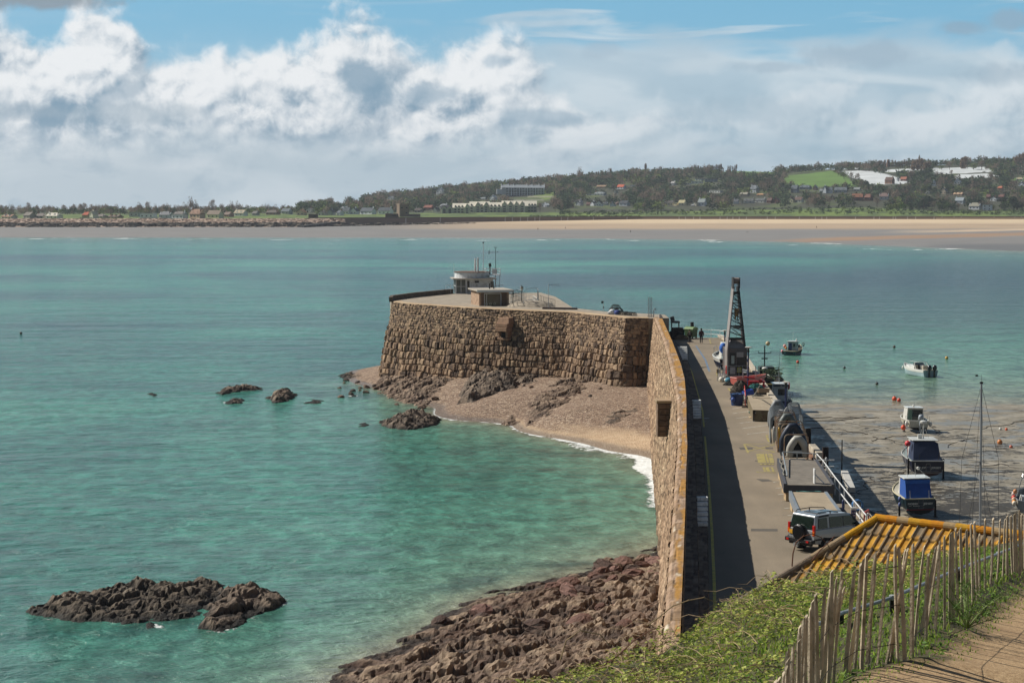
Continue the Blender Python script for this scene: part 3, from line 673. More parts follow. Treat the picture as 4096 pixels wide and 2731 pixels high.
def _weather(t, oc, cc):
    n = t.noise(oc, .7, 6, .65, .4); cc = t.mix(t.smooth(n, .53, .62, 0, .9), cc, lin('c08a2c'))
    n2 = t.noise(t.mapping(oc, (1, 1, 1), (5, 5, 5)), 1.6, 5, .7); return t.mix(t.smooth(n2, .60, .68, 0, .8), cc, lin('d9d3c4'))
M_COPE = attr_mat('pier_coping', .9, .2, 4, .5, 8, .04, spec=.2)
def masonry(U, V, surf, courses, widths, prot, pal, seed=1, groove=.10, damp=None):
    """stones laid in courses on the surface surf(u, v) -> points, normals; every stone stands proud by its own amount"""
    u, v = np.meshgrid(U, V, indexing='ij')
    pts, nrm = surf(u, v)
    vv = v+.42*fbm(u/4.5, v/2.5, 3, seed)+.10*fbm(u/.8, v/.8, 2, seed+3)
    cb = np.array(courses); row = np.clip(np.searchsorted(cb, vv)-1, 0, len(cb)-2)
    rv0 = cb[row]; rv1 = cb[row+1]; wd = np.interp(rv0, [cb[0], cb[-1]], widths) if len(widths) == 2 else np.array(widths)[np.minimum(row, len(widths)-1)]
    uu = u+.20*fbm(u/.8, v/.8, 2, seed+5)+.05*(vv-rv0)
    tt = uu/wd+_h(row.astype(float), row*0.+3, seed)*17; i = np.floor(tt)
    bj = lambda k: k+(_h(k, row.astype(float), seed+1)-.5)*.85
    cidx = np.where(tt < bj(i), i-1, np.where(tt >= bj(i+1), i+1, i))
    eu = np.minimum(tt-bj(cidx), bj(cidx+1)-tt)*wd; ev = np.minimum(vv-rv0, rv1-vv); e = np.minimum(eu, ev)
    h1 = _h(cidx, row.astype(float), seed+7); h2 = _h(cidx, row.astype(float), seed+8); h3 = _h(cidx, row.astype(float), seed+9)
    size = np.clip((rv1-rv0)/.9, .3, 1)
    edge = sstep(e, 0, groove*size+.02)
    disp = edge*(.25+.75*h1)*prot*size + .06*fbm(u*1.6, v*1.6, 3, seed+4)*prot*4*size+ edge*(h3-.5)*.5*prot*(eu/wd-.2)
    pts = pts+nrm*disp[..., None]
    f = np.clip(h2*.85+.15*h3+.18*fbm(u/5, v/3, 3, seed+11), 0, .999)*(len(pal)-1); i0 = f.astype(int)
    c = pal[i0]+(pal[np.minimum(i0+1, len(pal)-1)]-pal[i0])*(f-i0)[..., None]
    c = c*(.5+.5*sstep(e+.05*fbm(u*2, v*2, 2, seed+21), -.03, groove*.8))[..., None]*(1+.22*fbm(u*1.3, v*1.3, 3, seed+22))[..., None]
    if damp is not None: c = damp(u, v, c)
    return pts, c
def side_surf(xa, za, xb, zb):
    """between the line (xa(y), y, za) at v=0 and (xb(y), y, zb) at v=H"""
    def s(u, v):
        H = abs(zb-za) if abs(zb-za) > .5 else 1
        k = v/v.max() if v.max() > 0 else v
        y = u; X = xa(y)*(1-k)+xb(y)*k; Z = za*(1-k)+zb*k
        n = np.zeros(u.shape+(3,)); dx = (xa(y)-xb(y)); dz = zb-za; L = np.hypot(dx, dz)+1e-9
        sg = -1 if dz > 0 else 1
        n[..., 0] = sg*dz/L if dz else 0; n[..., 2] = np.abs(dx)/L
        return np.stack([X, y, Z], -1), n
    return s
pier = empty('pier_wall', (0, 0, 0)); tag(pier, 'long high granite wall of the pier running away from the camera, with orange lichen on its coping', 'wall')
pal_l = lc('54473a', '7d6752', '977d64', 'ab9075', 'c4ab8e')
def damp_l(u, v, c):
    k = sstep(v+.5*fbm(u/6, v, 2, 3), 2.2, .6)[..., None]*.55; return c*(1-k)+lc('4a4034')[0]*k
yU = np.concatenate([np.arange(60, 110, .22), np.arange(110, 242.6, .3)])
P_, C_ = masonry(yU, np.arange(0, 12.01, .125), side_surf(lambda y: wo(y)-1.25, -.8, wo, ZT-.12), np.cumsum([0]+[.62]*3+[.5]*4+[.38]*28)[:30], [.8, .7], .28, pal_l, 3, damp=damp_l)
np_mesh('seaward_face', P_.reshape(-1, 3), grid_quads(P_.shape[0], P_.shape[1], True), M_STONE, pier, C_.reshape(-1, 3), smooth=False)
# coping: slightly uneven slabs with a rounded outer shoulder
def cope_surf(u, v):
    W = wi(u)-wo(u); X = wo(u)-.05+(W+.08)*v; sh_ = np.where(v < .35, (v-.35)**2*1.6, 0)
    n = np.zeros(u.shape+(3,)); n[..., 2] = 1; return np.stack([X, u, ZT-sh_], -1), n
vc = np.linspace(0, 1, 9)
P_, C_ = masonry(yU, vc, cope_surf, [-.3, .42, 1.4], [1.1, .75], .05, lc('7f6850', '957c62', 'a8907a', '8a7059'), 8, .09)
uu, vv = np.meshgrid(yU, vc, indexing='ij')
lich = sstep(fbm(uu/5, vv*1.2, 4, 31)+.35*sstep(vv, .3, .75)-.12+.25*sstep(uu, 120, 230)+.2*fbm(uu/1.2, vv*3, 3, 5), .12, .3)*sstep(vv, .22, .5)*.8
C_ = C_*(1-lich[..., None])+lc('a97c34')[0]*lich[..., None]
lich_d = sstep(fbm(uu/.8, vv*4, 3, 41), .1, .3)[..., None]*.45; C_ = C_*(1-lich_d)+lc('6d5843')[0]*lich_d; wt = sstep(fbm(uu/1.5, vv*2, 3, 37), .36, .46)[..., None]*.7; C_ = C_*(1-wt)+lc('d6cdb9')[0]*wt
np_mesh('coping', P_.reshape(-1, 3), grid_quads(P_.shape[0], P_.shape[1]), M_COPE, pier, C_.reshape(-1, 3), smooth=False)
L1, L2 = 10.55, 9.35
x1 = lambda y: wi(y)+.05
def _edge(px, z): q = sorted([at(a, b, z) for a, b in px], key=lambda k: k[1]); return np.array([k[1] for k in q]), np.array([k[0] for k in q])
_e2 = _edge([(676, 343), (684, 364), (692, 400), (694.3, 440), (695.6, 471), (696.8, 514), (697.9, 556), (698.7, 599), (698, 660)], L1); _e3 = _edge([(681.5, 347), (689, 364), (699, 400), (702.2, 440), (704.2, 471), (706.4, 514), (707.7, 556), (708.2, 599), (708, 660)], L2)
x2 = lambda y: np.maximum(np.interp(y, *_e2), x1(y)+.3); x3 = lambda y: np.maximum(np.interp(y, *_e3), x2(y)+.35)
pal_i = lc('5b4a3e', '6f5b4c', '82705f', '8d7c6b')
yI = np.arange(60, 240, .35)
def strip(name, xa, za, xb, zb, courses, w, prot, nv, seed, up=False, mx=None, par=pier):
    def s(u, v):
        k = v/nv[-1]; n = np.zeros(u.shape+(3,)); n[..., 2 if up else 0] = 1
        return np.stack([xa(u)*(1-k)+xb(u)*k, u, za*(1-k)+zb*k+0*u], -1), n
    P1, C1 = masonry(yI, np.array(nv), s, courses, w, prot, pal_i, seed, .05)
    return np_mesh(name, P1.reshape(-1, 3), grid_quads(P1.shape[0], P1.shape[1]), mx or M_STONE, par, C1.reshape(-1, 3), smooth=False)
strip('inner_face', x1, ZT-.02, lambda y: x1(y)+.03, L1, [-.2, .25, .5, .75, 1.2], [.6, .6], .06, np.linspace(0, .95, 8), 13)
strip('upper_ledge', lambda y: x1(y)+.03, L1, x2, L1-.03, [-1, .5, 2], [.5, .5], .04, np.linspace(0, .95, 7), 14, True)
strip('inner_face', x2, L1-.03, lambda y: x2(y)+.03, L2, [-.2, .3, .6, .9, 1.4], [.6, .6], .06, np.linspace(0, 1.2, 9), 15)
strip('lower_ledge', lambda y: x2(y)+.03, L2, x3, L2-.03, [-1, .5, 2], [.6, .6], .04, np.linspace(0, .85, 6), 16, True)
strip('inner_face', x3, L2-.03, lambda y: x3(y)+.03, ZD-.05, [-.2, .3, .6, 1.2], [.6, .6], .06, np.linspace(0, .9, 7), 17)
M_WHITEW = mat('whitewashed_stone', 'efefea', .8, .06, 3, dirt='8f877c', dscale=2.5, damt=.4, bump=.3)
def steps(px0, py0, n, label):
    """white painted flight climbing away from the camera between the ledges"""
    y0 = at(px0, py0, L2)[1]; e = empty('white_steps', (float(x2(y0)), y0, L2)); e.parent = pier; e['label'] = label
    hr = (L1-L2+.02)/n
    for k in range(n):
        ya = y0+k*.34; b_ = MB(); xa, xb = float(x2(ya))+.04, float(x3(ya))+.06
        b_.box(((xa+xb)/2-e.location.x, k*.34+.24, hr*(k+.5)+.01), (xb-xa, .48, hr-.03)); b_.build('step', M_WHITEW, e, bevel=.015)
steps(700, 526.5, 6, 'whitewashed flight of six steps between the ledges nearest the camera')
steps(694, 419, 7, 'whitewashed flight of seven steps halfway along the wall')
steps(683, 360, 7, 'whitewashed flight of steps near the far end of the wall')
# stone box projecting from the seaward face
def wall_box():
    y0 = 153.; xf = float(wo(y0))-.25; e = empty('projecting_box', (xf, y0, 7.4)); e.parent = pier; e['label'] = 'square stone box projecting from the seaward face of the pier wall'
    st = mat('shaft_stone', '6d5644', .9, .35, 1.6, dirt='3f3026', dscale=1.2, damt=.7, bump=.9, bscale=3)
    b_ = MB()
    for k in range(6): b_.box((-.42+.03*(k % 2), .8, .22+.43*k), (1.2+.05*(k % 2), 1.6, .42)); b_.box((-.62, -.02, .22+.43*k), (.5, .08, .36)); b_.box((-.12, -.01, .2+.43*k), (.42, .06, .34))
    b_.build('stone_box', st, e, bevel=.04)
    b_ = MB(); b_.box((-.42, .75, 2.72), (1.4, 1.8, .2)); b_.build('cap_stone', mat('cap_stone', '9a8468', .9, .2, 3), e, bevel=.03)
wall_box()

# pier head: rough face with big blocks below and small stones above
hp = [at(648.5, 317.3, ZT), at(626, 317.2, ZT), at(569, 311.5, ZT), at(510, 309.2, ZT), at(464, 307.0, ZT), at(410, 303.2, ZT), at(395, 301.7, ZT), at(392.5, 300.6, ZT)]
head = empty('pier_head', (0, 0, 0)); tag(head, 'massive battered granite wall of the pier head rising above the shingle cove', 'wall')
hx = np.array([q[0] for q in hp]); hy = np.array([q[1] for q in hp]); hs = np.concatenate([[0], np.cumsum(np.hypot(np.diff(hx), np.diff(hy)))])
HL = hs[-1]
def head_xy(u):
    u2 = np.clip(u, 0, HL); return np.interp(u2, hs, hx), np.interp(u2, hs, hy)
def head_surf(u, v):
    x0, y0 = head_xy(u-.7); xa, ya = head_xy(u+.7); x, y = head_xy(u); tx, ty = xa-x0, ya-y0; L = np.hypot(tx, ty)+1e-9
    nx, ny = ty/L, -tx/L            # walking right to left; outward is towards the camera
    sgn = np.where(nx*0+ny*1 > 0, -1, 1); nx, ny = nx*sgn, ny*sgn
    k = v/11.6; bat = (1-k)*(1.7)+(1-k)**2*.5
    bat = bat*sstep(u, -1, 2)
    n = np.stack([nx, ny, np.full(u.shape, .15)], -1)
    return np.stack([x+nx*bat, y+ny*bat, -.5+k*(ZT-.1+.5)], -1), n
cb = [0, .95, 1.85, 2.7, 3.6, 4.4, 5.3, 6.1, 6.95, 7.7, 8.3, 8.65, 9.0, 9.3, 9.62, 9.95, 10.25, 10.6, 10.9, 11.2, 11.5, 11.9]
wds = [.7, .58, .66, .52, .62, .5, .6, .52, .5, .45, .4, .42, .4, .4, .38, .4, .36, .4, .38, .4, .4]
pal_h = lc('463b31', '66564a', '7f6a57', '947c65', 'a68e74', '6d5f50')
def damp_h(u, v, c):
    k = (sstep(v+1.2*fbm(u/5, v/3, 3, 4), 5.0, 2.2)*sstep(u+4*fbm(u/6, v/2, 2, 9), 34, 14))[..., None]*.55; c = c*(1-k)+lc('4b4740')[0]*k
    k = sstep(v+.6*fbm(u/3, v, 2, 6), 2.4, 1.2)[..., None]*.4; return c*(1-k)+lc('3f3930')[0]*k
P_, C_ = masonry(np.arange(0, HL+.01, .095), np.arange(0, 11.61, .095), head_surf, cb, wds, .46, pal_h, 5, .08, damp=damp_h)
np_mesh('battered_face', P_.reshape(-1, 3), grid_quads(P_.shape[0], P_.shape[1]), M_STONE, head, C_.reshape(-1, 3), smooth=False)
# wall top band and platform
plat = [(hx[k], hy[k]) for k in range(len(hx))]
plat_back = [(-17.6, 287), (-14.9, 296), (-9.5, 309), (4.5, 311), (6.5, 298), (8.2, 266), (12.5, 256.5), (19.2, 250.5), (19.2, 243)]
M_CONC = mat('pier_concrete', '9b907f', .9, .16, 1.2, dirt='6e6558', dscale=.6, damt=.6, bump=.3, bscale=9)
b_ = MB(); b_.prism(plat[::1]+plat_back, -1, ZT-.14); b_.build('platform', M_CONC, head)
def band(u, v):
    x, y = head_xy(u); x0, y0 = head_xy(u-.7); xa, ya = head_xy(u+.7); tx, ty = xa-x0, ya-y0; L = np.hypot(tx, ty)+1e-9; nx, ny = ty/L, -tx/L; s = np.where(ny > 0, -1, 1)
    n = np.zeros(u.shape+(3,)); n[..., 2] = 1; k = -1.3*v+.06
    return np.stack([x+nx*s*k, y+ny*s*k, ZT-.02-np.where(v < .2, (.2-v)*.5, 0)], -1), n
P_, C_ = masonry(np.arange(0, HL, .2), np.linspace(0, 1, 7), band, [-.5, 1.5], [1.6, 1.6], .03, lc('a58e72', 'b09a7d', 'b8a488'), 9, .03)
np_mesh('coping', P_.reshape(-1, 3), grid_quads(P_.shape[0], P_.shape[1]), M_COPE, head, C_.reshape(-1, 3), smooth=False)
b_ = MB(); pb = [(-17.2, 282), (-17.3, 287), (-14.6, 296), (-9.3, 308.5)]
for k in range(3):
    (xa, ya), (xb, yb) = pb[k], pb[k+1]; nseg = 6
    for j in range(nseg):
        t0 = (j+.5)/nseg; b_.box((xa+(xb-xa)*t0, ya+(yb-ya)*t0, ZT+.22), (.5, math.hypot(xb-xa, yb-ya)/nseg-.08, .7), rz=-math.atan2(xb-xa, yb-ya))
b_.build('low_parapet', mat('parapet_stone', '5f5346', .9, .3, 2, bump=.5), head, bevel=.04)
# projecting stone chute on the head wall
def chute():
    u = 26.4; x, y = head_xy(np.array([u])); q, n = head_surf(np.array([[u]]), np.array([[9.4]])); q = q[0, 0]; n = n[0, 0]
    a = math.atan2(n[1], n[0])+math.pi/2
    e = empty('stone_chute', tuple(q)); e.parent = head; e['label'] = 'box-like stone chute projecting high on the pier head wall'; e.rotation_euler = (0, 0, a)
    st = mat('chute_stone', '8d6f58', .9, .25, 2.5, bump=.5, bscale=6); dk = mat('chute_dark', '241c17', .95, .2)
    b_ = MB(); b_.box((-.1, -.35, .9), (2.1, 1.3, .8), top=(.8, .6)); b_.box((-.2, -.45, .3), (2.0, 1.4, .5)); b_.box((-.2, -.5, -.25), (1.9, 1.5, .55)); b_.build('hood', st, e, bevel=.06)
    b_ = MB(); b_.box((-.85, -.35, -.85), (.35, 1.2, .7)); b_.box((.5, -.35, -.9), (.35, 1.2, .8)); b_.box((-.2, -.45, -1.5), (1.8, .9, .3)); b_.build('corbels', st, e, bevel=.05)
    b_ = MB(); b_.box((-.18, -.1, -.95), (1.1, 1.0, .85)); b_.build('opening', dk, e)
chute()

# deck, quay side, mud-side wall (structure)
q_px = [(905, 560), (873, 520.5), (851, 495), (829.7, 470), (815, 453), (803, 439), (789, 421), (780, 405), (768, 388), (757, 372), (748, 358), (740, 348), (728, 340.5)]
qe = [at(a, b, ZD) for a, b in q_px]; qe = [(22.2, 58, ZD)]+qe
QY = np.array([q[1] for q in qe]); QX = np.array([q[0] for q in qe])
def qx(y): return np.interp(y, QY, QX)
YE = float(at(690, 337.6, ZD)[1])
m, t, b = new_mat('asphalt'); oc = t.n('ShaderNodeTexCoord').outputs['Object']
n1 = t.noise(oc, .12, 6, .6, .3); n2 = t.noise(oc, 14, 3, .7); n3 = t.noise(t.mapping(oc, (.5, .08, 1)), 1, 4)
c = t.ramp(t.math('MULTIPLY_ADD', n3, .5, t.math('MULTIPLY', n1, .5)), [(.35, lin('746a59')), (.5, lin('817563')), (.65, lin('8f826e'))])
c = t.mix(1, c, t.ramp(n2, [(.25, (.8,)*3+(1,)), (.75, (1.18,)*3+(1,))]), 'MULTIPLY')
c = t.mix(t.smooth(t.noise(oc, .6, 5, .7, .8), .62, .72, 0, .35), c, lin('4e4a43'))
t.put(b.inputs['Base Color'], c); b.inputs['Roughness'].default_value = .9; t.put(b.inputs['Normal'], t.bump(n2, .25, .02)); M_ASPH = m
def deck():
    ys = np.concatenate([np.arange(58, YE, 1.5), [YE]]); v = []; q = []
    for k, y in enumerate(ys): v += [(float(x3(y))-.05, y, ZD), (float(qx(y))-.4, y, ZD)]
    for k in range(len(ys)-1): q.append((2*k, 2*k+1, 2*k+3, 2*k+2))
    np_mesh('road', np.array(v), np.array(q), M_ASPH)['kind'] = 'structure'
    # quay body below and its concrete edge
    pts = [(float(x3(y)), y) for y in np.arange(58, YE, 6)]+[(float(x3(YE)), YE)]
    rt = [(float(qx(y)), y) for y in np.arange(58, YE, 6)][::-1]; rt = [(float(qx(YE)), YE)]+rt
    b_ = MB(); b_.prism(pts+rt, -1.5, ZD-.012); tag(b_.build('quay', mat('quay_concrete', '7a7064', .9, .25, .5, dirt='3c4038', dscale=.3, damt=.7, bump=.4, bscale=4)), kind='structure')
    b_ = MB(); yy = np.arange(60, YE-1, 4.)
    for y in yy:
        a, c2 = float(qx(y)), float(qx(y+3.96)); ang = -math.atan2(c2-a, 3.96)
        if y < 108 or y > 150: b_.box(((a+c2)/2-.25, y+1.98, ZD+.09), (.5, 4.0, .24), rz=ang)
    o = b_.build('quay_edge', mat('edge_concrete', 'b5ab99', .85, .14, 2, dirt='6b6254', dscale=1.2, damt=.6, bump=.3), bevel=.02); tag(o, kind='structure')
deck()
M_YEL = mat('yellow_paint', '9c8f52', .8, .15, 3, dirt='7a7264', dscale=2.5, damt=.9); M_WPAINT = mat('white_paint_line', 'bdb9ad', .8, .1, 3, dirt='7c7568', dscale=2.5, damt=.9)
M_BPAINT = mat('blue_paint_line', '5d7690', .8, .1, 3, dirt='777264', dscale=3, damt=.9)
def paint(name, lines, w, m, z=.005, kind='structure'):
    b_ = MB()
    for k, ln in enumerate(lines):
        P3 = [at(a, b, ZD+z+.0007*k) for a, b in ln]
        for (p, q) in zip(P3[:-1], P3[1:]):
            p, q = Vector(p), Vector(q); d = (q-p); L = d.length; d.normalize(); nn = Vector((-d.y, d.x, 0))*w/2; b_.quad(p-nn, q-nn, q+nn, p+nn)
    return tag(b_.build(name, m), kind=kind)
# yellow edge line beside the ledges
b_ = MB(); ys = np.arange(60, 222, 2.)
for k, y in enumerate(ys[:-1]):
    if 142 < y < 150: continue
    a, c2 = float(x3(y))+.22, float(x3(y+2))+.22
    b_.quad((a, y, ZD+.005), (a+.14, y, ZD+.005), (c2+.14, y+2, ZD+.005), (c2, y+2, ZD+.005))
tag(b_.build('road_marking', mat('edge_yellow', 'd8c65e', .8, .15, 3, dirt='8a8268', dscale=2.5, damt=.6)), kind='structure')
bays = [((736.6, 434), (766, 429.7)), ((738, 413), (752, 410.5)), ((732.2, 408.7), (744.3, 406.7)), ((733, 413.3), (750, 410.8)), ((736.3, 418.3), (752, 416)), ((739.7, 423), (760, 420.5)),
        ((742.5, 428.3), (769, 424.8)), ((747, 434), (769, 431.4)), ((772.8, 481.8), (779, 481.5)), ((775.6, 488), (781.5, 487.4)), ((778, 494.3), (785, 493.7)), ((781.2, 500.8), (790, 500.1)), ((784.3, 508), (790.5, 507.5)), ((787.6, 515.2), (792, 515)),
        ((830, 498), (834.8, 497.6)), ((834.5, 504.9), (839.8, 504.4)), ((840, 511.7), (845.3, 511.6))]
paint('bay_marking', bays[2:], .12, M_WPAINT)
paint('bay_marking', [((696, 345.6), (705.5, 360), (709.5, 371.5))], .2, M_BPAINT)
yl = [((744, 443.7), (775, 443.6)), ((744, 443.7), (748.2, 452.8)), ((744.5, 451), (775, 452)), ((744, 443.7), (775, 452)), ((747, 451), (774, 444.5)),
      ((757, 471), (757.6, 472), (776, 472.6)), ((766.5, 435), (768.5, 441)), ((766.5, 435), (772, 435)), ((768.5, 441), (771.5, 442.5)), ((728, 388), (736, 397.5)), ((728, 388), (733, 389)), ((709.5, 339), (710.8, 343.5)), ((710.8, 343.5), (723, 343.2)), ((723, 343.2), (724, 340.6)), ((709.5, 339.8), (722, 340.2)),
      ((716.5, 373), (718.4, 376.5)), ((732.6, 369.5), (734.4, 373.4))]
paint('road_marking', yl, .14, M_YEL)
# worn yellow lettering on the bay: rows of tall letter strokes
def letters(x0, x1, y0, y1, dx, n, seed):
    rs = random.Random(seed); out = []
    for k in range(n):
        a = x0+(x1-x0)*k/n; w = (x1-x0)/n*.7
        kind = rs.randint(0, 3); P = lambda u, v: (a+w*u+dx*v, y0+(y1-y0)*v)
        out.append((P(0, 0), P(0, 1)))
        if kind in (0, 1): out.append((P(1, 0), P(1, 1)))
        if kind in (0, 2): out.append((P(0, 0), P(1, 0)))
        if kind in (1, 3): out.append((P(0, .5), P(1, .5)))
        if kind in (2, 3): out.append((P(0, 1), P(1, 1)))
    return out
paint('road_lettering', letters(757, 772, 453.5, 462.5, 2.2, 5, 3)+letters(761, 774, 463.5, 464.4, 0, 3, 5), .14, M_YEL)
paint('road_lettering', letters(763.5, 776, 467, 471.3, 1.5, 3, 8), .14, M_YEL)
# tar patches and drain covers
M_TAR = mat('tar_patch', '57524a', .9, .2, 4)
b_ = MB()
for quad in (((751, 528.3), (777.5, 528.6), (777.6, 531), (751, 530.8)), ((738.7, 447.2), (752.5, 447.2), (752.8, 449.2), (740.5, 449.4)), ((765, 447), (773, 447.2), (773, 448.8), (766, 448.8)), ((756, 478.6), (768, 479), (773, 480.8), (762, 481.5)), ((702, 379.2), (712, 379.2), (711, 379.9), (702.5, 379.9)), ((687, 341), (694, 341.2), (694, 341.8), (687, 341.6)), ((755, 460.2), (758.6, 460.2), (758.6, 461.1), (755, 461.1))):
    b_.add([at(a, b, ZD+.004) for a, b in quad], [(0, 3, 2, 1)])
tag(b_.build('road_patch', M_TAR), kind='structure')
water_mesh()
# ------------------------------------------------------------------ far shore: houses, walls, trees, people
ORD = ['first', 'second', 'third', 'fourth', 'fifth', 'sixth', 'seventh', 'eighth', 'ninth', 'tenth', 'eleventh', 'twelfth', 'thirteenth', 'fourteenth', 'fifteenth', 'sixteenth', 'seventeenth', 'eighteenth', 'nineteenth',
       'twentieth', 'twenty-first', 'twenty-second', 'twenty-third', 'twenty-fourth', 'twenty-fifth', 'twenty-sixth', 'twenty-seventh', 'twenty-eighth', 'twenty-ninth', 'thirtieth']
def cname(h, roof=False):
    r, g, b = (int(h[i:i+2], 16) for i in (0, 2, 4)); mx, mn = max(r, g, b), min(r, g, b)
    if mx-mn < 24 and abs(r-b) < 26: return 'white' if mn > 205 else 'pale grey' if mn > 160 else 'grey' if mn > 95 else 'dark grey'
    if b > r: return 'pale blue-grey' if mn > 150 else 'slate'
    if r-b > 75 and r > 150: return 'orange-tiled' if roof else 'terracotta'
    if mn > 175: return 'cream'
    return 'sandy' if r > 165 else 'brown'
def hm(col, rough=.85): return mat('far_'+col, col, rough, .12, .25)
HOUSES = []     # picture rectangles, so that trees do not grow in front of them
def house(rect, wall, roof, typ='side', region='', name='house', label=None, group=None, wins=True):
    x0, x1, y0, y1 = rect; cx = (x0+x1)/2; X, Y, z = far_pt(cx, y1); s = F/Y; w = (x1-x0)/s; h = (y1-y0)/s
    HOUSES.append((x0, x1, y0, y1, Y))
    rs = random.Random(int(cx*97+y1*13)); d = max(6, min(w, 10)); e = empty(name, (X, Y+d/2, z-.3), -rs.uniform(.30, .75), label, 'house', group); w *= .86; d = min(d, 7)
    e['_r'] = region; e['_w'] = wall; e['_f'] = roof; e['_t'] = typ
    wh = h*(.52 if typ == 'side' else .55 if typ == 'gable' else .88); b_ = MB(); q = MB()
    if typ == 'flat':
        b_.box((0, 0, wh/2), (w, d, wh)); q.box((0, 0, wh+(h-wh)*.35), (w+.6, d+.6, (h-wh)*.7))
    elif typ == 'side':
        b_.prism([(-w/2, -d/2), (w/2, -d/2), (w/2, d/2), (-w/2, d/2)], 0, wh)
        for sx in (-1, 1): b_.slab([(sx*(w/2-.02), -d/2, wh), (sx*(w/2-.02), d/2, wh), (sx*(w/2-.02), 0, h-.15)], 0, (-sx*.3, 0, 0))
        hip = 0 if rs.random() < .6 else min(w*.25, 3)
        for sy in (-1, 1):
            a = [(-w/2-.3, sy*(d/2+.4), wh-.2), (w/2+.3, sy*(d/2+.4), wh-.2), (w/2+.3-hip, 0, h), (-w/2-.3+hip, 0, h)]
            q.slab(a if sy < 0 else a[::-1], 0, (0, 0, .22))
        if hip:
            for sx in (-1, 1): q.slab([(sx*(w/2+.3), -d/2-.4, wh-.2), (sx*(w/2+.3), d/2+.4, wh-.2), (sx*(w/2+.3-hip), 0, h)], 0, (0, 0, .2))
    else:
        b_.slab([(-w/2, -d/2, 0), (w/2, -d/2, 0), (w/2, -d/2, wh), (0, -d/2, h-.2), (-w/2, -d/2, wh)], 0, (0, d, 0))
        for sx in (-1, 1): q.slab([(sx*(w/2+.35), -d/2-.3, wh-.25), (sx*(w/2+.35), d/2+.3, wh-.25), (0, d/2+.3, h), (0, -d/2-.3, h)], 0, (0, 0, .22))
    b_.build('wall', hm(wall), e); rf = q.build('roof', hm(roof), e)
    if typ != 'flat':
        b_ = MB(); cxx = (w/2-.8)*(1 if rs.random() < .5 else -1)*(1 if typ == 'side' else .35); b_.box((cxx, 0, h+.3), (1.0, .9, 2.2)); b_.build('chimney', hm(wall if rs.random() < .6 else '8a6a58'), rf)
        if typ == 'side' and w > 11 and rs.random() < .45:
            for k in range(2):
                xx = w*(-.22+.44*k); b_ = MB(); b_.slab([(xx-.9, -d/2+.4, wh+.1), (xx+.9, -d/2+.4, wh+.1), (xx+.9, -d/2+.4, wh+1.1), (xx, -d/2+.4, wh+2.0), (xx-.9, -d/2+.4, wh+1.1)], 0, (0, 2.4, 0)); b_.build('dormer', hm(wall), rf)
    if wins and w > 6:
        n = max(2, int(w/4)); rows = 2 if wh > 4.5 else 1
        for r_ in range(rows):
            for k in range(n):
                b_ = MB(); xx = w*((k+.5)/n-.5); b_.box((xx, -d/2-.02, wh*(r_+.55)/rows), (1.3, .12, 1.15)); b_.build('window', glass_mat('far_window', '2a3238', .3), e)
    return e
def rects(rows, f, region):
    out = []
    for (a, b, c, d, wl, rf, *ty) in rows: out.append(house(f(a, b, c, d), wl, rf, ty[0] if ty else 'side', region))
    return out
f1 = lambda a, b, c, d: (a*.1488, b*.1488, 150+c*.1488, 150+d*.1488)
f2 = lambda a, b, c, d: (300+a*.1488, 300+b*.1488, 150+c*.1488, 150+d*.1488)
f5 = lambda a, b, c, d: (425+a*.0638, 425+b*.0638, 162.5+c*.0638, 162.5+d*.0638)
f6 = lambda a, b, c, d: (575+a*.0638, 575+b*.0638, 155+c*.0638, 155+d*.0638)
f7 = lambda a, b, c, d: (725+a*.0638, 725+b*.0638, 150+c*.0638, 150+d*.0638)
f8 = lambda a, b, c, d: (875+a*.0634, 875+b*.0634, 150+c*.0634, 150+d*.0634)
rects([(0, 120, 440, 468, 'd8d2c4', '8b6a55'), (155, 240, 417, 460, 'a9a59a', '6f6a62'), (240, 315, 424, 460, 'b9b4a8', '77706a'), (300, 425, 427, 466, 'e6e4da', 'c9c4b6'), (560, 612, 415, 455, 'b59b7c', 'b0583c'), (612, 650, 410, 460, 'e8e2d0', 'd8ccb4', 'gable'),
       (652, 715, 430, 458, 'dcd7c8', '77706a'), (718, 830, 435, 458, 'a9907a', '6a5f57'), (870, 950, 414, 450, 'c3c4bd', '7c8080', 'flat'), (938, 1055, 420, 460, 'eef0f0', '8d9296', 'flat'), (1067, 1163, 412, 458, 'd6dadc', '7a7d80'), (1165, 1263, 412, 446, 'c9ccce', '6e6a66'),
       (1150, 1265, 442, 470, 'eef1f2', '9aa0a4', 'flat'), (1270, 1380, 402, 466, 'cdb29a', '8c6f5c'), (1385, 1505, 405, 459, 'dfd9bc', '7d7163'), (1510, 1565, 415, 450, 'b98d7c', '7a6a60'), (1570, 1665, 402, 444, 'f0efe8', 'a59b84'), (1700, 1740, 410, 440, 'b8b6ae', '6c6a66'),
       (1785, 1885, 403, 436, 'a08068', '5d5852'), (1890, 1965, 392, 431, 'b4b8ba', '5f6a70'), (1995, 2060, 398, 440, 'd9c2a8', 'a27a5e', 'gable'), (2062, 2110, 390, 418, 'e3e3dc', '8a8a84', 'gable'), (2140, 2200, 410, 440, 'cfcabc', '5f5a55', 'gable'), (2205, 2252, 398, 438, '9aa0a3', '474c50', 'gable'), (2290, 2345, 380, 405, 'c9ccc8', '6d7478')],
      f1, 'behind the rock bank on the left shore')
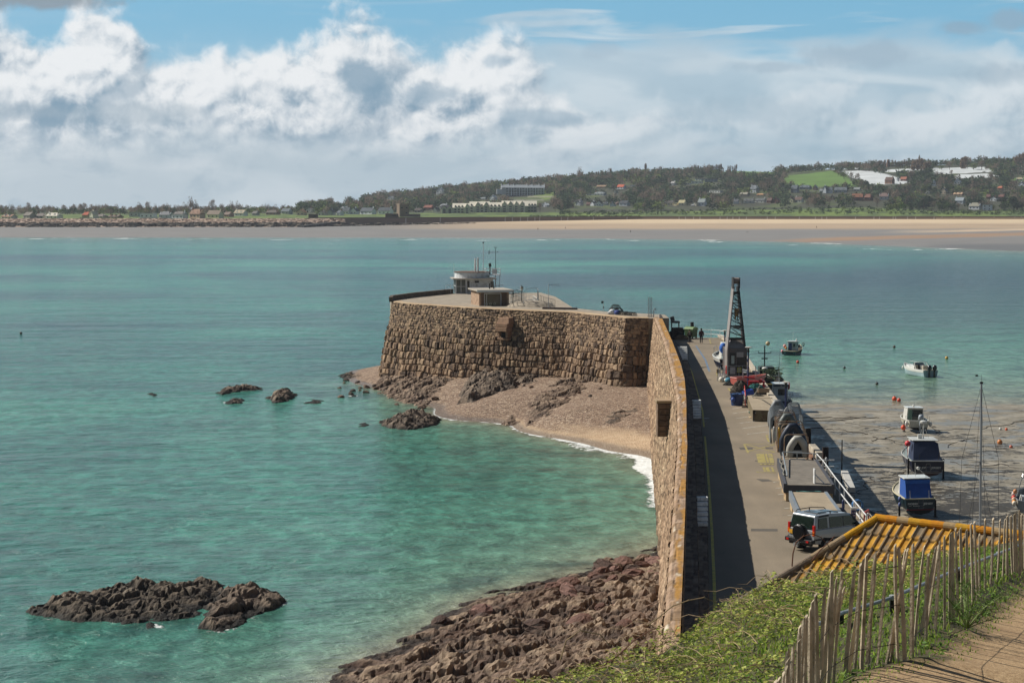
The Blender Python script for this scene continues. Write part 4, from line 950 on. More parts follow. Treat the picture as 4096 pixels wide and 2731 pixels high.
rects([(255, 288, 405, 438, 'e9edf0', '59626a'), (290, 342, 385, 434, 'e9edf0', '4d565c'), (343, 396, 387, 434, 'eef1f3', '4d565c', 'gable'), (398, 518, 388, 434, 'e4e9ed', '49525a'), (520, 630, 386, 432, 'e9edf0', '434b52'), (770, 828, 390, 420, '9b9a92', '4a423c'), (830, 900, 370, 402, 'a06a58', '8a5648'),
       (905, 938, 385, 418, 'e8e6dc', '57524e', 'gable'), (940, 1000, 362, 392, 'c9cccb', '7d8388'), (590, 640, 310, 335, 'c8ccc8', '8a9090', 'gable'), (235, 300, 328, 350, 'cfd2ca', '8c918c'), (360, 400, 330, 342, 'd9d6c4', 'c2b998', 'flat')],
      f2, 'near the square stone tower')
rects([(860, 970, 545, 590, '8a8f8c', '7b8384'), (1030, 1120, 518, 592, 'c3cbcf', 'b9c2c6', 'gable'), (1840, 1950, 640, 700, 'c9ced2', 'd3dade', 'gable'), (140, 200, 700, 780, 'e6e4da', '5a5450', 'gable')], f5, 'around the white seafront terraces')
rects([(0, 115, 695, 745, 'b9bfc4', '43403e'), (20, 120, 735, 792, 'd5dbe0', '5b6066', 'gable'), (180, 270, 740, 795, 'a58a78', '6a5048'), (250, 330, 725, 800, 'd9dde2', '3a3d42', 'gable'), (335, 435, 720, 805, 'dfe4ea', '2f3338', 'gable'), (440, 520, 735, 795, 'c9cfd6', '3a4046'), (550, 640, 745, 812, 'cfd8e0', '565c62', 'gable'),
       (640, 690, 738, 785, 'a9968a', '5f4f48'), (692, 860, 715, 800, 'd5dde6', '394047'), (330, 515, 475, 522, 'a08a70', '8f775c'), (655, 800, 467, 540, 'dfe6ec', 'b5583a'), (185, 285, 608, 635, 'c9d2d6', 'a7b2b6', 'flat'), (290, 500, 580, 635, 'c3ccd0', '7f888a'), (612, 660, 545, 605, 'e0dcc8', 'b0a888', 'gable'),
       (870, 930, 470, 492, 'd9dfe2', 'c3cacd', 'flat'), (1500, 1580, 415, 480, 'e8eaea', '9a9a98'), (1725, 1808, 438, 462, 'cfd6da', 'aab3b8', 'flat'), (1810, 2010, 410, 452, 'd5dde2', 'a3aeb4', 'flat'), (1885, 2012, 378, 410, 'b9c4ca', '93a0a6', 'flat'), (2020, 2240, 372, 432, '7f8f98', '56626a', 'flat'), (2090, 2330, 553, 592, 'd9dcd8', 'e1e3de', 'flat'),
       (1395, 1450, 728, 782, 'b3a58c', 'cfc7ae', 'gable'), (1452, 1550, 712, 792, 'e3dfca', '57544e'), (1552, 1622, 752, 797, 'd9cda6', 'c8b98c', 'flat'), (1625, 1740, 707, 797, 'ded6b4', 'b6ae86'), (1820, 1878, 770, 803, 'd9dcdc', '8d9090'), (1880, 1928, 745, 803, 'd8d3bd', 'b5ae94', 'flat'), (1930, 2060, 685, 800, 'e9edf0', '8b9696')],
      f6, 'behind the golf links left of the green field')
rects([(130, 212, 765, 850, 'dfe3e4', '5f6468'), (215, 275, 775, 842, 'cfc6ac', 'b5ac90', 'flat'), (290, 465, 760, 832, 'd9dcd6', '5a5d5c'), (470, 655, 758, 828, 'd5d9d4', '555a5a'), (660, 750, 750, 835, '7d5a4a', '5d4840'), (755, 860, 752, 838, '84604f', '5d4840', 'gable'), (230, 380, 665, 728, '9a9282', '8e8b7c'), (390, 530, 555, 675, 'b9c0c4', '6b7278'),
       (490, 620, 682, 718, 'b08d6a', 'b79068'), (985, 1092, 740, 832, 'e0d9b8', '4e3c34', 'gable'), (1095, 1230, 735, 827, 'e6e4da', '5f4a42'), (1035, 1152, 555, 680, '6d7b85', '545e66'), (1155, 1360, 552, 622, '71808a', '57636b'), (1375, 1445, 555, 640, 'a9867a', 'a5b0b4', 'gable'), (1480, 1532, 620, 665, 'c3c9cc', '7d858a'),
       (1535, 1600, 565, 682, 'dfe6ea', '5a666e', 'gable'), (1602, 1680, 590, 680, 'cbd3d8', '5a666e'), (1700, 1920, 585, 672, 'aab4ba', '6c757a'), (2010, 2120, 590, 652, 'b5bcbc', '8a9290'), (1980, 2175, 685, 802, '6a4a3c', '8a5c42'), (2180, 2310, 692, 802, '6b4f42', '7a5444'), (1640, 1720, 720, 782, '7a6a62', '4f4a48', 'gable')],
      f7, 'below the green and white fields')
rects([(150, 300, 430, 542, '8a6a58', '5c463c'), (395, 500, 425, 497, 'b07a68', 'a86c56'), (338, 362, 440, 497, 'e0e4e6', 'c5c9cb', 'gable'), (60, 220, 680, 792, 'cfd6da', '87706a'), (890, 950, 490, 572, 'dfe6eb', 'b9c2c8', 'gable'), (1240, 1350, 462, 547, 'dfe5ea', 'a9b3ba', 'gable'), (1035, 1130, 605, 702, 'cdbfa6', '5d666c', 'gable'),
       (1135, 1195, 680, 718, 'cdbfa6', '9a8d78', 'flat'), (1230, 1400, 672, 722, 'c2a184', 'b09476'), (1480, 1680, 832, 940, 'e4e8ea', '8d8b7c'), (1690, 1860, 850, 955, 'e9ecee', '9a988a', 'flat'), (1750, 1818, 700, 782, '6f5348', '6a4a42'), (1820, 1940, 735, 812, 'dfe3e6', '3f4448', 'gable'), (1942, 2050, 700, 775, '6f5348', '6a4a42'),
       (1925, 2010, 575, 627, 'b07a5c', 'b56a4c'), (2215, 2330, 435, 492, 'dfe3e0', 'a49a7c'), (2262, 2352, 510, 572, 'dfe6ee', '4d5a62', 'gable'), (1260, 1420, 750, 852, 'c8d0d6', '8c989e'), (795, 860, 645, 690, 'c9cdc8', 'a9aaa0', 'flat')],
      f8, 'on the right below the windmill')
rg = {}
for o in list(COL.objects):
    if '_r' in o: rg.setdefault(o['_r'], []).append(o)
for r_, hs_ in rg.items():
    for k, o in enumerate(sorted(hs_, key=lambda o: o.location.x/o.location.y)):
        w, f, ty = cname(o['_w']), cname(o['_f'], True), {'side': 'house', 'gable': 'gabled house', 'flat': 'flat-roofed house'}[o['_t']]
        o['label'] = f"{w} {ty} with {f} roof, {ORD[k]} from the left {r_}" if o['_t'] != 'flat' else f"{w} {ty}, {ORD[k]} from the left {r_}"
        if len(o['label'].split()) > 16: o['label'] = f"{w} {ty}, {ORD[k]} from the left {r_}"
        if len(o['label'].split()) > 16: o['label'] = f"{w.split()[-1]} {ty.split()[-1]}, {ORD[k]} from the left {r_}"
        for kk in ('_r', '_w', '_f', '_t'): del o[kk]

# white seafront terraces with bright roofs
def terrace(rect, gables, dormers, label, wall='cfd1ba', roof='ddd7c5', dark=()):
    x0, x1, y0, y1 = rect; X, Y, z = far_pt((x0+x1)/2, y1); s = F/Y; w = (x1-x0)/s; h = (y1-y0)/s; d = 14; HOUSES.append((x0, x1, y0, y1, Y))
    e = empty('terrace_block', (X, Y+d/2, z-.3), 0, label, 'apartment block'); wh = h*.58
    b_ = MB(); b_.box((0, 0, wh/2), (w, d, wh)); b_.build('wall', hm(wall), e)
    q = MB()
    for sy in (-1, 1):
        a = [(-w/2-.3, sy*(d/2+.4), wh-.1), (w/2+.3, sy*(d/2+.4), wh-.1), (w/2+.3, 0, h), (-w/2-.3, 0, h)]; q.slab(a if sy < 0 else a[::-1], 0, (0, 0, .25))
    rf = q.build('roof', hm(roof), e)
    for sx in (-1, 1):
        b_ = MB(); b_.slab([(sx*(w/2-.05), -d/2, wh), (sx*(w/2-.05), d/2, wh), (sx*(w/2-.05), 0, h-.1)], 0, (-sx*.3, 0, 0)); b_.build('wall', hm(wall), e)
    for k, (a, b) in enumerate(gables):
        xa, xb = -w/2+w*a, -w/2+w*b; xm = (xa+xb)/2; hh = h*.97
        g = MB(); g.slab([(xa, -d/2-1.6, 0), (xb, -d/2-1.6, 0), (xb, -d/2-1.6, wh), (xm, -d/2-1.6, hh), (xa, -d/2-1.6, wh)], 0, (0, 1.5+d*.45, 0)); ga = g.build('gable_front', hm(wall), e)
        for sx, xx in ((-1, xa), (1, xb)):
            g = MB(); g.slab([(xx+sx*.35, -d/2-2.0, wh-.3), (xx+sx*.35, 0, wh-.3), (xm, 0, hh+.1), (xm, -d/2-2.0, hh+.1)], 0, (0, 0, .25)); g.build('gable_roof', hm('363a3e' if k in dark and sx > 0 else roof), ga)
        for r_ in range(3):
            g = MB(); g.box((xm, -d/2-1.66, wh*(.2+.33*r_)), ((xb-xa)*.5, .14, 1.5)); g.build('window', glass_mat('far_window', '2a3238', .3), ga)
    for a in dormers:
        xx = -w/2+w*a; g = MB(); g.slab([(xx-1, -d/2+.3, wh+.4), (xx+1, -d/2+.3, wh+.4), (xx+1, -d/2+.3, wh+1.7), (xx, -d/2+.3, wh+2.9), (xx-1, -d/2+.3, wh+1.7)], 0, (0, 3, 0)); dm = g.build('dormer', hm('8d907e'), rf)
        g = MB(); g.box((xx, -d/2+.25, wh+1.1), (1.2, .12, 1.1)); g.build('window', glass_mat('far_window', '2a3238', .3), dm)
        for r_ in range(2):
            g = MB(); g.box((xx, -d/2-.03, wh*(.28+.42*r_)), (2.2, .14, 1.5)); g.build('window', glass_mat('far_window', '2a3238', .3), e)
            g = MB(); g.box((xx, -d/2-.7, wh*(.28+.42*r_)-1.1), (3.2, 1.3, .18)); g.build('balcony', hm('c9ccbf'), e)
    return e
terrace(f5(435, 695, 640, 798), [(.74, 1.0)], [.17, .37, .58], 'cream seafront terrace with three dormers, leftmost of the big pale-roofed blocks')
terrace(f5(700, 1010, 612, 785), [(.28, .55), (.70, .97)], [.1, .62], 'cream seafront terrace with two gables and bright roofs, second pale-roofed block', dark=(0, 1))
terrace(f5(1012, 1200, 625, 785), [], [.15, .45, .78], 'low pale terrace with dormers between the two gabled seafront blocks')
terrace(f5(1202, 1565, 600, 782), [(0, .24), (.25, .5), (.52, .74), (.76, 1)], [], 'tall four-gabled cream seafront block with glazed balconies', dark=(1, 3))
terrace(f5(1568, 1750, 602, 785), [], [.35, .6, .85], 'rightmost seafront block with pale roof and three white dormers', wall='8d8f84')
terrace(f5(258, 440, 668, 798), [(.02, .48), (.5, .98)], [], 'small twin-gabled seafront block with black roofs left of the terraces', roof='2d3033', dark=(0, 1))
def hotel():
    x0, x1, y0, y1 = f5(1195, 1875, 348, 525); X, Y, z = far_pt((x0+x1)/2, y1); s = F/Y; w = (x1-x0)/s; h = (y1-y0)/s; HOUSES.append((x0-4, x1, y0, y1, Y))
    e = empty('apartment_building', (X, Y, z-.4), .04, 'long white five-storey apartment building among the trees on the hillside', 'apartment building')
    W = hm('c9d0d4'); wh = h*.72
    b_ = MB(); b_.box((w*.06, 8, wh/2), (w*.88, 14, wh)); b_.box((-w*.44, 9, wh*.62), (w*.12, 13, wh*.9)); b_.box((-w*.55, 9, wh*.55), (w*.1, 11, wh*.6)); b_.build('wall', W, e)
    q = MB()
    for sy in (-1, 1):
        a = [(-w/2, 8+sy*7.6, wh*1.02), (w/2, 8+sy*7.6, wh*.98), (w/2, 8, h*.96), (-w/2, 8, h)]; q.slab(a if sy < 0 else a[::-1], 0, (0, 0, .3))
    q.build('roof', hm('8b949a'), e)
    for k, a in enumerate((-.5, -.34, -.22, .09, .21, .37, .49)):
        b_ = MB(); b_.slab([(w*a, .3, wh*.9), (w*a, 15.5, wh*.9), (w*a, 8, h*1.08)], 0, (.9, 0, 0)); b_.box((w*a+.45, 8, h*1.04), (1.0, 1.6, 2.2)); b_.build('party_gable', hm('c2c8cb'), e)
    for r_ in range(5):
        for k in range(14):
            xx = w*(-.36+.062*k); zz = wh*(r_+.5)/5
            b_ = MB(); b_.box((xx, .95, zz), (2.1 if k % 3 else 3.4, .16, 1.5)); b_.build('window', glass_mat('far_window', '2a3238', .3), e)
    for r_ in range(1, 5):
        for k in range(0, 14, 3):
            b_ = MB(); b_.box((w*(-.36+.062*k), .2, wh*r_/5-.1), (4.4, 1.8, .9)); b_.build('balcony', hm('dfe4e6'), e)
hotel()
def villa():
    r_ = f5(180, 312, 400, 500); e = house(r_, 'd3d8da', 'b4bcc0', 'gable', name='villa', label='white Victorian-style villa with pale gables on the wooded slope'); e['category'] = 'villa'
villa()
def slabwall(name, rect, col, label, cat='wall', th=.6, dz=0):
    x0, x1, y0, y1 = rect; a = far_pt(x0, y1); b = far_pt(x1, y1); h = (y1-y0)*((a[1]+b[1])/2)/F
    e = MB(); e.box((0, 0, h/2), (math.hypot(b[0]-a[0], b[1]-a[1]), th, h)); o = e.build(name, hm(col)); o.location = ((a[0]+b[0])/2, (a[1]+b[1])/2, min(a[2], b[2])+dz); o.rotation_euler = (0, 0, math.atan2(b[1]-a[1], b[0]-a[0]))
    HOUSES.append((x0, x1, y0, y1, (a[1]+b[1])/2)); return tag(o, label, cat)
slabwall('garden_wall', f5(1610, 2015, 527, 552), 'b5b49c', 'long pale terrace wall below the hillside apartment building')
slabwall('garden_wall', f5(1390, 1865, 580, 602), 'a9ab98', 'second pale wall just above the seafront terraces')
slabwall('garden_wall', f1(990, 1065, 458, 471), 'eef0ee', 'short white garden wall in front of the white flat-roofed shore house')
slabwall('garden_wall', f1(540, 625, 468, 476), 'd9d3c0', 'low cream garden wall on top of the rock bank')
slabwall('garden_wall', f1(1070, 1148, 459, 471), 'eceeec', 'white garden wall left of the white flat-roofed shore house')
# fort, bunkers, windmill, slipway
def fort():
    x0, x1, y0, y1 = f2(650, 730, 366, 452); X, Y, z = far_pt((x0+x1)/2, y1-.3); s = F/Y; w = (x1-x0)/s; h = (y1-y0)/s; HOUSES.append((x0-4, x1+12, y0, y1, Y))
    e = empty('stone_tower', (X, Y+w/2, z-.5), .35, 'square brown stone fort tower with small openings by the links', 'tower'); m_ = hm('7d6c5c')
    b_ = MB(); b_.box((0, 0, h/2), (w*.85, w*.85, h), top=(.93, .93)); b_.build('wall', m_, e)
    b_ = MB(); b_.box((0, 0, h+.2), (w*.84, w*.84, 1.0)); b_.build('parapet', hm('8a7867'), e)
    for xx, zz in ((-.2, .75), (.22, .75), (.2, .35)):
        b_ = MB(); b_.box((w*xx, -w*.41, h*zz), (1.6, .5, 1.1)); b_.build('window', hm('1d1a17'), e)
    b_ = MB(); b_.box((w*.8, 1, 1.6), (w*1.3, 9, 3.2)); b_.build('outwork', m_, e)
fort()
def bunker(rect, label):
    x0, x1, y0, y1 = rect; X, Y, z = far_pt((x0+x1)/2, y1-.4); s = F/Y; w = (x1-x0)/s; h = (y1-y0)/s; e = empty('bunker', (X, Y+4, z-.3), .1, label, 'bunker')
    b_ = MB(); b_.box((0, 0, h/2), (w, 8, h), top=(.85, .85)); b_.box((-w*.25, 0, h*.6), (w*.45, 7, h*.9)); b_.build('wall', hm('57493e'), e, bevel=.3)
    b_ = MB(); b_.box((w*.15, -3.9, h*.55), (w*.3, .5, h*.3)); b_.build('slit', hm('15120f'), e)
bunker(f2(570, 665, 428, 458), 'dark concrete bunker just left of the stone fort tower'); bunker(f1(2070, 2140, 432, 462), 'small concrete bunker on the bank above the slipway')
def slip():
    a = at(304.5, 226.8, 5.2); b = at(339.5, 223.6, 7.4); e = MB(); d = Vector(b)-Vector(a); n_ = Vector((-d.y, d.x, 0)).normalized()*6
    e.slab([Vector(a)+Vector((0, 0, .9)), Vector(b)+Vector((0, 0, 1.6)), Vector(b)-Vector((0, 0, 3)), Vector(a)-Vector((0, 0, 2))], 0, n_)
    for k in range(9): p = Vector(a)+d*(k/8); e.box((p.x, p.y-.4, p.z-.3), (.8, .8, 2.6))
    tag(e.build('slipway', hm('2b2a26')), 'dark weedy slipway running down onto the far beach', 'slipway')
slip()
def windmill():
    X, Y, z = far_pt(886.8, 167.2); s = F/Y; e = empty('windmill_tower', (X, Y, z-1), 0, 'old brown windmill tower without sails on the skyline', 'windmill'); h = 8/s; r = 2.3/s; HOUSES.append((883, 891, 158, 167, Y))
    b_ = MB(); b_.lathe((0, 0, 0), [(r, 0), (r*.8, h*.55), (r*.62, h*.86)], 16); b_.build('tower', hm('6d5548'), e)
    b_ = MB(); b_.lathe((0, 0, h*.86), [(r*.66, 0), (r*.62, h*.1), (r*.55, h*.13)], 16); b_.build('cap', hm('a8977f'), e)
    for zz in (.3, .6): b_ = MB(); b_.box((0, -r*(.88-.3*zz), h*zz), (1.2, .6, 1.8)); b_.build('window', hm('1d1a17'), e)
    b_ = MB(); b_.box((-6, 4, 1.2), (14, 6, 2.6)); b_.box((10, 4, 1.4), (12, 6, 2.8)); b_.build('mill_house', hm('4a3c35'), e)
windmill()
# sea wall of the bay with white stains, steps, flag; rubble bank at the left
def seawall():
    P_ = np.arange(318, 1100, .8); tt = np.linspace(0, 1, 5); p, t_ = np.meshgrid(P_, tt, indexing='ij'); Yw = wallY(p); Y = Yw-1.6+1.6*t_; zt = ZP+.8; zb = zbk(p)-.3; z = zb+(zt-zb)*t_
    c = np.zeros(p.shape+(3,))+lc('8a7463')[0]; st = (vnoise(p*1.1, p*0+3, 4) > .34)[..., None]*(t_ < .8)[..., None]*(_h(np.floor(p*.9), p*0, 3) > .35)[..., None]*sstep(p, 400, 520)[..., None]; c = np.where(st, lc('c9bfb2')[0], c); c = np.where((t_ > .9)[..., None], lc('4f463c')[0], c)
    fade = (p > 935)[..., None]*(t_ < .6)[..., None]; c = np.where(fade, lc('b7a084')[0], c)
    tag(np_mesh('sea_wall', np.stack([(p-512)*Y/F, Y, z], -1).reshape(-1, 3), grid_quads(len(P_), 5), M_FARSAND, colors=c.reshape(-1, 3), smooth=False), 'long low stained sea wall between the far beach and the golf links', 'wall')
    e = MB(); a = np.arange(318, 1100, 6)
    for p0 in a:
        Ya = float(wallY(p0)); Yb = float(wallY(p0+6)); e.quad(((p0-512)*Ya/F, Ya, ZP+.8), ((p0+6-512)*Yb/F, Yb, ZP+.8), ((p0+6-512)*(Yb+5)/F, Yb+5, ZP+.8), ((p0-512)*(Ya+5)/F, Ya+5, ZP+.8))
    tag(e.build('promenade', hm('5f5448')), kind='structure')
seawall()
def armour():
    rs = np.random.RandomState(9); N = 5200; P_ = rs.uniform(-40, 345, N); k = rs.rand(N)**.8; P_[:500] = rs.uniform(345, 475, 500); k[:500] *= .25; Yw = wallY(P_); Y = Yw-46*(1-k)-.5; z = 4.6+(ZP-5.4)*k+rs.uniform(-.3, .3, N)
    s_ = rs.uniform(.7, 1.9, N)*np.where(k < .45, 1.2, .8); V = []; Q = []; C = []
    base = np.array([(-1, -1, -1), (1, -1, -1), (1, 1, -1), (-1, 1, -1), (-1, -1, 1), (1, -1, 1), (1, 1, 1), (-1, 1, 1)], float)
    fq = np.array([(3, 2, 1, 0), (4, 5, 6, 7), (0, 1, 5, 4), (1, 2, 6, 5), (2, 3, 7, 6), (3, 0, 4, 7)])
    j = base[None]*s_[:, None, None]*(.6+.5*rs.rand(N, 8, 3)); ang = rs.rand(N)*3; ca, sa = np.cos(ang)[:, None], np.sin(ang)[:, None]
    x, y = j[..., 0]*ca-j[..., 1]*sa, j[..., 0]*sa+j[..., 1]*ca
    V = np.stack([x+((P_-512)*Y/F)[:, None], y+Y[:, None], j[..., 2]*.8+z[:, None]], -1).reshape(-1, 3); Q = (fq[None]+(np.arange(N)*8)[:, None, None]).reshape(-1, 4)
    pal = lc('c4b19f', 'b5a08e', 'a08c7c', 'bdab9c'); dk = lc('4a463e', '6b6357', '3a3833', '8b8173'); c = np.where((k > .42)[:, None], pal[rs.randint(0, 4, N)], dk[rs.randint(0, 4, N)]); C = np.repeat(c, 8, axis=0)
    tag(np_mesh('rock_armour', V, Q, M_FAR, colors=C, smooth=False), kind='stuff')
    # the slope beneath
    e = MB(); a = np.arange(-60, 330, 10)
    for p0 in a:
        q = []
        for p1 in (p0, p0+10):
            Yw1 = float(wallY(p1)); q.append(((p1-512)*(Yw1-47)/F, Yw1-47, 4.9)); q.append(((p1-512)*Yw1/F, Yw1, ZP+.1))
        e.quad(q[0], q[2], q[3], q[1])
    tag(e.build('bank', hm('a08b7a')), kind='structure')
armour()

# trees
M_LEAF = attr_mat('foliage', .95, .25, .6, 0, spec=.05)
_fb = _M['foliage'].node_tree.nodes['Principled BSDF']; _fb.inputs['Transmission Weight'].default_value = 0
def _twosided(m):
    t = NT(m.node_tree); b = m.node_tree.nodes['Principled BSDF']; tr = t.n('ShaderNodeBsdfTranslucent'); mx = t.n('ShaderNodeMixShader'); mx.inputs[0].default_value = .42
    t.put(tr.inputs[0], b.inputs['Base Color'].links[0].from_socket); o = m.node_tree.nodes['Material Output']; t.nt.links.new(b.outputs[0], mx.inputs[1]); t.nt.links.new(tr.outputs[0], mx.inputs[2]); t.nt.links.new(mx.outputs[0], o.inputs[0])
_twosided(M_LEAF)
_lf = _M['foliage'].node_tree
def crown_np(kind, seed, n, H):
    """leaf-cluster faces of a crown of height H, spread through a lumpy volume"""
    rs = np.random.RandomState(seed)
    if kind == 'poplar': R_, h0, ex = H*.11, .12, 1.0
    elif kind == 'pine': R_, h0, ex = H*.42, .60, 1
    elif kind == 'bare': R_, h0, ex = H*.34, .28, 1
    else: R_, h0, ex = H*.48, .10, 1
    m = 9 if kind != 'poplar' else 6
    cz = rs.rand(m); an = rs.rand(m)*6.28; rad = np.sqrt(rs.rand(m))*R_*.62
    if kind == 'pine': cc = np.stack([np.cos(an)*rad*1.2, np.sin(an)*rad*1.2, H*(h0+.32*cz)], -1); rr = np.stack([R_*.5+0*cz, R_*.5+0*cz, H*.055+0*cz], -1)
    elif kind == 'poplar': cc = np.stack([np.cos(an)*rad*.4, np.sin(an)*rad*.4, H*(.2+.7*cz)], -1); rr = np.stack([R_*.8+0*cz, R_*.8+0*cz, H*.22+0*cz], -1)
    else: cc = np.stack([np.cos(an)*rad, np.sin(an)*rad, H*(h0+.2+.55*cz*(1-rad/R_*.4))], -1); rr = np.stack([R_*(.42+.2*rs.rand(m)), R_*(.42+.2*rs.rand(m)), H*(.16+.08*rs.rand(m))], -1)
    i = rs.randint(0, m, n); d = rs.randn(n, 3); d /= np.linalg.norm(d, axis=1)[:, None]; r = rs.rand(n)**.35
    c = cc[i]+d*rr[i]*r[:, None]
    sz = H*(.045 if kind != 'bare' else .05)*(.6+.8*rs.rand(n)) if n < 200 else H*.032*(.6+.8*rs.rand(n))
    if n < 80: sz = sz*1.15
    a = rs.randn(n, 3); a /= np.linalg.norm(a, axis=1)[:, None]; b = np.cross(a, rs.randn(n, 3)); b /= np.linalg.norm(b, axis=1)[:, None]
    if kind in ('bare', 'poplar'): a[:, 2] = np.abs(a[:, 2])+1.0; a /= np.linalg.norm(a, axis=1)[:, None]; a = a*1.7; b = b*(.28 if kind == 'bare' else .45)
    a = a*sz[:, None]; b = b*sz[:, None]
    V = np.stack([c-a-b, c+a-b, c+a+b, c-a+b], 1)
    br = .65+.5*rs.rand(m)[i]+.25*rs.rand(n)
    return V, br
TCOL = {'ever': ('35452f', '41523b', '4c5c44'), 'bare': ('75685a', '817465', '6b6156'), 'olive': ('5f6c40', '6d7a48', '56603a'), 'poplar': ('7d6c5b', '897663', '756957'), 'pine': ('333f2e', '3b4936', '2c3829'), 'green': ('4f6a30', '5a7535', '486029')}
def tree_proto(kind, seed, n=260):
    H = 10.; gk = kind if kind in ('poplar', 'pine', 'bare') else 'ever'
    V, br = crown_np(gk, seed, n, H); pal = lc(*TCOL[kind]); rs = np.random.RandomState(seed); c = np.repeat((pal[rs.randint(0, 3, n)]*br[:, None])[:, None], 4, 1)
    root = empty('tree'); cr = np_mesh('crown', V.reshape(-1, 3), np.arange(n*4).reshape(n, 4), M_LEAF, root, c.reshape(-1, 3), smooth=False)
    b_ = MB(); top = H*(.9 if gk == 'poplar' else .68)
    b_.tube([(0, 0, -1), (.05, 0, H*.2), (-.05, .08, H*.45), (.05, 0, top)], [.32, .22, .15, .05], 6)
    for k in range(6 if gk != 'poplar' else 0):
        a = k*2.4+seed; z0 = H*(.25+.05*k) if gk != 'pine' else H*(.5+.05*k); b_.tube([(0, 0, z0), (math.cos(a)*1.1, math.sin(a)*1.1, z0+1.0), (math.cos(a)*2.2, math.sin(a)*2.2, z0+(2.6 if gk != 'pine' else 1.2))], [.12, .08, .03], 5)
    b_.build('trunk', mat('bark', '4a4036', .95, .25, 2), root)
    return root
def blocked(px, py, h, Y, w=3):
    for (a, b, c, d, Yh) in HOUSES:
        if Y < Yh+12 and a-w < px < b+w and py > c and py-h < d-1: return True
    return False
FIELDS = [[(785, 184), (783, 175), (832, 170), (852, 183), (862, 187)], [(836, 170), (893, 175), (908, 184), (868, 185)], [(884, 172), (884, 169), (926, 167), (926, 171.5)], [(931, 174.5), (931, 168), (984, 166.5), (984, 172)], [(720, 174.5), (722, 170), (775, 168.5), (776, 173)], [(950, 179), (958, 174), (985, 173.5), (1000, 177)], [(1008, 182), (1016, 177), (1050, 176), (1050, 182)]]
def in_fields(px, py):
    return any(bool(inpoly(np.array([px]), np.array([py]), f)[0]) for f in FIELDS)
PROT = {k: [tree_proto(k, 10+j+3*i) for j in range(n)] for i, (k, n) in enumerate((('ever', 3), ('bare', 3), ('olive', 2), ('poplar', 2), ('pine', 2), ('green', 1)))}
_used = set()
TLAB = {'ever': 'dark rounded evergreen tree', 'bare': 'leafless grey-brown tree', 'olive': 'olive-green bushy tree', 'poplar': 'tall narrow leafless poplar', 'pine': 'dark flat-topped pine', 'green': 'bright fresh-green tree'}
TNAME = {'ever': 'evergreen_tree', 'bare': 'bare_tree', 'olive': 'bushy_tree', 'poplar': 'poplar_tree', 'pine': 'pine_tree', 'green': 'leafy_tree'}
NT_ = [0]
def tree(kind, px, py, hp_, where, wide=1.0):
    X, Y, z = far_pt(px, py); H = hp_*Y/F
    if kind not in ('poplar',) and blocked(px, py, hp_*.8, Y, 2): return
    rs = random.Random(int(px*31+py*7)); pr = rs.choice(PROT[kind])
    if pr.name in _used: r_ = copy_tree(pr)
    else: r_ = pr; _used.add(pr.name)
    r_.name = TNAME[kind]; r_.location = (X, Y, z-.3); s = H/10; r_.scale = (s*wide*rs.uniform(.9, 1.15), s*wide, s); r_.rotation_euler = (0, 0, rs.uniform(0, 6.28)); NT_[0] += 1
    tag(r_, TLAB[kind]+' '+where, 'tree', TNAME[kind].replace('_', ' ')+'s '+where)
rt = random.Random(3)
def skyl(px): return float(skyp(px))
for k in range(58):      # left plain
    px = 2+k*5.3+rt.uniform(-2, 2); kd = rt.choice(['bare', 'bare', 'bare', 'ever']); tree(kd, px, 212.6+rt.uniform(-.8, .8), rt.uniform(5, 9) if kd == 'bare' else rt.uniform(4, 6.5), 'on the low plain behind the left shore', 1.1)
for px, h in ((191, 16), (196, 13), (185, 11), (232, 12), (140, 11), (148, 11), (168, 10), (82, 9), (238, 12), (213, 13)): tree('bare', px, 213.5, h, 'standing tall behind the shore houses', .9)
for px, h in ((111, 10), (112, 7), (150, 9), (158, 8), (166, 9), (172, 9), (4, 8)): tree('ever', px, 214.5, h, 'behind the shore houses', 1.3)
for px, py, h in ((313.5, 201.5, 9), (327, 200, 8), (336, 200, 7.5), (449, 189, 12), (441, 189, 9), (468, 0, 6), (496, 186.5, 9), (520, 183, 11), (582, 179.5, 9), (352, 199, 9), (372, 194, 8), (388, 191, 8), (404, 190, 6)): tree('ever', px, py or skyl(px)+1, h, 'on the wooded skyline', 1.25)
for px, h in ((427, 8), (447, 8), (430, 8), (415, 7), (461, 6), (477, 6), (580, 13), (708, 9), (607, 8)): tree('bare', px, skyl(px)+1, h, 'on the wooded skyline', 1)
for px, h in ((503, 9), (510, 10), (522, 10), (557, 10), (565, 8), (573, 9), (596, 8), (598, 8), (610.5, 10), (617, 7), (624, 8), (628, 8), (632, 8), (645, 13), (670, 7), (673, 8)): tree('poplar', px, skyl(px)+1.5, h, 'on the wooded skyline', 1)
for x0, n, st, h in ((692, 5, 1.9, 9), (703, 4, 1.8, 8.5), (712, 6, 1.7, 10), (727, 3, 1.3, 10), (731.5, 4, 1.4, 8.5), (876, 7, 1.3, 9), (894, 20, 1.75, 8.5), (918, 1, 1, 13)):
    for k in range(n): tree('poplar', x0+k*st, skyl(x0)+2.0, h*rt.uniform(.85, 1.12), 'in a row along the ridge', .8)
for px, py, h in ((912, 171, 12), (916, 171, 13), (920, 172, 13), (924, 173, 12), (928, 173, 11), (962, 169, 11), (963.5, 169, 12), (960.5, 169, 11), (1018, 167, 14), (1022, 166, 13), (1015, 168, 11)): tree('poplar', px, py, h, 'in a dense clump near the windmill', 2.2)
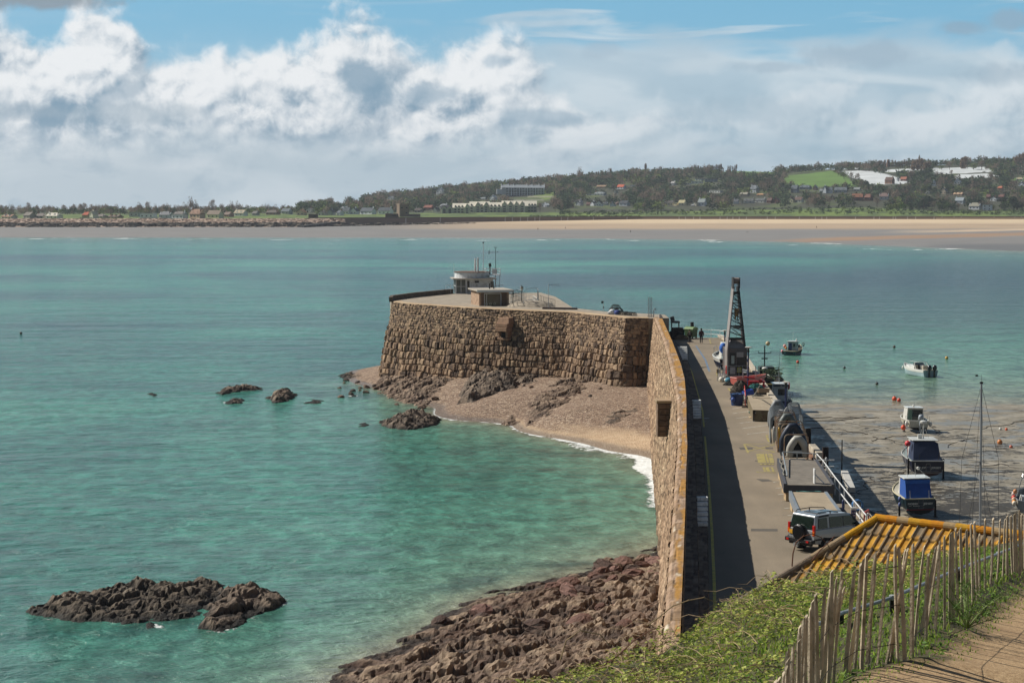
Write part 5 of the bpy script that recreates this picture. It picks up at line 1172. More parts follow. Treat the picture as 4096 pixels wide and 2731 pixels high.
for px, py, h in ((829, 170.5, 9.5), (846, 170, 6), (851, 170, 7), (857, 170, 7), (860, 169.8, 5), (834, 173, 4), (868, 171.5, 8), (875, 171, 9), (882, 174, 7), (900, 172, 6), (837, 176.5, 7), (843, 179, 9.5), (850, 181, 8), (857, 181, 7), (864, 184, 4), (940, 170, 6), (948, 170, 8), (972, 170, 9), (980, 170, 9), (990, 171, 9), (998, 170, 9), (1005, 171, 9), (950, 177, 6), (990, 180, 8), (935, 180, 9)):
    tree(rt.choice(['bare', 'olive', 'bare']), px, py, h, 'between the upper fields', 1.3)
for px, h in ((956.5, 13), (968, 14), (975, 16), (980, 18), (984.5, 21), (919, 17), (925, 15), (931, 16), (1000, 15), (1006, 16), (1012, 15), (923, 14)): tree('pine', px, 210.8, h, 'behind the right end of the links', 1)
for px, h in ((1010, 13), (1016, 15), (1021, 14), (1003, 10), (939, 9), (945, 9), (890, 8), (896, 9), (903, 9), (911, 8), (965, 10), (950, 9)): tree(rt.choice(['ever', 'olive', 'bare', 'green']), px, 210.5, h, 'behind the right end of the links', 1.4)
for k in range(36):
    px = 575+k*12+rt.uniform(-4, 4); py = float(y2p(px))-1.5+rt.uniform(-.8, .5); tree(rt.choice(['bare', 'bare', 'olive', 'ever', 'green', 'bare']), px, py, rt.uniform(6, 12), 'among the village houses', 1.1)
for px, h in ((525, 11), (516, 8), (505, 9), (497, 7), (540, 9), (484, 8), (549, 9), (555, 9), (562, 8)): tree('bare', px, 212.2, h, 'in front of the seafront terraces', .9)
# the rest of the woods reads as one mass
def wood(name, N, pxr, Yr, seed, hmin, hmax, kinds):
    rs = np.random.RandomState(seed); Vs = []; Cs = []; protos = {k: [crown_np(k if k in ('poplar', 'pine', 'bare') else 'ever', 50+j, 60 if k != 'bare' else 64, 10.) for j in range(5)] for k in set(kinds)}
    cnt = 0
    for _ in range(N*3):
        if cnt >= N: break
        px = rs.uniform(*pxr); Y = rs.uniform(*Yr)
        z = float(far_h(np.array(px), np.array(Y))); py = HY+(CH-z)*F/Y; H = rs.uniform(hmin, hmax); hp_ = H*F/Y
        if in_fields(px, py-hp_*.45) or in_fields(px, py) or blocked(px, py, hp_*.9, Y, 3.5): continue
        cl = fbm(np.array([px/22.]), np.array([Y/160.]), 2, 5)[0]; k = kinds[int(np.clip((cl*1.3+.5+rs.uniform(-.25, .25))*len(kinds), 0, len(kinds)-1))]
        V, br = protos[k][rs.randint(5)]; s = H/10; a = rs.rand()*6.28; ca, sa = math.cos(a), math.sin(a); W = V*np.array([1.35*s, 1.35*s, s])
        W = np.stack([W[..., 0]*ca-W[..., 1]*sa, W[..., 0]*sa+W[..., 1]*ca, W[..., 2]-1.2*s], -1)+np.array([(px-512)*Y/F, Y, z])
        pal = lc(*TCOL[k])[rs.randint(3)]*rs.uniform(.8, 1.2); Vs.append(W.reshape(-1, 3)); Cs.append(np.repeat((pal*br[:, None])[:, None], 4, 1).reshape(-1, 3)); cnt += 1
    V = np.concatenate(Vs); C = np.concatenate(Cs); tag(np_mesh(name, V, np.arange(len(V)).reshape(-1, 4), M_LEAF, colors=C, smooth=False), kind='stuff')
wood('woodland', 3600, (300, 1050), (2190, 3230), 1, 8, 15, ['ever', 'olive', 'bare', 'ever', 'ever', 'bare', 'ever'])
wood('woodland', 420, (-20, 330), (1990, 2500), 2, 5, 10, ['ever', 'bare', 'bare', 'olive'])
wood('scrub', 700, (560, 1040), (1960, 2140), 4, 1.5, 4, ['ever', 'ever', 'olive', 'ever'])
wood('scrub', 160, (530, 640), (1856, 1900), 7, 1.2, 2.2, ['olive', 'ever', 'bare'])
for l_ in PROT.values():
    for o in l_:
        if o.name not in _used and not o.get('label'):
            for ch in list(o.children): bpy.data.objects.remove(ch)
            bpy.data.objects.remove(o)
# golf flags
# ------------------------------------------------------------------ people
def person(loc, rz, h, top, legs, hair, skin='a8795f', stride=.32, arms=(.1, -.15), label='', bag=None):
    """one continuous body grown over a posed skeleton, with hair, jacket and trousers as children"""
    e = empty('person', loc, rz, label, 'person'); k = h/1.75
    J = {'pel': (0, 0, .93), 'wai': (0, .01, 1.10), 'che': (0, 0, 1.32), 'nec': (0, .01, 1.47), 'hea': (0, .03, 1.60), 'top': (0, .02, 1.70)}
    for s, n in ((-1, 'l'), (1, 'r')):
        f = stride*s; J['hip'+n] = (s*.095, 0, .90); J['kne'+n] = (s*.10, f*.5+.03, .50+abs(f)*.02); J['ank'+n] = (s*.10, f-.05*(f < 0), .09+.05*(f < 0)); J['toe'+n] = (s*.115, f+.14, .045)
        a = arms[0 if s < 0 else 1]; J['sho'+n] = (s*.19, 0, 1.40); J['elb'+n] = (s*.25, a*.5-.02, 1.13); J['wri'+n] = (s*.25, a+.06, .89); J['fin'+n] = (s*.24, a+.10, .79)
    RAD = dict(pel=.135, wai=.125, che=.15, nec=.055, hea=.095, top=.07, hip=.095, kne=.06, ank=.045, toe=.038, sho=.07, elb=.048, wri=.032, fin=.025)
    E = [('pel', 'wai'), ('wai', 'che'), ('che', 'nec'), ('nec', 'hea'), ('hea', 'top')]
    for n in 'lr': E += [('pel', 'hip'+n), ('hip'+n, 'kne'+n), ('kne'+n, 'ank'+n), ('ank'+n, 'toe'+n), ('che', 'sho'+n), ('sho'+n, 'elb'+n), ('elb'+n, 'wri'+n), ('wri'+n, 'fin'+n)]
    def skin_obj(name, names, edges, m, grow=0, root='pel', sc=None):
        me = bpy.data.meshes.new(name); idx = {q: i for i, q in enumerate(names)}
        me.from_pydata([tuple(c*k for c in (sc or J)[q]) for q in names], [(idx[a], idx[b]) for a, b in edges], []); me.materials.append(m)
        o = bpy.data.objects.new(name, me); COL.objects.link(o); o.parent = e
        md = o.modifiers.new('skin', 'SKIN'); md.use_smooth_shade = True
        if not me.skin_vertices: me.skin_vertices.new()
        for q in names:
            r = (RAD[q] if q in RAD else RAD[q[:3]])*k+grow; sv = me.skin_vertices[0].data[idx[q]]; sv.radius = (r*(1.25 if q in ('che', 'wai', 'pel') else 1), r*(.85 if q in ('che', 'wai', 'pel') else 1)); sv.use_root = (q == root)
        o.modifiers.new('sub', 'SUBSURF').render_levels = 1; return o
    o = skin_obj('body', list(J), E, mat('skin_'+skin, skin, .6, .08, 8))
    TE = [x_ for x_ in E if not any('hea' in q or 'top' in q or 'kne' in q or 'ank' in q or 'toe' in q or 'fin' in q or 'hip' in q for q in x_)]
    tn = sorted({q for x_ in TE for q in x_}, key=list(J).index); skin_obj('jacket', tn, TE, mat('cloth_'+top, top, .85, .15, 10), .022*k, 'pel')
    LE = [x_ for x_ in E if all(q[:3] in ('pel', 'hip', 'kne', 'ank') for q in x_)]; ln = sorted({q for x_ in LE for q in x_}, key=list(J).index); skin_obj('trousers', ln, LE, mat('cloth_'+legs, legs, .85, .15, 10), .015*k, 'pel')
    b_ = MB(); b_.ball((0, -.005*k, 1.665*k), .112*k, 1.05, 10, 7); b_.build('hair', mat('hair_'+hair, hair, .8, .2, 20), e, True)
    if bag: b_ = MB(); b_.box((0, -.21*k, 1.24*k), (.32*k, .18*k, .44*k)); bg = b_.build('backpack', mat('cloth_'+bag, bag, .8, .15, 10), e, bevel=.05); b_ = MB(); b_.box((-.02, -.305*k, 1.28*k), (.05, .012, .28)); b_.build('strap', mat('pale_strap', 'c9c9c4', .7), bg)
    return e
p = at(689.6, 343.2, ZD); person(p, .05, 1.68, '2d2a22', '1b1a1c', '1a1512', label='walker in dark jacket and trousers with small backpack, in front of the green bin', bag='4a4030')
p = at(701.2, 343.7, ZD); person(p, -.1, 1.86, '3a1f24', '1a1d24', '1c1a1a', stride=-.25, arms=(-.05, .2), label='taller walker in dark maroon jacket and dark trousers by the white rail')
p = at(816, 228.6, 0); Yb = 1530; zb = float(far_h(np.array(816.), np.array(1530.)))
for (px, Y, lab) in ((816, 1560, 'walker alone on the wet sand at the right of the far beach'), (630.3, 1500, 'walker standing on the wet sand, nearest of the far beach walkers'), (565.2, 1590, 'walker with dog on the far beach right of the middle'), (537.9, 1570, 'small distant walker, leftmost on the far beach')):
    z = float(far_h(np.array(float(px)), np.array(float(Y)))); person(((px-512)*Y/F, Y, z), 1.2, 1.8, '26252a', '1d1d22', '1a1512', label=lab)
for (px, py, lab, c) in ((895, 212.6, 'golfer in dark clothes, left one of the pair on the links', '23262c'), (896.6, 212.6, 'golfer in dark clothes, right one of the pair on the links', '2a2c33'), (873, 212.8, 'golfer on the links left of the pair', '2c2a2a'), (837, 212.6, 'golfer in pale top on the links', 'b9b9b4')):
    q = far_pt(px, py); person(q, .3, 1.8, c, '20222a', '1a1512', label=lab)

# ------------------------------------------------------------------ buildings and fittings on the pier head
def hut():
    a = at(479.3, 306.0, ZT-.14); e = empty('stone_hut', a, .20, 'small flat-roofed stone shelter on the pier head with a wide glazed front', 'hut')
    st = mat('hut_stone', 'a48a72', .9, .3, 3.0, dirt='6a5444', dscale=2, damt=.8, bump=.9, bscale=3); dk = mat('hut_stone_shaded', '6e5a4b', .9, .3, 3.0, bump=.9, bscale=3); w, d, h = 4.1, 6.2, 2.0  # front stone is a darker copy: its shade is put into the colour
    b_ = MB(); b_.box((.12, d/2, h/2), (.28, d, h)); b_.box((w-.12, d/2, h/2), (.28, d, h)); b_.box((w/2, d-.15, h/2), (w-.5, .3, h)); b_.build('wall', st, e)
    b_ = MB(); b_.box((.45, .14, h/2), (.4, .26, h)); b_.box((w-.75, .14, h/2), (1.0, .26, h)); b_.box((w/2-.2, .14, h-.15), (2.6, .25, .3)); b_.build('front_wall', dk, e)
    b_ = MB(); b_.box((w/2+.1, d/2-.1, h+.1), (w+1.0, d+.9, .2)); b_.build('roof', mat('hut_roof', 'a9a295', .85, .12, 1.5, dirt='77705f', damt=.6), e, bevel=.02)
    b_ = MB(); b_.box((w/2+.1, -.52, h+.03), (w+1.02, .1, .32)); b_.build('fascia', mat('white_trim', 'c4c7c6', .6, .08, 4), e)
    b_ = MB(); b_.box((1.85, .08, .86), (2.25, .08, 1.7)); b_.build('window', glass_mat('hut_glass', '3a3f30', .15), e)
    b_ = MB()
    for x, ww in ((.72, .08), (1.02, .07), (3.0, .09)): b_.box((x, .02, .85), (ww, .08, 1.72))
    b_.box((1.85, .02, 1.69), (2.35, .08, .12)); b_.build('window_frame', mat('white_trim', 'c4c7c6'), e)
    b_ = MB()
    for fx in (1.0, 1.55, 2.1):
        for q in range(6): b_.box((fx+.13*math.cos(q*1.047), .0, .28+.13*math.sin(q*1.047)), (.12, .02, .12), ry=q*1.0)
    b_.build('flower_decal', mat('pale_decal', 'a8a58c'), e)
    b_ = MB(); b_.rod((2.0, 3, h+.2), (2.0, 3, h+.95), .1, .08, 8); b_.rod((2.6, 3, h+.2), (2.6, 3, h+.55), .09, .09, 8); b_.build('flue', mat('dark_metal', '24221f', .6), e)
hut()
def station():
    a = at(456.2, 293.8, ZT-.14); s = F/a[1]; e = empty('harbour_office', a, .10, 'white flat-roofed harbour lookout building with glazed corner and roof drum on the pier head', 'building')
    W = mat('white_render', 'cfd2d3', .7, .08, 1.5, dirt='8d8a82', dscale=1.1, damt=.5); w, d, h = 5.7, 5.0, 2.25
    b_ = MB(); b_.box((w*.63, d/2, h/2), (w*.74, d, h)); b_.build('wall', W, e)
    b_ = MB(); b_.box((w*.13, d/2, h/2), (w*.26, d*.96, h-.1)); b_.build('glazing', glass_mat('office_glass', '3c4f52', .1), e)
    b_ = MB()
    for x in (0, w*.13, w*.26): b_.box((x, .02, h/2), (.09, .12, h))
    for z in (.05, h*.5, h-.06): b_.box((w*.13, .02, z), (w*.27, .1, .08))
    for y in (d*.33, d*.66, d*.95): b_.box((-.02, y, h/2), (.1, .09, h))
    b_.box((-.02, d*.48, h*.5), (.09, d*.93, .08)); b_.build('glazing_frame', W, e)
    b_ = MB(); b_.box((w*.49, d/2-.2, h+.06), (w+1.1, d+1.2, .14)); b_.build('eaves_slab', mat('slab_grey', 'a29c92', .8, .15, 2), e, bevel=.02)
    b_ = MB(); b_.lathe((w*.47, d*.55, h+.13), [(2.75, 0), (2.72, .85), (2.8, .86), (2.8, .95)], 28); b_.build('roof_drum', W, e, False)
    b_ = MB(); b_.lathe((w*.47, d*.55, h+1.02), [(2.86, 0), (2.86, .08), (.1, .12)], 28); b_.build('drum_roof', mat('rusty_edge', '6b5145', .8, .2), e)
    b_ = MB(); b_.box((w*.56, -.05, h*.82), (.62, .1, .32)); b_.box((w*.98, -.04, h*.6), (.5, .08, 1.1)); b_.box((w*.33, -.03, h*.5), (.35, .05, 1.7)); b_.build('window', glass_mat('window_glass'), e)
    b_ = MB()
    for x, z, l in ((w*.42, h*.72, .22), (w*.42, h*.58, .16), (w*.48, h*.58, .22), (w*.56, h*.58, .40), (w*.82, h*.55, .2)): b_.box((x, -.03, z), (l, .02, .07))
    b_.build('wall_lettering', mat('ink', '2a2a2c'), e)
    for k, x in enumerate((w*.535, w*.60)): b_ = MB(); b_.rod((x, 1.2-.5*k, h+.1 if k else h+1.1), (x, 1.2-.5*k, h+(3.3 if k else 3.2)), .16, .14, 10); b_.build('vent_pipe', W, e)
    b_ = MB(); b_.rod((w*.46, .9, h+.1), (w*.46, .9, h+1.5), .05); b_.rod((0, d, h), (0, d, h+2.3), .03); b_.build('aerial', W, e)
    rb = MB(); X0, X1, z0 = w*.82, w*1.22, h+.6
    for x in (X0, (X0+X1)/2, X1):
        for y in (1, 3): rb.rod((x, y, z0), (x, y, z0+.95), .03)
    for z in (z0+.5, z0+.95):
        rb.rod((X0, 1, z), (X1, 1, z), .03); rb.rod((X0, 3, z), (X1, 3, z), .03); rb.rod((X0, 1, z), (X0, 3, z), .03); rb.rod((X1, 1, z), (X1, 3, z), .03)
    rb.box(((X0+X1)/2, 2, z0), (X1-X0+.1, 2.1, .1)); rb.box(((X0+X1)/2+.25, 1.05, z0+.5), (.75, .04, .75)); rb.build('roof_balcony', W, e)
    lg = MB()
    for x in (X1-.1, X1-.8):
        lg.rod((x, 1, 0), (x, 1, z0), .05)
    for k in range(9): lg.rod((X1-.8, 1, .3*k+.2), (X1-.1, 1, .3*k+.2), .025)
    lg.build('ladder', W, e)
    b_ = MB(); b_.rod((w*.95, 2, z0), (w*.95, 2, z0+1.2), .09); b_.lathe((w*.95, 2, z0+1.2), [(.12, 0), (.2, .1), (.2, .45), (.24, .5), (.1, .6)], 10); b_.build('fog_signal', mat('dark_metal', '24221f'), e)
    b_ = MB()
    for x0, x1, y in ((w*.27, w*.62, -1.1), (w*.78, w*1.0, -1.1)):
        for x in np.linspace(x0, x1, 4): b_.rod((x, y, 0), (x, y, .95), .03)
        b_.rod((x0, y, .95), (x1, y, .95), .03); b_.rod((x0, y, .5), (x1, y, .5), .025)
    for x0, x1 in ((-1.6, -.1), (w*1.02, w*1.28)):
        for x in (x0, (x0+x1)/2, x1): b_.rod((x, .3, 0), (x, .3, 1.3), .03)
        b_.rod((x0, .3, 1.3), (x1, .3, 1.3), .035); b_.rod((x0, .3, .7), (x1, .3, .7), .025)
    b_.build('guard_rail', W, e)
    return e
station()
def pole(name, px, y0, y1, r, col, label, cat, z=ZT-.14, extra=None):
    a = at(px, y1, z); h = (y1-y0)*a[1]/F; e = empty(name, a, 0, label, cat); b_ = MB(); b_.rod((0, 0, 0), (0, 0, h), r, r*.6, 8); b_.build('pole', mat('pole_'+col, col, .5, .1), e)
    if extra: extra(e, h)
    return e
def fin(e, h): b_ = MB(); b_.ball((0, 0, h+.05), .13); b_.build('finial', mat('dark_metal', '24221f'), e)
pole('flagpole', 483.3, 243, 292, .075, 'd5d7d8', 'tall bare white flagpole in front of the white lookout building', 'flagpole', extra=fin)
def anem(e, h):
    b_ = MB(); b_.rod((-1.0, 0, h-.75), (.45, 0, h-.75), .03); b_.box((-1.02, 0, h-.75), (.12, .05, .55)); b_.rod((.3, 0, h-.75), (.35, 0, h-.6), .05); b_.build('wind_vane', mat('dark_metal', '24221f'), e)
    b_ = MB(); b_.rod((-.18, 0, h), (.18, 0, h), .025)
    for x in (-.18, .18): b_.ball((x, 0, h), .075)
    b_.build('cup_wheel', mat('dark_metal', '24221f'), e)
pole('wind_mast', 495.6, 247.5, 293, .06, '2c2b28', 'dark wind gauge mast with vane standing right of the white lookout building', 'mast', extra=anem)
def aer(e, h): b_ = MB(); b_.rod((0, 0, h-.05), (1.6, 0, h-.15), .02); [b_.rod((x, 0, h-.35), (x, 0, h+.1), .015) for x in (.5, .8, 1.1, 1.4)]; b_.build('aerial', mat('dark_metal', '24221f'), e)
pole('aerial_pole', 548.3, 284.3, 307.5, .05, 'b9bcbc', 'slender pole with a sideways aerial beside the sloping handrail', 'pole', extra=aer)
def lantern(px, y0, y1, label):
    a = at(px, y1, ZT-.14); h = (y1-y0)*a[1]/F; e = empty('street_lamp', a, 0, label, 'street lamp', 'victorian lanterns on the pier head'); k = mat('lamp_black', '1c2422', .5, .1)
    b_ = MB(); b_.lathe((0, 0, 0), [(.13, 0), (.13, .3), (.07, .4), (.055, h*.5), (.075, h*.52), (.045, h*.55), (.04, h-.75)], 10); b_.build('post', k, e)
    b_ = MB(); b_.lathe((0, 0, h-.75), [(.10, 0), (.22, .42)], 6); b_.build('lamp_glass', mat('milk_glass', 'b7b8ae', .4), e)
    b_ = MB(); b_.lathe((0, 0, h-.33), [(.27, 0), (.12, .17), (.05, .2), (.07, .28), (.01, .36)], 6); b_.rod((-.16, 0, h-.78), (.16, 0, h-.78), .02); b_.build('cap', k, e)
lantern(521.8, 285.2, 306.6, 'black lantern street lamp, taller right one beyond the stone shelter'); lantern(512.8, 291.6, 306.6, 'black lantern street lamp, shorter left one beside the stone shelter')
def rail(name, pts, h, m, label, r=.03, mids=(.5,), every=1.6, z=None, group=None, posts=True, cat='railing'):
    """posts with rails along a polyline of ground points"""
    e = empty(name, pts[0], 0, label, cat, group); o = Vector(pts[0]); b_ = MB(); pb = []
    for p, q in zip(pts[:-1], pts[1:]):
        p, q = Vector(p)-o, Vector(q)-o
        for t in list(mids)+[1]: b_.rod(p+Vector((0, 0, h*t)), q+Vector((0, 0, h*t)), r, n=6)
        n = max(1, int((q-p).length/every)); pb += [p+(q-p)*k/n for k in range(n)]
    pb.append(Vector(pts[-1])-o); b_.build('rail', m, e)
    for p in pb: b2 = MB(); b2.rod(p, p+Vector((0, 0, h)), r*1.1, n=6); b2.build('post', m, e)
    return e
GALV = mat('galvanised', '8f9699', .5, .15, 5, metal=.3); WRAIL = mat('white_rail', 'd8dad8', .5, .08, 4, dirt='8b7a68', dscale=3, damt=.5)
zp = ZT-.13
rail('railing', [at(510, 307, zp), at(518, 304.5, zp), at(524, 307, zp)], 2.1, GALV, 'tall grey tubular cage railing between the two lanterns', .035, (.3, .6), 1.0)
rail('railing', [at(526, 302, zp), at(537.5, 301.5, zp), at(538.3, 305, zp)], 1.9, GALV, 'tall grey open frame railing right of the taller lantern', .03, (.15,), 3.5)
rail('railing', [at(525, 303.5, zp), at(533, 302.5, zp), at(537, 305, zp)], .95, WRAIL, 'white handrail around the head of the pier steps', .03, (.5,), 1.0)
rail('railing', [at(538.5, 304.5, zp), at(545, 306.8, zp), at(555, 309.6, zp)], 1.3, mat('dark_metal', '24221f'), 'dark handrail descending towards the harbour beside the aerial pole', .025, (.5,), 1.4)
b_ = MB(); c0 = at(551, 309.7, ZT-.14); b_.box((c0[0]+1.2, c0[1]+1.2, ZT-.02), (4.6, .9, .22), rz=-.32); tag(b_.build('stone_kerb', mat('dark_kerb', '4a3f3c', .8, .2)), 'dark kerb stone lying on the platform edge right of the handrail', 'kerb')
b_ = MB(); c0 = at(531, 307.8, ZT-.14); b_.lathe((c0[0], c0[1]+4, ZT-.14), [(3.4, 0), (2.6, .45), (1.2, .75), (.1, .8)], 18); tag(b_.build('stone_mound', M_CONC), 'low rounded concrete mound beside the pier steps', 'mound')
def pot(loc, rz, r=.3, L=.75, label='', up=False, par=None, group='lobster pots'):
    e = empty('lobster_pot', loc, rz, label, 'lobster pot', group); m_ = mat('pot_black', '23221f', .8, .3, 10); n_ = mat('pot_net', '3a3a2c', .9, .4, 12)
    b_ = MB()
    for k in range(4):
        y = -L/2+L*k/3; pts = [(r*1.15*math.cos(t), y, r*math.sin(t)+.0) for t in np.linspace(0, math.pi, 8)]+[(r*1.15, y, 0)]; b_.tube(pts, .03, 5)
    for t in np.linspace(0, math.pi, 5): b_.rod((r*1.15*math.cos(t), -L/2, r*math.sin(t)), (r*1.15*math.cos(t), L/2, r*math.sin(t)), .02, n=5)
    b_.build('frame', m_, e)
    b_ = MB()
    for k in range(9):
        y = -L/2+L*k/8
        b_.tube([(r*1.1*math.cos(t), y+.04*math.sin(9*t), r*.97*math.sin(t)) for t in np.linspace(0, math.pi, 9)], .012, 4)
    b_.build('netting', n_, e); return e
rp = random.Random(8)
for k, (px, py, dz, lab) in enumerate(((616, 313.4, .75, 'topmost lobster pot on the heap at the wall top'), (613.5, 313, .35, 'black lobster pot behind the white sacks'), (619.5, 313.6, .4, 'lobster pot in the middle of the heap'), (622, 314, .0, 'rusty round lobster pot at the front of the heap'), (625, 314, .0, 'open-framed lobster pot right of the rusty one'), (628.5, 314.4, .0, 'small lobster pot near the right end of the heap'), (632.5, 314.8, .0, 'last lobster pot at the right end of the heap'), (618, 312.6, .05, 'lobster pot half hidden behind the blue sack'))):
    a = at(px, py, ZT); pot((a[0], a[1]+.6, ZT-.1+dz), rp.uniform(0, 3), rp.uniform(.32, .42), .8, lab)
def sack(px, py, z, r, col, name, label, cat='sack', sq=.8):
    a = at(px, py, z); rs = np.random.RandomState(int(px*7)); b_ = MB(); n, m2 = 12, 8; rings = []
    for k in range(m2+1):
        th = math.pi*k/m2; rings.append([((math.sin(th)*math.cos(2*math.pi*j/n))*r*(1+.15*rs.randn()*math.sin(th)), (math.sin(th)*math.sin(2*math.pi*j/n))*r*(1+.15*rs.randn()*math.sin(th)), r*sq*(1-math.cos(th))) for j in range(n)])
    b_.loft(rings); o = b_.build(name, mat('sack_'+col, col, .75, .15, 6, bump=.5, bscale=7), smooth=True); o.location = (a[0], a[1], z-.05); return tag(o, label, cat)
sack(612, 314, ZT-.1, .42, 'd3d6d6', 'white_sack', 'white plastic sack beside the lobster pots'); sack(609.5, 314, ZT-.1, .26, 'c9cccc', 'white_sack', 'smaller white sack at the left end of the lobster pots'); sack(617, 314.4, ZT-.1, .38, '3a4a86', 'blue_sack', 'blue sack among the lobster pots')
def flagbit(e, h): b_ = MB(); b_.box((-.12, 0, h-.25), (.28, .03, .3), ry=.3); b_.box((.03, 0, h-.9), (.14, .03, .22), ry=-.3); b_.build('flag', mat('dark_metal', '24221f'), e)
pole('marker_pole', 603.3, 300.2, 312.5, .02, 'b8a6a6', 'thin leaning marker pole with dark flag standing left of the lobster pots', 'pole', extra=flagbit)
a = at(650, 316.8, ZT); e = empty('vent_pipes', (a[0], a[1], ZT-.05), 0, 'three tall thin grey pipes standing together at the corner of the walls', 'pipes')
for k in range(3): b_ = MB(); b_.rod((-.2+.2*k, 0, 0), (-.2+.2*k, 0, 2.45), .045, n=8); b_.build('pipe', GALV, e)
b_ = MB(); b_.rod((-.35, 0, .12), (.4, 0, .12), .04); b_.build('clamp', GALV, e)
b_ = MB(); b_.tube([(.45, 0, 0), (.45, 0, .85), (.5, 0, 1.0), (.6, 0, 1.05), (.7, 0, .98), (.72, 0, .85)], .06, 8); b_.build('bent_pipe', GALV, e)
a = at(659.2, 318.4, ZT); b_ = MB(); b_.slab([(0, 0, 0), (.45, 0, 0), (.42, 0, .25), (.2, 0, .55), (0, 0, .6)], 0, (0, .3, 0)); o = b_.build('instrument_box', mat('pale_box', 'b8bcc0', .6)); o.location = (a[0], a[1], ZT-.05); tag(o, 'small pale instrument box on the wall end', 'box')
# shed frame and dark locker just beyond the wall end
a = at(668.5, 331, ZD); e = empty('bait_locker', (a[0], 247.5, ZD), 0, 'dark locker with frame top behind the end of the wall', 'locker')
b_ = MB(); b_.box((-.1, 0, .7), (1.4, 1.0, 1.4)); b_.build('box', mat('locker_dark', '2b2522', .8), e)
b_ = MB(); b_.box((-.35, 0, 2.1), (1.1, .7, .25)); b_.box((-.8, 0, 1.7), (.1, .6, .7)); b_.box((.1, 0, 1.7), (.1, .6, .7)); b_.box((-.7, .1, 2.5), (.5, .4, .55), ry=-.2); b_.build('frame', mat('locker_grey', '4a4d4e', .7), e)

# ------------------------------------------------------------------ far end of the quay: rails, bin, nets
rail('railing', [at(697, 337.6, ZD), at(711, 338.2, ZD), at(720, 338.9, ZD), at(724.5, 340, ZD)], 1.05, WRAIL, 'white two-bar safety railing along the far end of the quay', .035, (.5,), 1.9)
def barrier():
    a, c = Vector(at(671, 337.3, ZD)), Vector(at(683.5, 337.5, ZD)); e = empty('crowd_barrier', a, 0, 'grey barred barrier panel left of the green bin', 'barrier'); d = c-a; b_ = MB()
    b_.rod((0, 0, 1.1), d+Vector((0, 0, 1.1)), .05); b_.rod((0, 0, .15), d+Vector((0, 0, .15)), .03); b_.build('frame', WRAIL, e); b_ = MB()
    for k in range(15): q = d*(k/14); b_.rod(q+Vector((0, 0, .15)), q+Vector((0, 0, 1.1)), .022, n=5)
    b_.build('bars', GALV, e)
    b_ = MB(); b_.box(d*.96+Vector((0, -.1, .55)), (.35, .12, 1.05)); b_.build('end_board', mat('dark_teal', '22403c', .7), e)
barrier()
def netpile(name, loc, rx, ry, h, col, label, n=26, seed=1, r=.035, cat='net'):
    rs = random.Random(seed); b_ = MB()
    for k in range(n):
        a0 = rs.uniform(0, 6.28); pts = []; R0 = rs.uniform(.25, 1)
        for j in range(12):
            t = a0+j*.5*rs.choice([1, 1, .8]); q = R0*(1+.18*rs.uniform(-1, 1)); pts.append((rx*q*math.cos(t), ry*q*math.sin(t), max(.03, h*(1-R0**1.6*.9)*rs.uniform(.7, 1.05))))
        b_.tube(pts, r, 4)
    rings = [[(rx*.95*q*math.cos(t), ry*.95*q*math.sin(t), h*.85*z*(1+.15*math.sin(3*t+seed))) for t in np.linspace(0, 2*math.pi, 15)[:-1]] for q, z in ((1, 0), (.9, .4), (.6, .8), (.25, 1.0), (.02, 1.02))]
    b_.loft(rings); o = b_.build(name, mat('net_'+col, col, .95, .4, 8, bump=.8, bscale=14)); o.location = loc; return tag(o, label, cat)
a = at(676, 338.6, ZD); netpile('net_pile', (a[0]-.3, a[1]-.8, ZD), 1.4, 1.0, 1.15, '2a241e', 'dark heap of nets against the barred barrier', seed=2); a = at(680.5, 338.7, ZD); netpile('rope_pile', (a[0], a[1]-1.4, ZD), 1.1, .8, .6, '6d5a42', 'tan heap of ropes in front of the dark nets', seed=3)
def bin_():
    a = at(691, 338.4, ZD); e = empty('wheeled_bin', a, -.75, 'large green wheeled rubbish bin with rounded lid at the far end of the quay', 'bin'); g = mat('bin_green', '3f5a34', .5, .12, 3)
    b_ = MB(); b_.box((0, 0, .68), (1.22, .95, .95), top=(1.08, 1.1)); b_.build('body', g, e, bevel=.04)
    b_ = MB(); prof_ = [(-.56*math.cos(t), 1.14+.34*math.sin(t)) for t in np.linspace(0, math.pi, 9)]; b_.slab([(-.70, y, z) for y, z in prof_], 0, (1.4, 0, 0)); b_.build('lid', mat('bin_lid', '6a8550', .45, .1, 3), e)
    for x in (-.5, .5):
        for y in (-.38, .38): b_ = MB(); b_.rod((x, y-.04, .1), (x, y+.04, .1), .1, n=12); b_.build('wheel', mat('rubber', '17171a', .8), e)
    b_ = MB(); b_.rod((-.68, -.5, 1.05), (-.68, .5, 1.05), .03); b_.box((.35, -.53, .75), (.3, .02, .3)); b_.build('handle', mat('dark_metal', '24221f'), e)
bin_()
a = at(692.5, 337.4, ZD); b_ = MB(); b_.lathe((0, 0, 0), [(.3, 0), (.3, .7), (.25, .8), (.25, 1.1), (.3, 1.15)], 12); b_.lathe((0, 0, 1.1), [(.22, 0), (.22, .8)], 12); o = b_.build('litter_post', mat('dark_metal', '24221f')); o.location = (a[0], a[1]+.6, ZD); tag(o, 'dark capped post just behind the green bin', 'post')

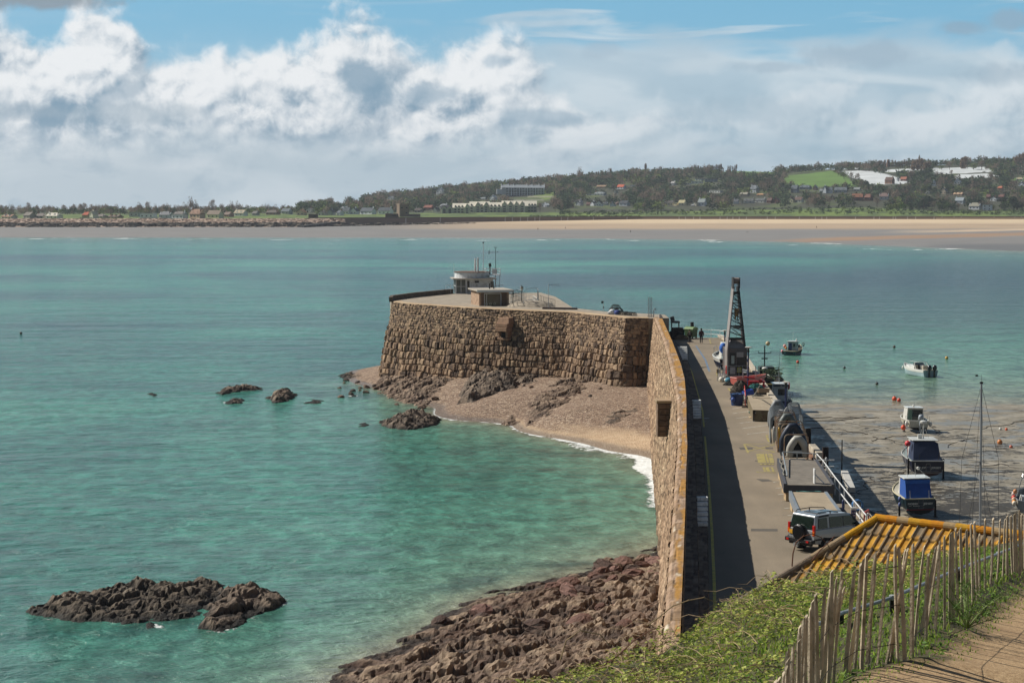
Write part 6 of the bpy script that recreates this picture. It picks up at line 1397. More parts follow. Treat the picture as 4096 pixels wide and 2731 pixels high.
# ------------------------------------------------------------------ lamp posts on the quay
def quay_lamp(px, py, h, label, col='1e2c58'):
    a = at(px, py, ZD); e = empty('lamp_post', a, 0, label, 'lamp post', 'lamp posts along the quay edge'); m_ = mat('lamp_navy', col, .45, .1); k = mat('lamp_black', '1c2422')
    b_ = MB(); b_.lathe((0, 0, 0), [(.11, 0), (.11, .5), (.085, .55), (.075, h*.5), (.10, h*.52), (.075, h*.55), (.07, h-.12)], 12); b_.build('post', m_, e)
    b_ = MB(); b_.lathe((0, 0, h-.5), [(.10, 0), (.11, .2), (.08, .3), (.12, .38)], 12); b_.build('collar', k, e)
    b_ = MB(); b_.lathe((0, 0, h-.12), [(.12, 0), (.30, .06), (.32, .10), (.2, .14), (.02, .16)], 16); b_.build('lamp_head', mat('lamp_disc', 'b9bab2', .5), e)
quay_lamp(724.7, 351, 2.4, 'dark lamp post farthest away, beyond the quayside boat'); quay_lamp(748, 390.3, 3.95, 'navy lamp post in front of the crane cab'); quay_lamp(785.6, 419.7, 3.0, 'navy lamp post behind the grey inflatable boat', '1b2233')

# ------------------------------------------------------------------ crane
def crane():
    a = at(737, 380.2, ZD); s = F/a[1]; e = empty('quay_crane', a, .16, 'grey dockside crane with tall tapering lattice jib and windowed cab', 'crane')
    g = mat('crane_grey', '5d5a5a', .6, .12, 2, dirt='6b4a38', dscale=1.6, damt=.5); lg = mat('crane_light', '8f8a86', .55, .1, 2, dirt='7a5a48', dscale=1.4, damt=.35); rs_ = mat('crane_rust', '6a4a38', .8, .3, 3); dkm = mat('crane_dark', '33302f', .6, .15, 3)
    w = 2.02
    b_ = MB(); b_.box((.08, 1.1, 1.75), (w-.2, 2.2, 2.7)); b_.build('cab', g, e, bevel=.03)
    b_ = MB(); b_.slab([(-w/2+.1, .1, 3.1), (w/2-.05, .1, 3.1), (w/2-.5, .9, 3.9), (-w/2+.7, .9, 3.9)], 0, (0, 1.2, -.1)); b_.build('machinery_cover', lg, e)
    b_ = MB(); b_.box((.1, 1.2, .30), (2.6, 2.7, .36)); b_.build('skirt', lg, e, bevel=.02)
    b_ = MB(); b_.lathe((0, 1.2, -.02), [(1.05, 0), (1.05, .15)], 24); b_.build('turntable', dkm, e)
    for x, z, ww, hh, m_, nm in ((-.44, 1.98, .55, 1.3, dkm, 'door'), (.42, 1.3, .85, 1.9, dkm, 'door')): b_ = MB(); b_.box((x, -.012, z), (ww, .05, hh)); b_.build(nm, m_, e)
    b_ = MB(); b_.box((-.44, -.05, 1.98), (.30, .04, .78)); b_.build('window', mat('cab_glass', '9aa6a4', .2, .3, 6), e)
    for x, z, ww, hh, c, nm in ((.26, 2.46, .66, .48, 'a5a1a0', 'sign_board'), (-.45, .95, .5, .66, 'a4a2a6', 'sign_board'), (.20, 1.0, .42, .46, 'b7b23c', 'warning_sign')):
        b_ = MB(); b_.box((x, -.06, z), (ww, .03, hh)); sg = b_.build(nm, mat('sign_'+c, c, .6), e)
        if nm == 'warning_sign': b_ = MB(); b_.box((x, -.08, z+.09), (.32, .01, .08)); b_.box((x, -.08, z-.05), (.34, .01, .04)); b_.build('lettering', mat('sign_a5a1a0', 'a5a1a0'), sg)
    b_ = MB()
    for z in (.9, 1.42): b_.rod((-w/2, -.3, z), (w/2-.1, -.3, z), .025)
    for x in (-w/2, .1, .45): b_.rod((x, -.3, .45), (x, -.3, 1.42), .025)
    b_.build('guard_rail', GALV, e)
    b_ = MB(); b_.box((-w/2-.015, .25, 1.0), (.03, .45, .75)); b_.build('warning_panel', mat('red_panel', 'b03a34', .6), e)
    # jib: two plated side members and a laced face
    xb0, xb1, xt0, xt1, z0, z1, zt = -w/2+.02, w/2-.12, -.05, .50, 2.9, 8.9, 9.75; L_ = lambda z: xb0+(xt0-xb0)*(z-z0)/(z1-z0); R_ = lambda z: xb1+(xt1-xb1)*(z-z0)/(z1-z0)
    for f_, nm in ((L_, 'jib_side'), (R_, 'jib_side')):
        b_ = MB(); x0, x1 = f_(z0), f_(z1); sg = 1 if f_ is L_ else -1
        b_.slab([(x0, -.02, .55 if sg > 0 else z0), (x0+sg*.13, -.02, .55 if sg > 0 else z0), (x0+sg*.13, -.02, z0), (x1+sg*.08, 1.2, z1), (x1, 1.2, z1), (x0, -.02, z0)], 0, (0, .9, 0)); b_.build(nm, lg if sg > 0 else dkm, e)  # left member pale as sunlit, right dark as shaded, both by colour
    fy = lambda z: -.0+1.2*(z-z0)/(z1-z0); b_ = MB()
    for z, t in ((3.95, .26), (5.2, .09), (6.4, .08), (7.36, .07), (8.3, .26)):
        b_.box(((L_(z)+R_(z))/2, fy(z)+.08, z), (R_(z)-L_(z), .08, t))
    zs = [4.1, 5.2, 6.4, 7.36, 8.2]
    for za, zb in zip(zs[:-1], zs[1:]):
        zm = (za+zb)/2
        b_.rod((L_(zb), fy(zb)+.08, zb), (R_(zm), fy(zm)+.08, zm), .045, n=6); b_.rod((L_(zm), fy(zm)+.08, zm), (R_(za), fy(za)+.08, za), .045, n=6)
        b_.rod((L_(zb), fy(zb)+.75, zb), (R_(za), fy(za)+.75, za), .035, n=6)
    b_.build('lattice', dkm, e)
    b_ = MB(); b_.rod((-.04, 1.55, 9.45), (.5, 1.55, 9.45), .3, n=16); b_.build('head_sheave', mat('sheave', '8d7f76', .6), e)
    b_ = MB(); b_.box((-.07, 1.5, 9.25), (.07, .7, 1.1)); b_.box((.53, 1.5, 9.25), (.07, .7, 1.0)); b_.build('head_plate', dkm, e)
    b_ = MB()
    for x in (.05, .17, .28, .36): b_.rod((x, .98, 6.9), (x, 1.2, 9.3), .014, n=5)
    b_.rod((0, .1, 3.4), (.03, .98, 6.2), .012, n=5); b_.build('cable', dkm, e)
    b_ = MB(); b_.box((.17, .95, 6.45), (.34, .3, .75), top=(1.2, 1)); b_.box((.02, .8, 6.2), (.12, .25, .9), ry=.1); hb = b_.build('hook_block', mat('hook_gold', '9a7a4a', .6, .3, 6), e, bevel=.03); b_ = MB(); b_.tube([(.25, .95, 6.05), (.25, .95, 5.75), (.36, .95, 5.65), (.38, .95, 5.8)], .05, 6); b_.build('hook', dkm, hb)
    b_ = MB(); b_.box((.1, .35, 5.05), (.75, .25, .26)); b_.build('floodlight', mat('lamp_case', '4c5350', .4), e)
crane()
# clutter left of the crane
def rack_small():
    a = at(722.3, 381.5, ZD); e = empty('pot_trolley', a, .3, 'small leaning metal rack of tubes beside the crane foot', 'rack'); b_ = MB()
    for x in (-.35, -.1, .15, .4): b_.tube([(x-.1, 0, 0), (x, .1, 1.3), (x+.12, .5, 1.35), (x+.2, .9, 0)], .022, 5)
    for z in (.3, .7, 1.1): b_.rod((-.4, .03, z), (.5, .06, z), .018)
    b_.build('frame', GALV, e)
rack_small()
def ball(name, px, py, z, r, col, label, cat='buoy', group=None, half=False):
    if group == 'mooring buoys': r *= .6
    a = at(px, py, z); e = empty(name, (a[0], a[1], z+(r*.55 if not half else 0)), 0, label, cat, group); b_ = MB(); b_.ball((0, 0, r*.2), r, 1.05, 16, 12); b_.build('float', mat('buoy_'+col, col, .45, .12, 3), e, True)
    b_ = MB(); b_.lathe((0, 0, r*1.18), [(.22*r, 0), (.2*r, .22*r), (.08*r, .3*r)], 8); b_.build('eye', mat('buoy_eye', '3a4046', .6), e); return e
for k, (px, py, r, c, lab) in enumerate(((721.5, 381.8, .28, 'd5cfc0', 'white buoy, left one of the heap by the crane foot'), (724, 380.3, .25, 'c9c6b8', 'white buoy behind the others by the crane foot'), (725.8, 382, .2, 'd9d4c6', 'small white buoy at the right of the heap by the crane'), (724.5, 378.6, .22, '9aa04a', 'lime-green buoy on the heap by the crane foot'))): ball('buoy', px, py, ZD, r, c, lab, group='buoys beside the crane')
sack(728.3, 383, ZD, .3, '3c7f95', 'blue_drum_cover', 'small turquoise bag under the crane corner', 'bag', 1.0); netpile('rope_pile', at(731, 385, ZD), .75, .6, .4, '1e1c1b', 'black coil of rope in front of the crane', seed=5)

# ------------------------------------------------------------------ heap of fishing gear and boats on the quay
def crate(px, py, z, d, rz, col, label, name='fish_crate', tilt=0):
    a = at(px, py, z); w, l, h = d; e = MB(); t = .03
    e.box((0, 0, t/2), (w, l, t)); [e.box((sx*(w/2-t/2), 0, h/2+t/2), (t, l, h-t)) for sx in (-1, 1)]; [e.box((0, sy*(l/2-t/2), h/2+t/2), (w-2*t, t, h-t)) for sy in (-1, 1)]; e.box((0, -l/2-.01, h-.04), (w+.04, .04, .06)); e.box((0, l/2+.01, h-.04), (w+.04, .04, .06))
    o = e.build(name, mat('crate_'+col, col, .5, .1, 4)); o.location = (a[0], a[1], z+.02); o.rotation_euler = (0, tilt, rz); return tag(o, label, 'crate')
netpile('net_pile', at(740.5, 394, ZD), 1.0, .9, 1.25, '3a342c', 'dark brown mound of netting below the pink dinghy', seed=6); netpile('net_pile', at(738.8, 399.5, ZD), .75, .7, .7, '1d2430', 'black and blue net heap behind the navy tub', seed=7)
netpile('net_pile', at(755, 393.5, ZD), 1.1, .9, .95, '1f5a55', 'teal green net heap behind the long pontoon', seed=8); netpile('rope_pile', at(743, 402.5, ZD), .6, .6, .65, '8b8b7a', 'pale tangled rope beside the red barrier', seed=9); netpile('rope_pile', at(758, 396.5, ZD+.85), .5, .35, .2, '4c4a40', 'coiled hose lying at the far end of the long pontoon', seed=10)
crate(748.5, 395, ZD+.55, (.8, .6, .42), .35, '2f52a8', 'bright blue fish box perched on the gear heap', tilt=-.25); crate(763, 392.5, ZD+.4, (1.0, .6, .35), .1, '9a8268', 'tan wooden box at the right of the teal nets'); crate(758.5, 394.5, ZD+.2, (1.3, .6, .5), -.05, '3c4244', 'dark grey low crate behind the long pontoon')
a = at(737, 405.2, ZD); e = empty('navy_tub', a, 0, 'navy blue round tub full of rope beside the red barrier', 'tub'); b_ = MB(); b_.lathe((0, 0, 0), [(.48, 0), (.56, .9), (.60, .92), (.60, .98), (.52, .95), (.47, .3)], 18); b_.build('tub', mat('tub_navy', '1f3d6b', .5, .1), e)
b_ = MB()
for k in range(7): b_.tube([(.4*math.cos(k+j*.9), .4*math.sin(k+j*.9), .9+.08*math.sin(3*j+k)) for j in range(8)], .035, 5)
b_.build('rope', mat('rope_blue', '4a6c9a', .9), e)
ball('buoy', 733.2, 401.5, ZD+.35, .2, '2f4f96', 'small blue float hanging by the navy tub')
def barrier2(pts, label, n=2):
    A, B_ = Vector(at(*pts[0], ZD)), Vector(at(*pts[1], ZD)); e = empty('road_barrier', A, 0, label, 'barrier'); d = B_-A; L = d.length; u = d.normalized(); ang = math.atan2(d.y, d.x); red = mat('barrier_red', 'b5382a', .5, .08); wh = mat('barrier_white', 'd8d3cc', .6)
    R0 = Matrix.Rotation(ang, 3, 'Z'); P = lambda x, z: u*x+Vector((0, 0, z))
    b_ = MB(); b_.box(P(L/2, .97), (L, .06, .12), rz=ang); b_.box(P(L/2, .22), (L, .06, .12), rz=ang)
    for x in (.03, L/2, L-.03): b_.box(P(x, .6), (.09, .06, .85), rz=ang)
    b_.build('frame', red, e); b_ = MB(); b_.box(P(L/2, .8), (L*.8, .07, .12), rz=ang); b_.box(P(L/2, .45), (L*.8, .07, .12), rz=ang); b_.build('reflective_bar', wh, e)
    for x in (.15, L-.15): b_ = MB(); b_.box(P(x, .05), (.08, .6, .08), rz=ang); b_.build('foot', mat('rubber', '17171a'), e)
barrier2(((745.4, 407.8), (744.3, 397)), 'red and white plastic barrier standing beside the long pontoon'); barrier2(((864.0, 531.5), (868.5, 528.5)), 'red and white barrier at the near end of the quay rail')
sack(751.5, 413, ZD, .25, '2e5f58', 'rope_scrap', 'teal scrap of net on the ground by the long pontoon', 'net', .4)
def hauler():
    a = at(756.5, 391.5, ZD); e = empty('pot_hauler', a, -.3, 'bright red hydraulic hauler frame among the fishing gear', 'machine'); r_ = mat('hauler_red', 'b32327', .45, .12, 3)
    b_ = MB(); b_.box((0, 0, .9), (1.5, .5, .14)); b_.box((.2, 0, .55), (1.3, .6, .14)); [b_.box((x, 0, .45), (.12, .5, .9)) for x in (-.65, 0, .65)]; b_.box((-.6, 0, 1.25), (.9, .12, .12), ry=.08); b_.box((.45, 0, .2), (1.1, .7, .2)); b_.build('frame', r_, e, bevel=.02)
    b_ = MB(); b_.rod((-.3, -.35, .7), (-.3, .35, .7), .28, n=14); b_.rod((.4, -.3, .95), (.4, .3, .95), .18, n=12); b_.build('drum', r_, e)
hauler()
b_ = MB(); b_.tube([at(752.5, 396.6, ZD+.95), at(755.5, 393, ZD+1.4), at(757.5, 389.5, ZD+2.4), at(760, 384.9, ZD+3.2)], .045, 6); tag(b_.build('boat_hook', GALV), 'long bent grey tube leaning over the gear heap', 'pole')
b_ = MB(); P0 = at(753, 397.9, ZD+.9); P1 = at(772.4, 398.2, ZD+.9); b_.rod(P0, P1, .04); tag(b_.build('plank', mat('old_wood', '8a7a62', .8, .2)), 'thin plank laid across the far end of the long pontoon', 'plank')

# ------------------------------------------------------------------ pontoons stored on the quay
def pontoon(c4, zt, th, side, top, label, feet, flange=True, front=None, planks=False, name='pontoon'):
    """c4: picture corners of the top: near-left, near-right, far-right, far-left"""
    Q = [Vector(at(a, b, zt)) for a, b in c4]; o = Q[0].copy(); e = empty(name, (o.x, o.y, ZD), 0, label, 'pontoon', 'floating pontoons stored on the quay'); q = [Vector((p.x-o.x, p.y-o.y, zt-ZD)) for p in Q]
    b_ = MB()
    if planks:
        n = 34
        for k in range(n):
            t0, t1 = k/n, (k+.88)/n; a_, c_ = q[0].lerp(q[3], t0), q[1].lerp(q[2], t0); a2, c2 = q[0].lerp(q[3], t1), q[1].lerp(q[2], t1); b_.slab([a_, c_, c2, a2], 0, (0, 0, .04))
    else: b_.slab(q, 0, (0, 0, .04))
    b_.build('deck', top, e)
    b_ = MB(); b_.slab([p-Vector((0, 0, th)) for p in q], 0, (0, 0, th-.004)); b_.build('frame', side, e)
    if flange:
        for i, j in ((0, 3), (1, 2)):
            a_, c_ = q[i], q[j]; d = (c_-a_).normalized(); n_ = Vector((-d.y, d.x, 0))*(.16 if i == 0 else -.16); b_ = MB(); b_.slab([a_-Vector((0, 0, th+.02)), c_-Vector((0, 0, th+.02)), c_+Vector((0, 0, .10)), a_+Vector((0, 0, .10))], 0, n_); b_.build('side_beam', side, e)
    for k in range(feet):
        for sx in (.12, .88):
            t = (k+.25)/feet; p_ = q[0].lerp(q[3], t).lerp(q[1].lerp(q[2], t), sx); b_ = MB(); b_.box((p_.x, p_.y, (zt-ZD-th)/2+.005), (.75, .9, zt-ZD-th)); b_.build('float', mat('float_tan', 'b09b78', .8, .12, 2, dirt='7a4a2c', dscale=2, damt=.5), e, bevel=.03)
    return e, q
PD = mat('pontoon_plain', '9d8f78', .85, .1, 1.2, dirt='7c7060', dscale=.8, damt=.4); PW = mat('pontoon_wood', '7d766b', .85, .18, 2.5, dirt='5d574d', dscale=1.5, damt=.5); PS = mat('pontoon_steel', '7b838a', .5, .12, 2); PK = mat('pontoon_dark', '4a4a4e', .6, .12, 2)
e, q = pontoon([(752.9, 410.2), (774.8, 410.9), (769.7, 396.2), (747.3, 395.8)], ZD+.86, .82, mat('tank_rusty', '6f664e', .8, .2, 1.5, dirt='4a3020', dscale=1.2, damt=.8), PD, 'long plain-decked steel pontoon, farthest of the three stored on the quay', 1, False)
b_ = MB(); dx = q[1].x; b_.box((dx/2, -.03, .72), (dx, .06, .28)); b_.box((.05, -.02, .42), (.10, .08, .84)); b_.box((dx-.05, -.02, .42), (.10, .08, .84)); b_.build('dark_band', mat('crane_dark', '33302f'), e)
b_ = MB(); rr = random.Random(2); x = .22
while x < dx-.25:
    l = rr.uniform(.04, .10); b_.box((x, -.07, .66+rr.uniform(-.01, .01)), (l, .015, rr.uniform(.04, .07))); x += l+rr.choice([.02, .02, .08])
b_.build('stencilled_lettering', mat('sign_white', 'b9b9b2'), e)
e, q = pontoon([(786.6, 485.2), (831.6, 486), (814.7, 460.8), (779.5, 459.6)], ZD+.95, .42, PK, PW, 'wooden-decked floating pontoon in the middle of the three stored on the quay', 4, True, planks=True)
b_ = MB()
for x in (.95, 1.3): b_.box((x, -.03, .74), (.03, .03, .34))
b_.build('red_tie', mat('tie_red', 'a8473c', .6), e)
b_ = MB(); L_ = (q[3]-q[0]); b_.rod(q[0]+L_*.25+Vector((.15, 0, .16)), q[3]+Vector((.2, 0, .45)), .04); b_.rod(q[3]+Vector((.2, 0, .5)), q[2]+Vector((.1, 0, .45)), .035); [b_.rod(q[3].lerp(q[2], t), q[3].lerp(q[2], t)+Vector((0, 0, .48)), .03) for t in (.05, .5, .97)]; b_.build('handrail', GALV, e)
b_ = MB(); pp = q[1]+Vector((-.85, .9, 0)); b_.box(pp+Vector((0, 0, .45)), (.06, .5, .85)); b_.rod(pp+Vector((0, 0, .6)), pp+Vector((.55, -.4, .05)), .03); b_.build('ladder_bracket', WRAIL, e)
b_ = MB(); pts = [q[0].lerp(q[3], .3+.05*k)+Vector((.05*math.sin(5*k), 0, .12+.04*math.sin(3*k))) for k in range(14)]; b_.tube(pts, .045, 5); b_.build('rope_along_edge', mat('rope_grey', '77756a', .9), e)
e, q = pontoon([(800.6, 513.2), (840.5, 515.6), (824.2, 493), (791.7, 492.4)], ZD+.75, .36, PS, PD, 'plain-decked pontoon nearest the silver car', 3, True)
b_ = MB(); b_.tube([q[3]+Vector((.3+.17*k, .15+.08*math.sin(k*1.3), .05)) for k in range(9)], .03, 5); b_.tube([q[3]+Vector((-.1+.06*math.sin(k), -.2*k*.3, -.1*math.cos(k))) for k in range(6)], .03, 5); b_.build('rope', mat('rope_teal', '4c8a86', .8), e)

# ------------------------------------------------------------------ dinghy racks: rows of hoops, boats stowed between them
def hoops(pa, pb, n, w, h, m, label):
    """n hoops from picture point pa (nearest, left foot) to pb (farthest)"""
    A, B_ = Vector(at(*pa, ZD)), Vector(at(*pb, ZD)); e = empty('dinghy_rack', A, 0, label, 'rack', 'tubular dinghy racks on the quay')
    for k in range(n):
        p = (B_-A)*(k/(n-1)); b_ = MB(); r = .28
        pts = [(0, 0, 0), (0, 0, h-r)]+[(r-r*math.cos(t), 0, h-r+r*math.sin(t)) for t in (.4, .8, 1.2, 1.57)]+[(w-r+r*math.sin(t), 0, h-r+r*math.cos(t)) for t in (0, .4, .8, 1.2)]+[(w, 0, h-r), (w, 0, 0)]
        b_.tube([Vector(q)+p for q in pts], .04, 6); b_.build('hoop', m, e)
    b_ = MB(); b_.box((B_-A)/2+Vector((0, 0, .04)), (.08, (B_-A).length, .08), rz=math.atan2(-(B_-A).x, (B_-A).y)); b_.box((B_-A)/2+Vector((w, 0, .04)), (.08, (B_-A).length, .08), rz=math.atan2(-(B_-A).x, (B_-A).y)); b_.build('base_rail', m, e)
RUST = mat('hoop_rust', '9a8872', .6, .2, 4, dirt='7a3f22', dscale=3, damt=.9)
hoops((784.2, 462.5), (780.3, 447.5), 5, 1.55, 1.85, RUST, 'nearest rack of pale rusty hoops around the pale grey inflatable')
hoops((777.6, 452), (775.0, 437), 7, 1.4, 1.95, RUST, 'middle rack of rust-brown hoops holding the navy and grey-green boats')
hoops((770.3, 443), (769.6, 432), 9, .95, 1.95, GALV, 'far rack of grey steel hoops beside the white board')
hoops((790.5, 431), (788, 419), 9, .9, 1.3, GALV, 'low silver rack at the harbour edge behind the white board')
def inflatable(px, py, L, W, r, col, lean, rz, label, floor='1a1c22', stripe=None, dz=0.0, open_=True):
    """inflatable stood on its stern in a rack, bow up; local z runs stern to bow"""
    a = at(px, py, ZD); e = empty('inflatable_boat', (a[0], a[1], ZD+.05+dz), rz, label, 'inflatable boat', 'inflatable boats stowed upright'); m_ = mat('hypalon_'+col, col, .5, .1, 2)
    e.rotation_euler = (lean, 0, rz); hw = W/2-r; pts = []
    pts += [(-hw, 0, r), (-hw, 0, L*.25), (-hw, 0, L*.48), (-hw*.97, -.02, L*.56), (-hw*.80, -.05, L*.69), (-hw*.50, -.09, L*.85), (-hw*.22, -.12, L*.965)]
    pts = pts+[(-x, y, z) for x, y, z in pts[::-1]]
    b_ = MB(); b_.tube(pts, [r*.55]+[r]*(len(pts)-2)+[r*.55], 14); b_.build('tube', m_, e, True)
    b_ = MB(); fl = [(x*.95, .06, z) for x, y, z in pts]; b_.slab(fl, 0, (0, .05, 0)); b_.build('floor', mat('floor_'+floor, floor, .7), e)
    if not open_: b_ = MB(); b_.slab([(x*.98, -r*.75, z) for x, y, z in pts], 0, (0, .04, 0)); b_.build('cover', m_, e)
    b_ = MB(); b_.box((0, 0, .14), (2*hw, .42, .06)); b_.build('transom', mat('transom', 'b5b7b4', .6), e)
    if open_:
        b_ = MB(); b_.box((0, -.05, L*.4), (2*hw, .05, .22)); b_.build('thwart', mat('transom', 'b5b7b4'), e)
        b_ = MB(); b_.box((0, -.16, L*.9), (hw*.9, .05, .14)); b_.build('bow_plate', mat('transom', 'b5b7b4'), e)
    if stripe: b_ = MB(); b_.box((0, -r*.83 if not open_ else -.13-r*.5, L*.6 if not open_ else L*.95), (.05, .03, L*.38 if not open_ else .3)); b_.build('stripe', mat('stripe', stripe, .6), e)
    return e
inflatable(797.5, 462, 1.55, 1.5, .24, 'a9a8a0', -.05, 0, 'pale grey inflatable inside the nearest hoops', '16171a')
inflatable(793.0, 459.5, 2.25, 1.85, .22, '1f2a3c', -.12, 0, 'big navy inflatable with covered top and pale stripe', stripe='8e96a0', open_=False)
inflatable(787.8, 448.0, 2.25, 1.65, .23, '5a625f', -.15, .1, 'grey-green inflatable standing behind the navy one', stripe='b9bab4')
inflatable(777.0, 431, 2.2, 1.45, .22, '74787a', -.25, -.2, 'dark grey inflatable leaning, farthest of the stowed boats', '16171a')
inflatable(781.5, 437, 1.9, 1.0, .17, '8c8f90', -.1, -.3, 'slim mid-grey inflatable between the white board and the far hoops')
def board(px, py, L, w, rz, lean, col, label, name='paddle_board', logo=None):
    a = at(px, py, ZD); e = empty(name, (a[0], a[1], ZD+.03), 0, label, 'board'); e.rotation_euler = (lean, .06, rz)
    out = [(w/2*math.sin(math.pi*t)**.6*(1 if t < .5 else 1)*(.92+.08*math.cos(3*t)), L*t) for t in np.linspace(.0, 1, 17)]; o_ = [(x, 0, z) for x, z in out]+[(-x, 0, z) for x, z in out[::-1][1:-1]]
    b_ = MB(); b_.slab(o_, 0, (0, .10, 0)); b_.build('board', mat('board_'+col, col, .35, .06), e, bevel=.03)
    if logo:
        b_ = MB()
        for k in range(3): b_.tube([(-.20+.14*k+.07*math.cos(t), -.012, L*.62+.09*math.sin(t)) for t in np.linspace(0, 5.5, 9)], .016, 5)
        b_.rod((.12, -.012, L*.9), (.17, -.012, L*.4), .018); b_.rod((-.2, -.012, L*.45), (.1, -.012, L*.88), .008); b_.build('logo', mat('logo_blue', logo, .5), e)
board(785.4, 438, 2.25, .8, -.05, -.12, 'c3c1b9', 'white paddle board with blue lettering standing upright in the racks', logo='39466e')
board(779.6, 449, 1.5, .42, .9, -.05, 'd6a521', 'yellow kayak end poking out of the middle rack', 'yellow_kayak'); board(774.6, 443.5, 1.2, .35, .9, -.05, 'aaa9a2', 'pale grey board end poking out of the racks near the road', 'grey_board')

# ------------------------------------------------------------------ railings, piles, small fittings at the near end
gr = [(816.5, 470), (823, 477.5), (834.8, 494.6), (844.3, 507.4), (854, 520), (866, 535.5)]
rail('railing', [at(a_, b_, ZD) for a_, b_ in gr], 1.05, WRAIL, 'long white two-bar handrail along the near quay edge', .035, (.5,), 2.4)
a = at(826, 474.5, ZD); e = empty('mooring_cross', a, 0, 'white galvanised cross-shaped mooring post beside the wooden pontoon', 'post'); b_ = MB(); b_.rod((0, 0, 0), (0, 0, 1.0), .05); b_.rod((-.75, 0, .92), (.5, 0, .92), .04); b_.rod((-.35, 0, .52), (.5, 0, .52), .035); b_.ball((0, 0, 1.03), .07); b_.build('frame', WRAIL, e)
def pile(px, py, zt, zb, label):
    a = at(px, py, zt); b_ = MB(); b_.box((0, 0, (zt-zb)/2), (.32, .05, zt-zb)); b_.box((-.16, 0, (zt-zb)/2), (.04, .32, zt-zb)); b_.box((.16, 0, (zt-zb)/2), (.04, .32, zt-zb)); o = b_.build('steel_pile', mat('pile_black', '1b1512', .7, .3, 3, dirt='4a2414', damt=.6)); o.location = (a[0], a[1], zb); tag(o, label, 'pile')
pile(808.2, 428.3, ZD+1.3, 0, 'tall rusty black steel pile rising beside the navy inflatable'); pile(825.5, 447, ZD+1.35, 0, 'tall rusty black steel pile rising behind the wooden pontoon'); 
def timber(pts, z, w, h, m_, name, label, cat='beam'):
    P3 = [Vector(at(a, b, z)) for a, b in pts]; b_ = MB()
    for p, q_ in zip(P3[:-1], P3[1:]): d = q_-p; b_.box((p+q_)/2, (w, d.length, h), rz=math.atan2(-d.x, d.y))
    return tag(b_.build(name, m_, bevel=.03), label, cat)
timber([(812, 447), (819.5, 455.5)], ZD+.45, .45, .45, mat('edge_concrete', 'b5ab99'), 'fender_beam', 'short pale fender beam on the quay edge behind the nearest rack'); timber([(810.5, 453.5), (821, 461)], ZD+.02, .9, .25, mat('old_deck', '7d5a44', .8, .25, 2), 'timber_platform', 'brown timber platform behind the wooden pontoon', 'platform')
timber([(844.5, 472.5), (851.5, 489.5)], ZD-.4, .45, .3, mat('white_beam', 'b9b7b0', .6, .1, 2), 'gangway', 'pale steel gangway hanging outside the quay edge', 'gangway')
for k, (px, py) in enumerate(((846.8, 489.8), (853.8, 497.2), (860.3, 504.6), (868.3, 513.9))):
    a = at(px, py, ZD+.3); b_ = MB(); b_.tube([(.13*math.cos(t), 0, .13*math.sin(t)) for t in np.linspace(0, 6.28, 14)], .025, 6); o = b_.build('mooring_ring', mat('ring_dark', '4a4238', .7)); o.location = (float(qx(a[1]))-.3, a[1], ZD+.34); tag(o, ('farthest', 'second', 'third', 'nearest')[k]+' of the iron mooring rings on the pale quay edge', 'mooring ring', 'mooring rings on the quay edge')
def info():
    a = at(853.3, 528.5, ZD); e = empty('information_post', a, -.1, 'navy blue information pillar with white symbols by the quay rail', 'sign'); b_ = MB(); b_.box((0, 0, .5), (.24, .2, 1.0)); b_.build('pillar', mat('info_navy', '27305c', .5, .08), e, bevel=.01); b_ = MB(); b_.box((0, 0, 1.06), (.26, .22, .12)); b_.build('cap', mat('sign_white', 'b9b9b2'), e)
    b_ = MB()
    for z, ws in ((.86, (.05, .05)), (.72, (.02, .1)), (.56, (.02, .07)), (.42, (.08,)), (.26, (.02, .06)), (.12, (.1,))):
        x = -.07
        for w_ in ws: b_.box((x+w_/2, -.105, z), (w_, .01, .05)); x += w_+.04
    b_.build('lettering', mat('sign_white', 'b9b9b2'), e)
info()
a = at(843, 518, ZD); b_ = MB(); b_.lathe((0, 0, 0), [(.07, 0), (.07, .95), (.03, 1.0)], 12); o = b_.build('bollard_post', mat('info_navy', '27305c')); o.location = a; tag(o, 'short navy blue post beside the nearest pontoon', 'bollard')
a = at(857.5, 514, ZD+.0); b_ = MB()
for k in range(5): b_.tube([(.28*math.cos(t), .06*k-.1, .4+.28*math.sin(t)) for t in np.linspace(0, 6.28, 14)], .04, 6)
o = b_.build('hose_reel', mat('rope_bluebright', '3f6f9f', .7)); o.location = (a[0], a[1], ZD+.1); tag(o, 'coil of blue hose hung on the quay railing', 'hose')
e = empty('paint_splash', at(694.5, 400.5, ZD)); e['label'] = 'white paint splash on the road in the shade near the steps'; e['category'] = 'paint mark'
b_ = MB(); b_.lathe((0, 0, .004), [(.28, 0), (.27, .004)], 14); b_.lathe((-.35, -2.2, .004), [(.14, 0), (.13, .004)], 12); b_.build('splash', M_WPAINT, e); e.location = at(706, 418.2, ZD)
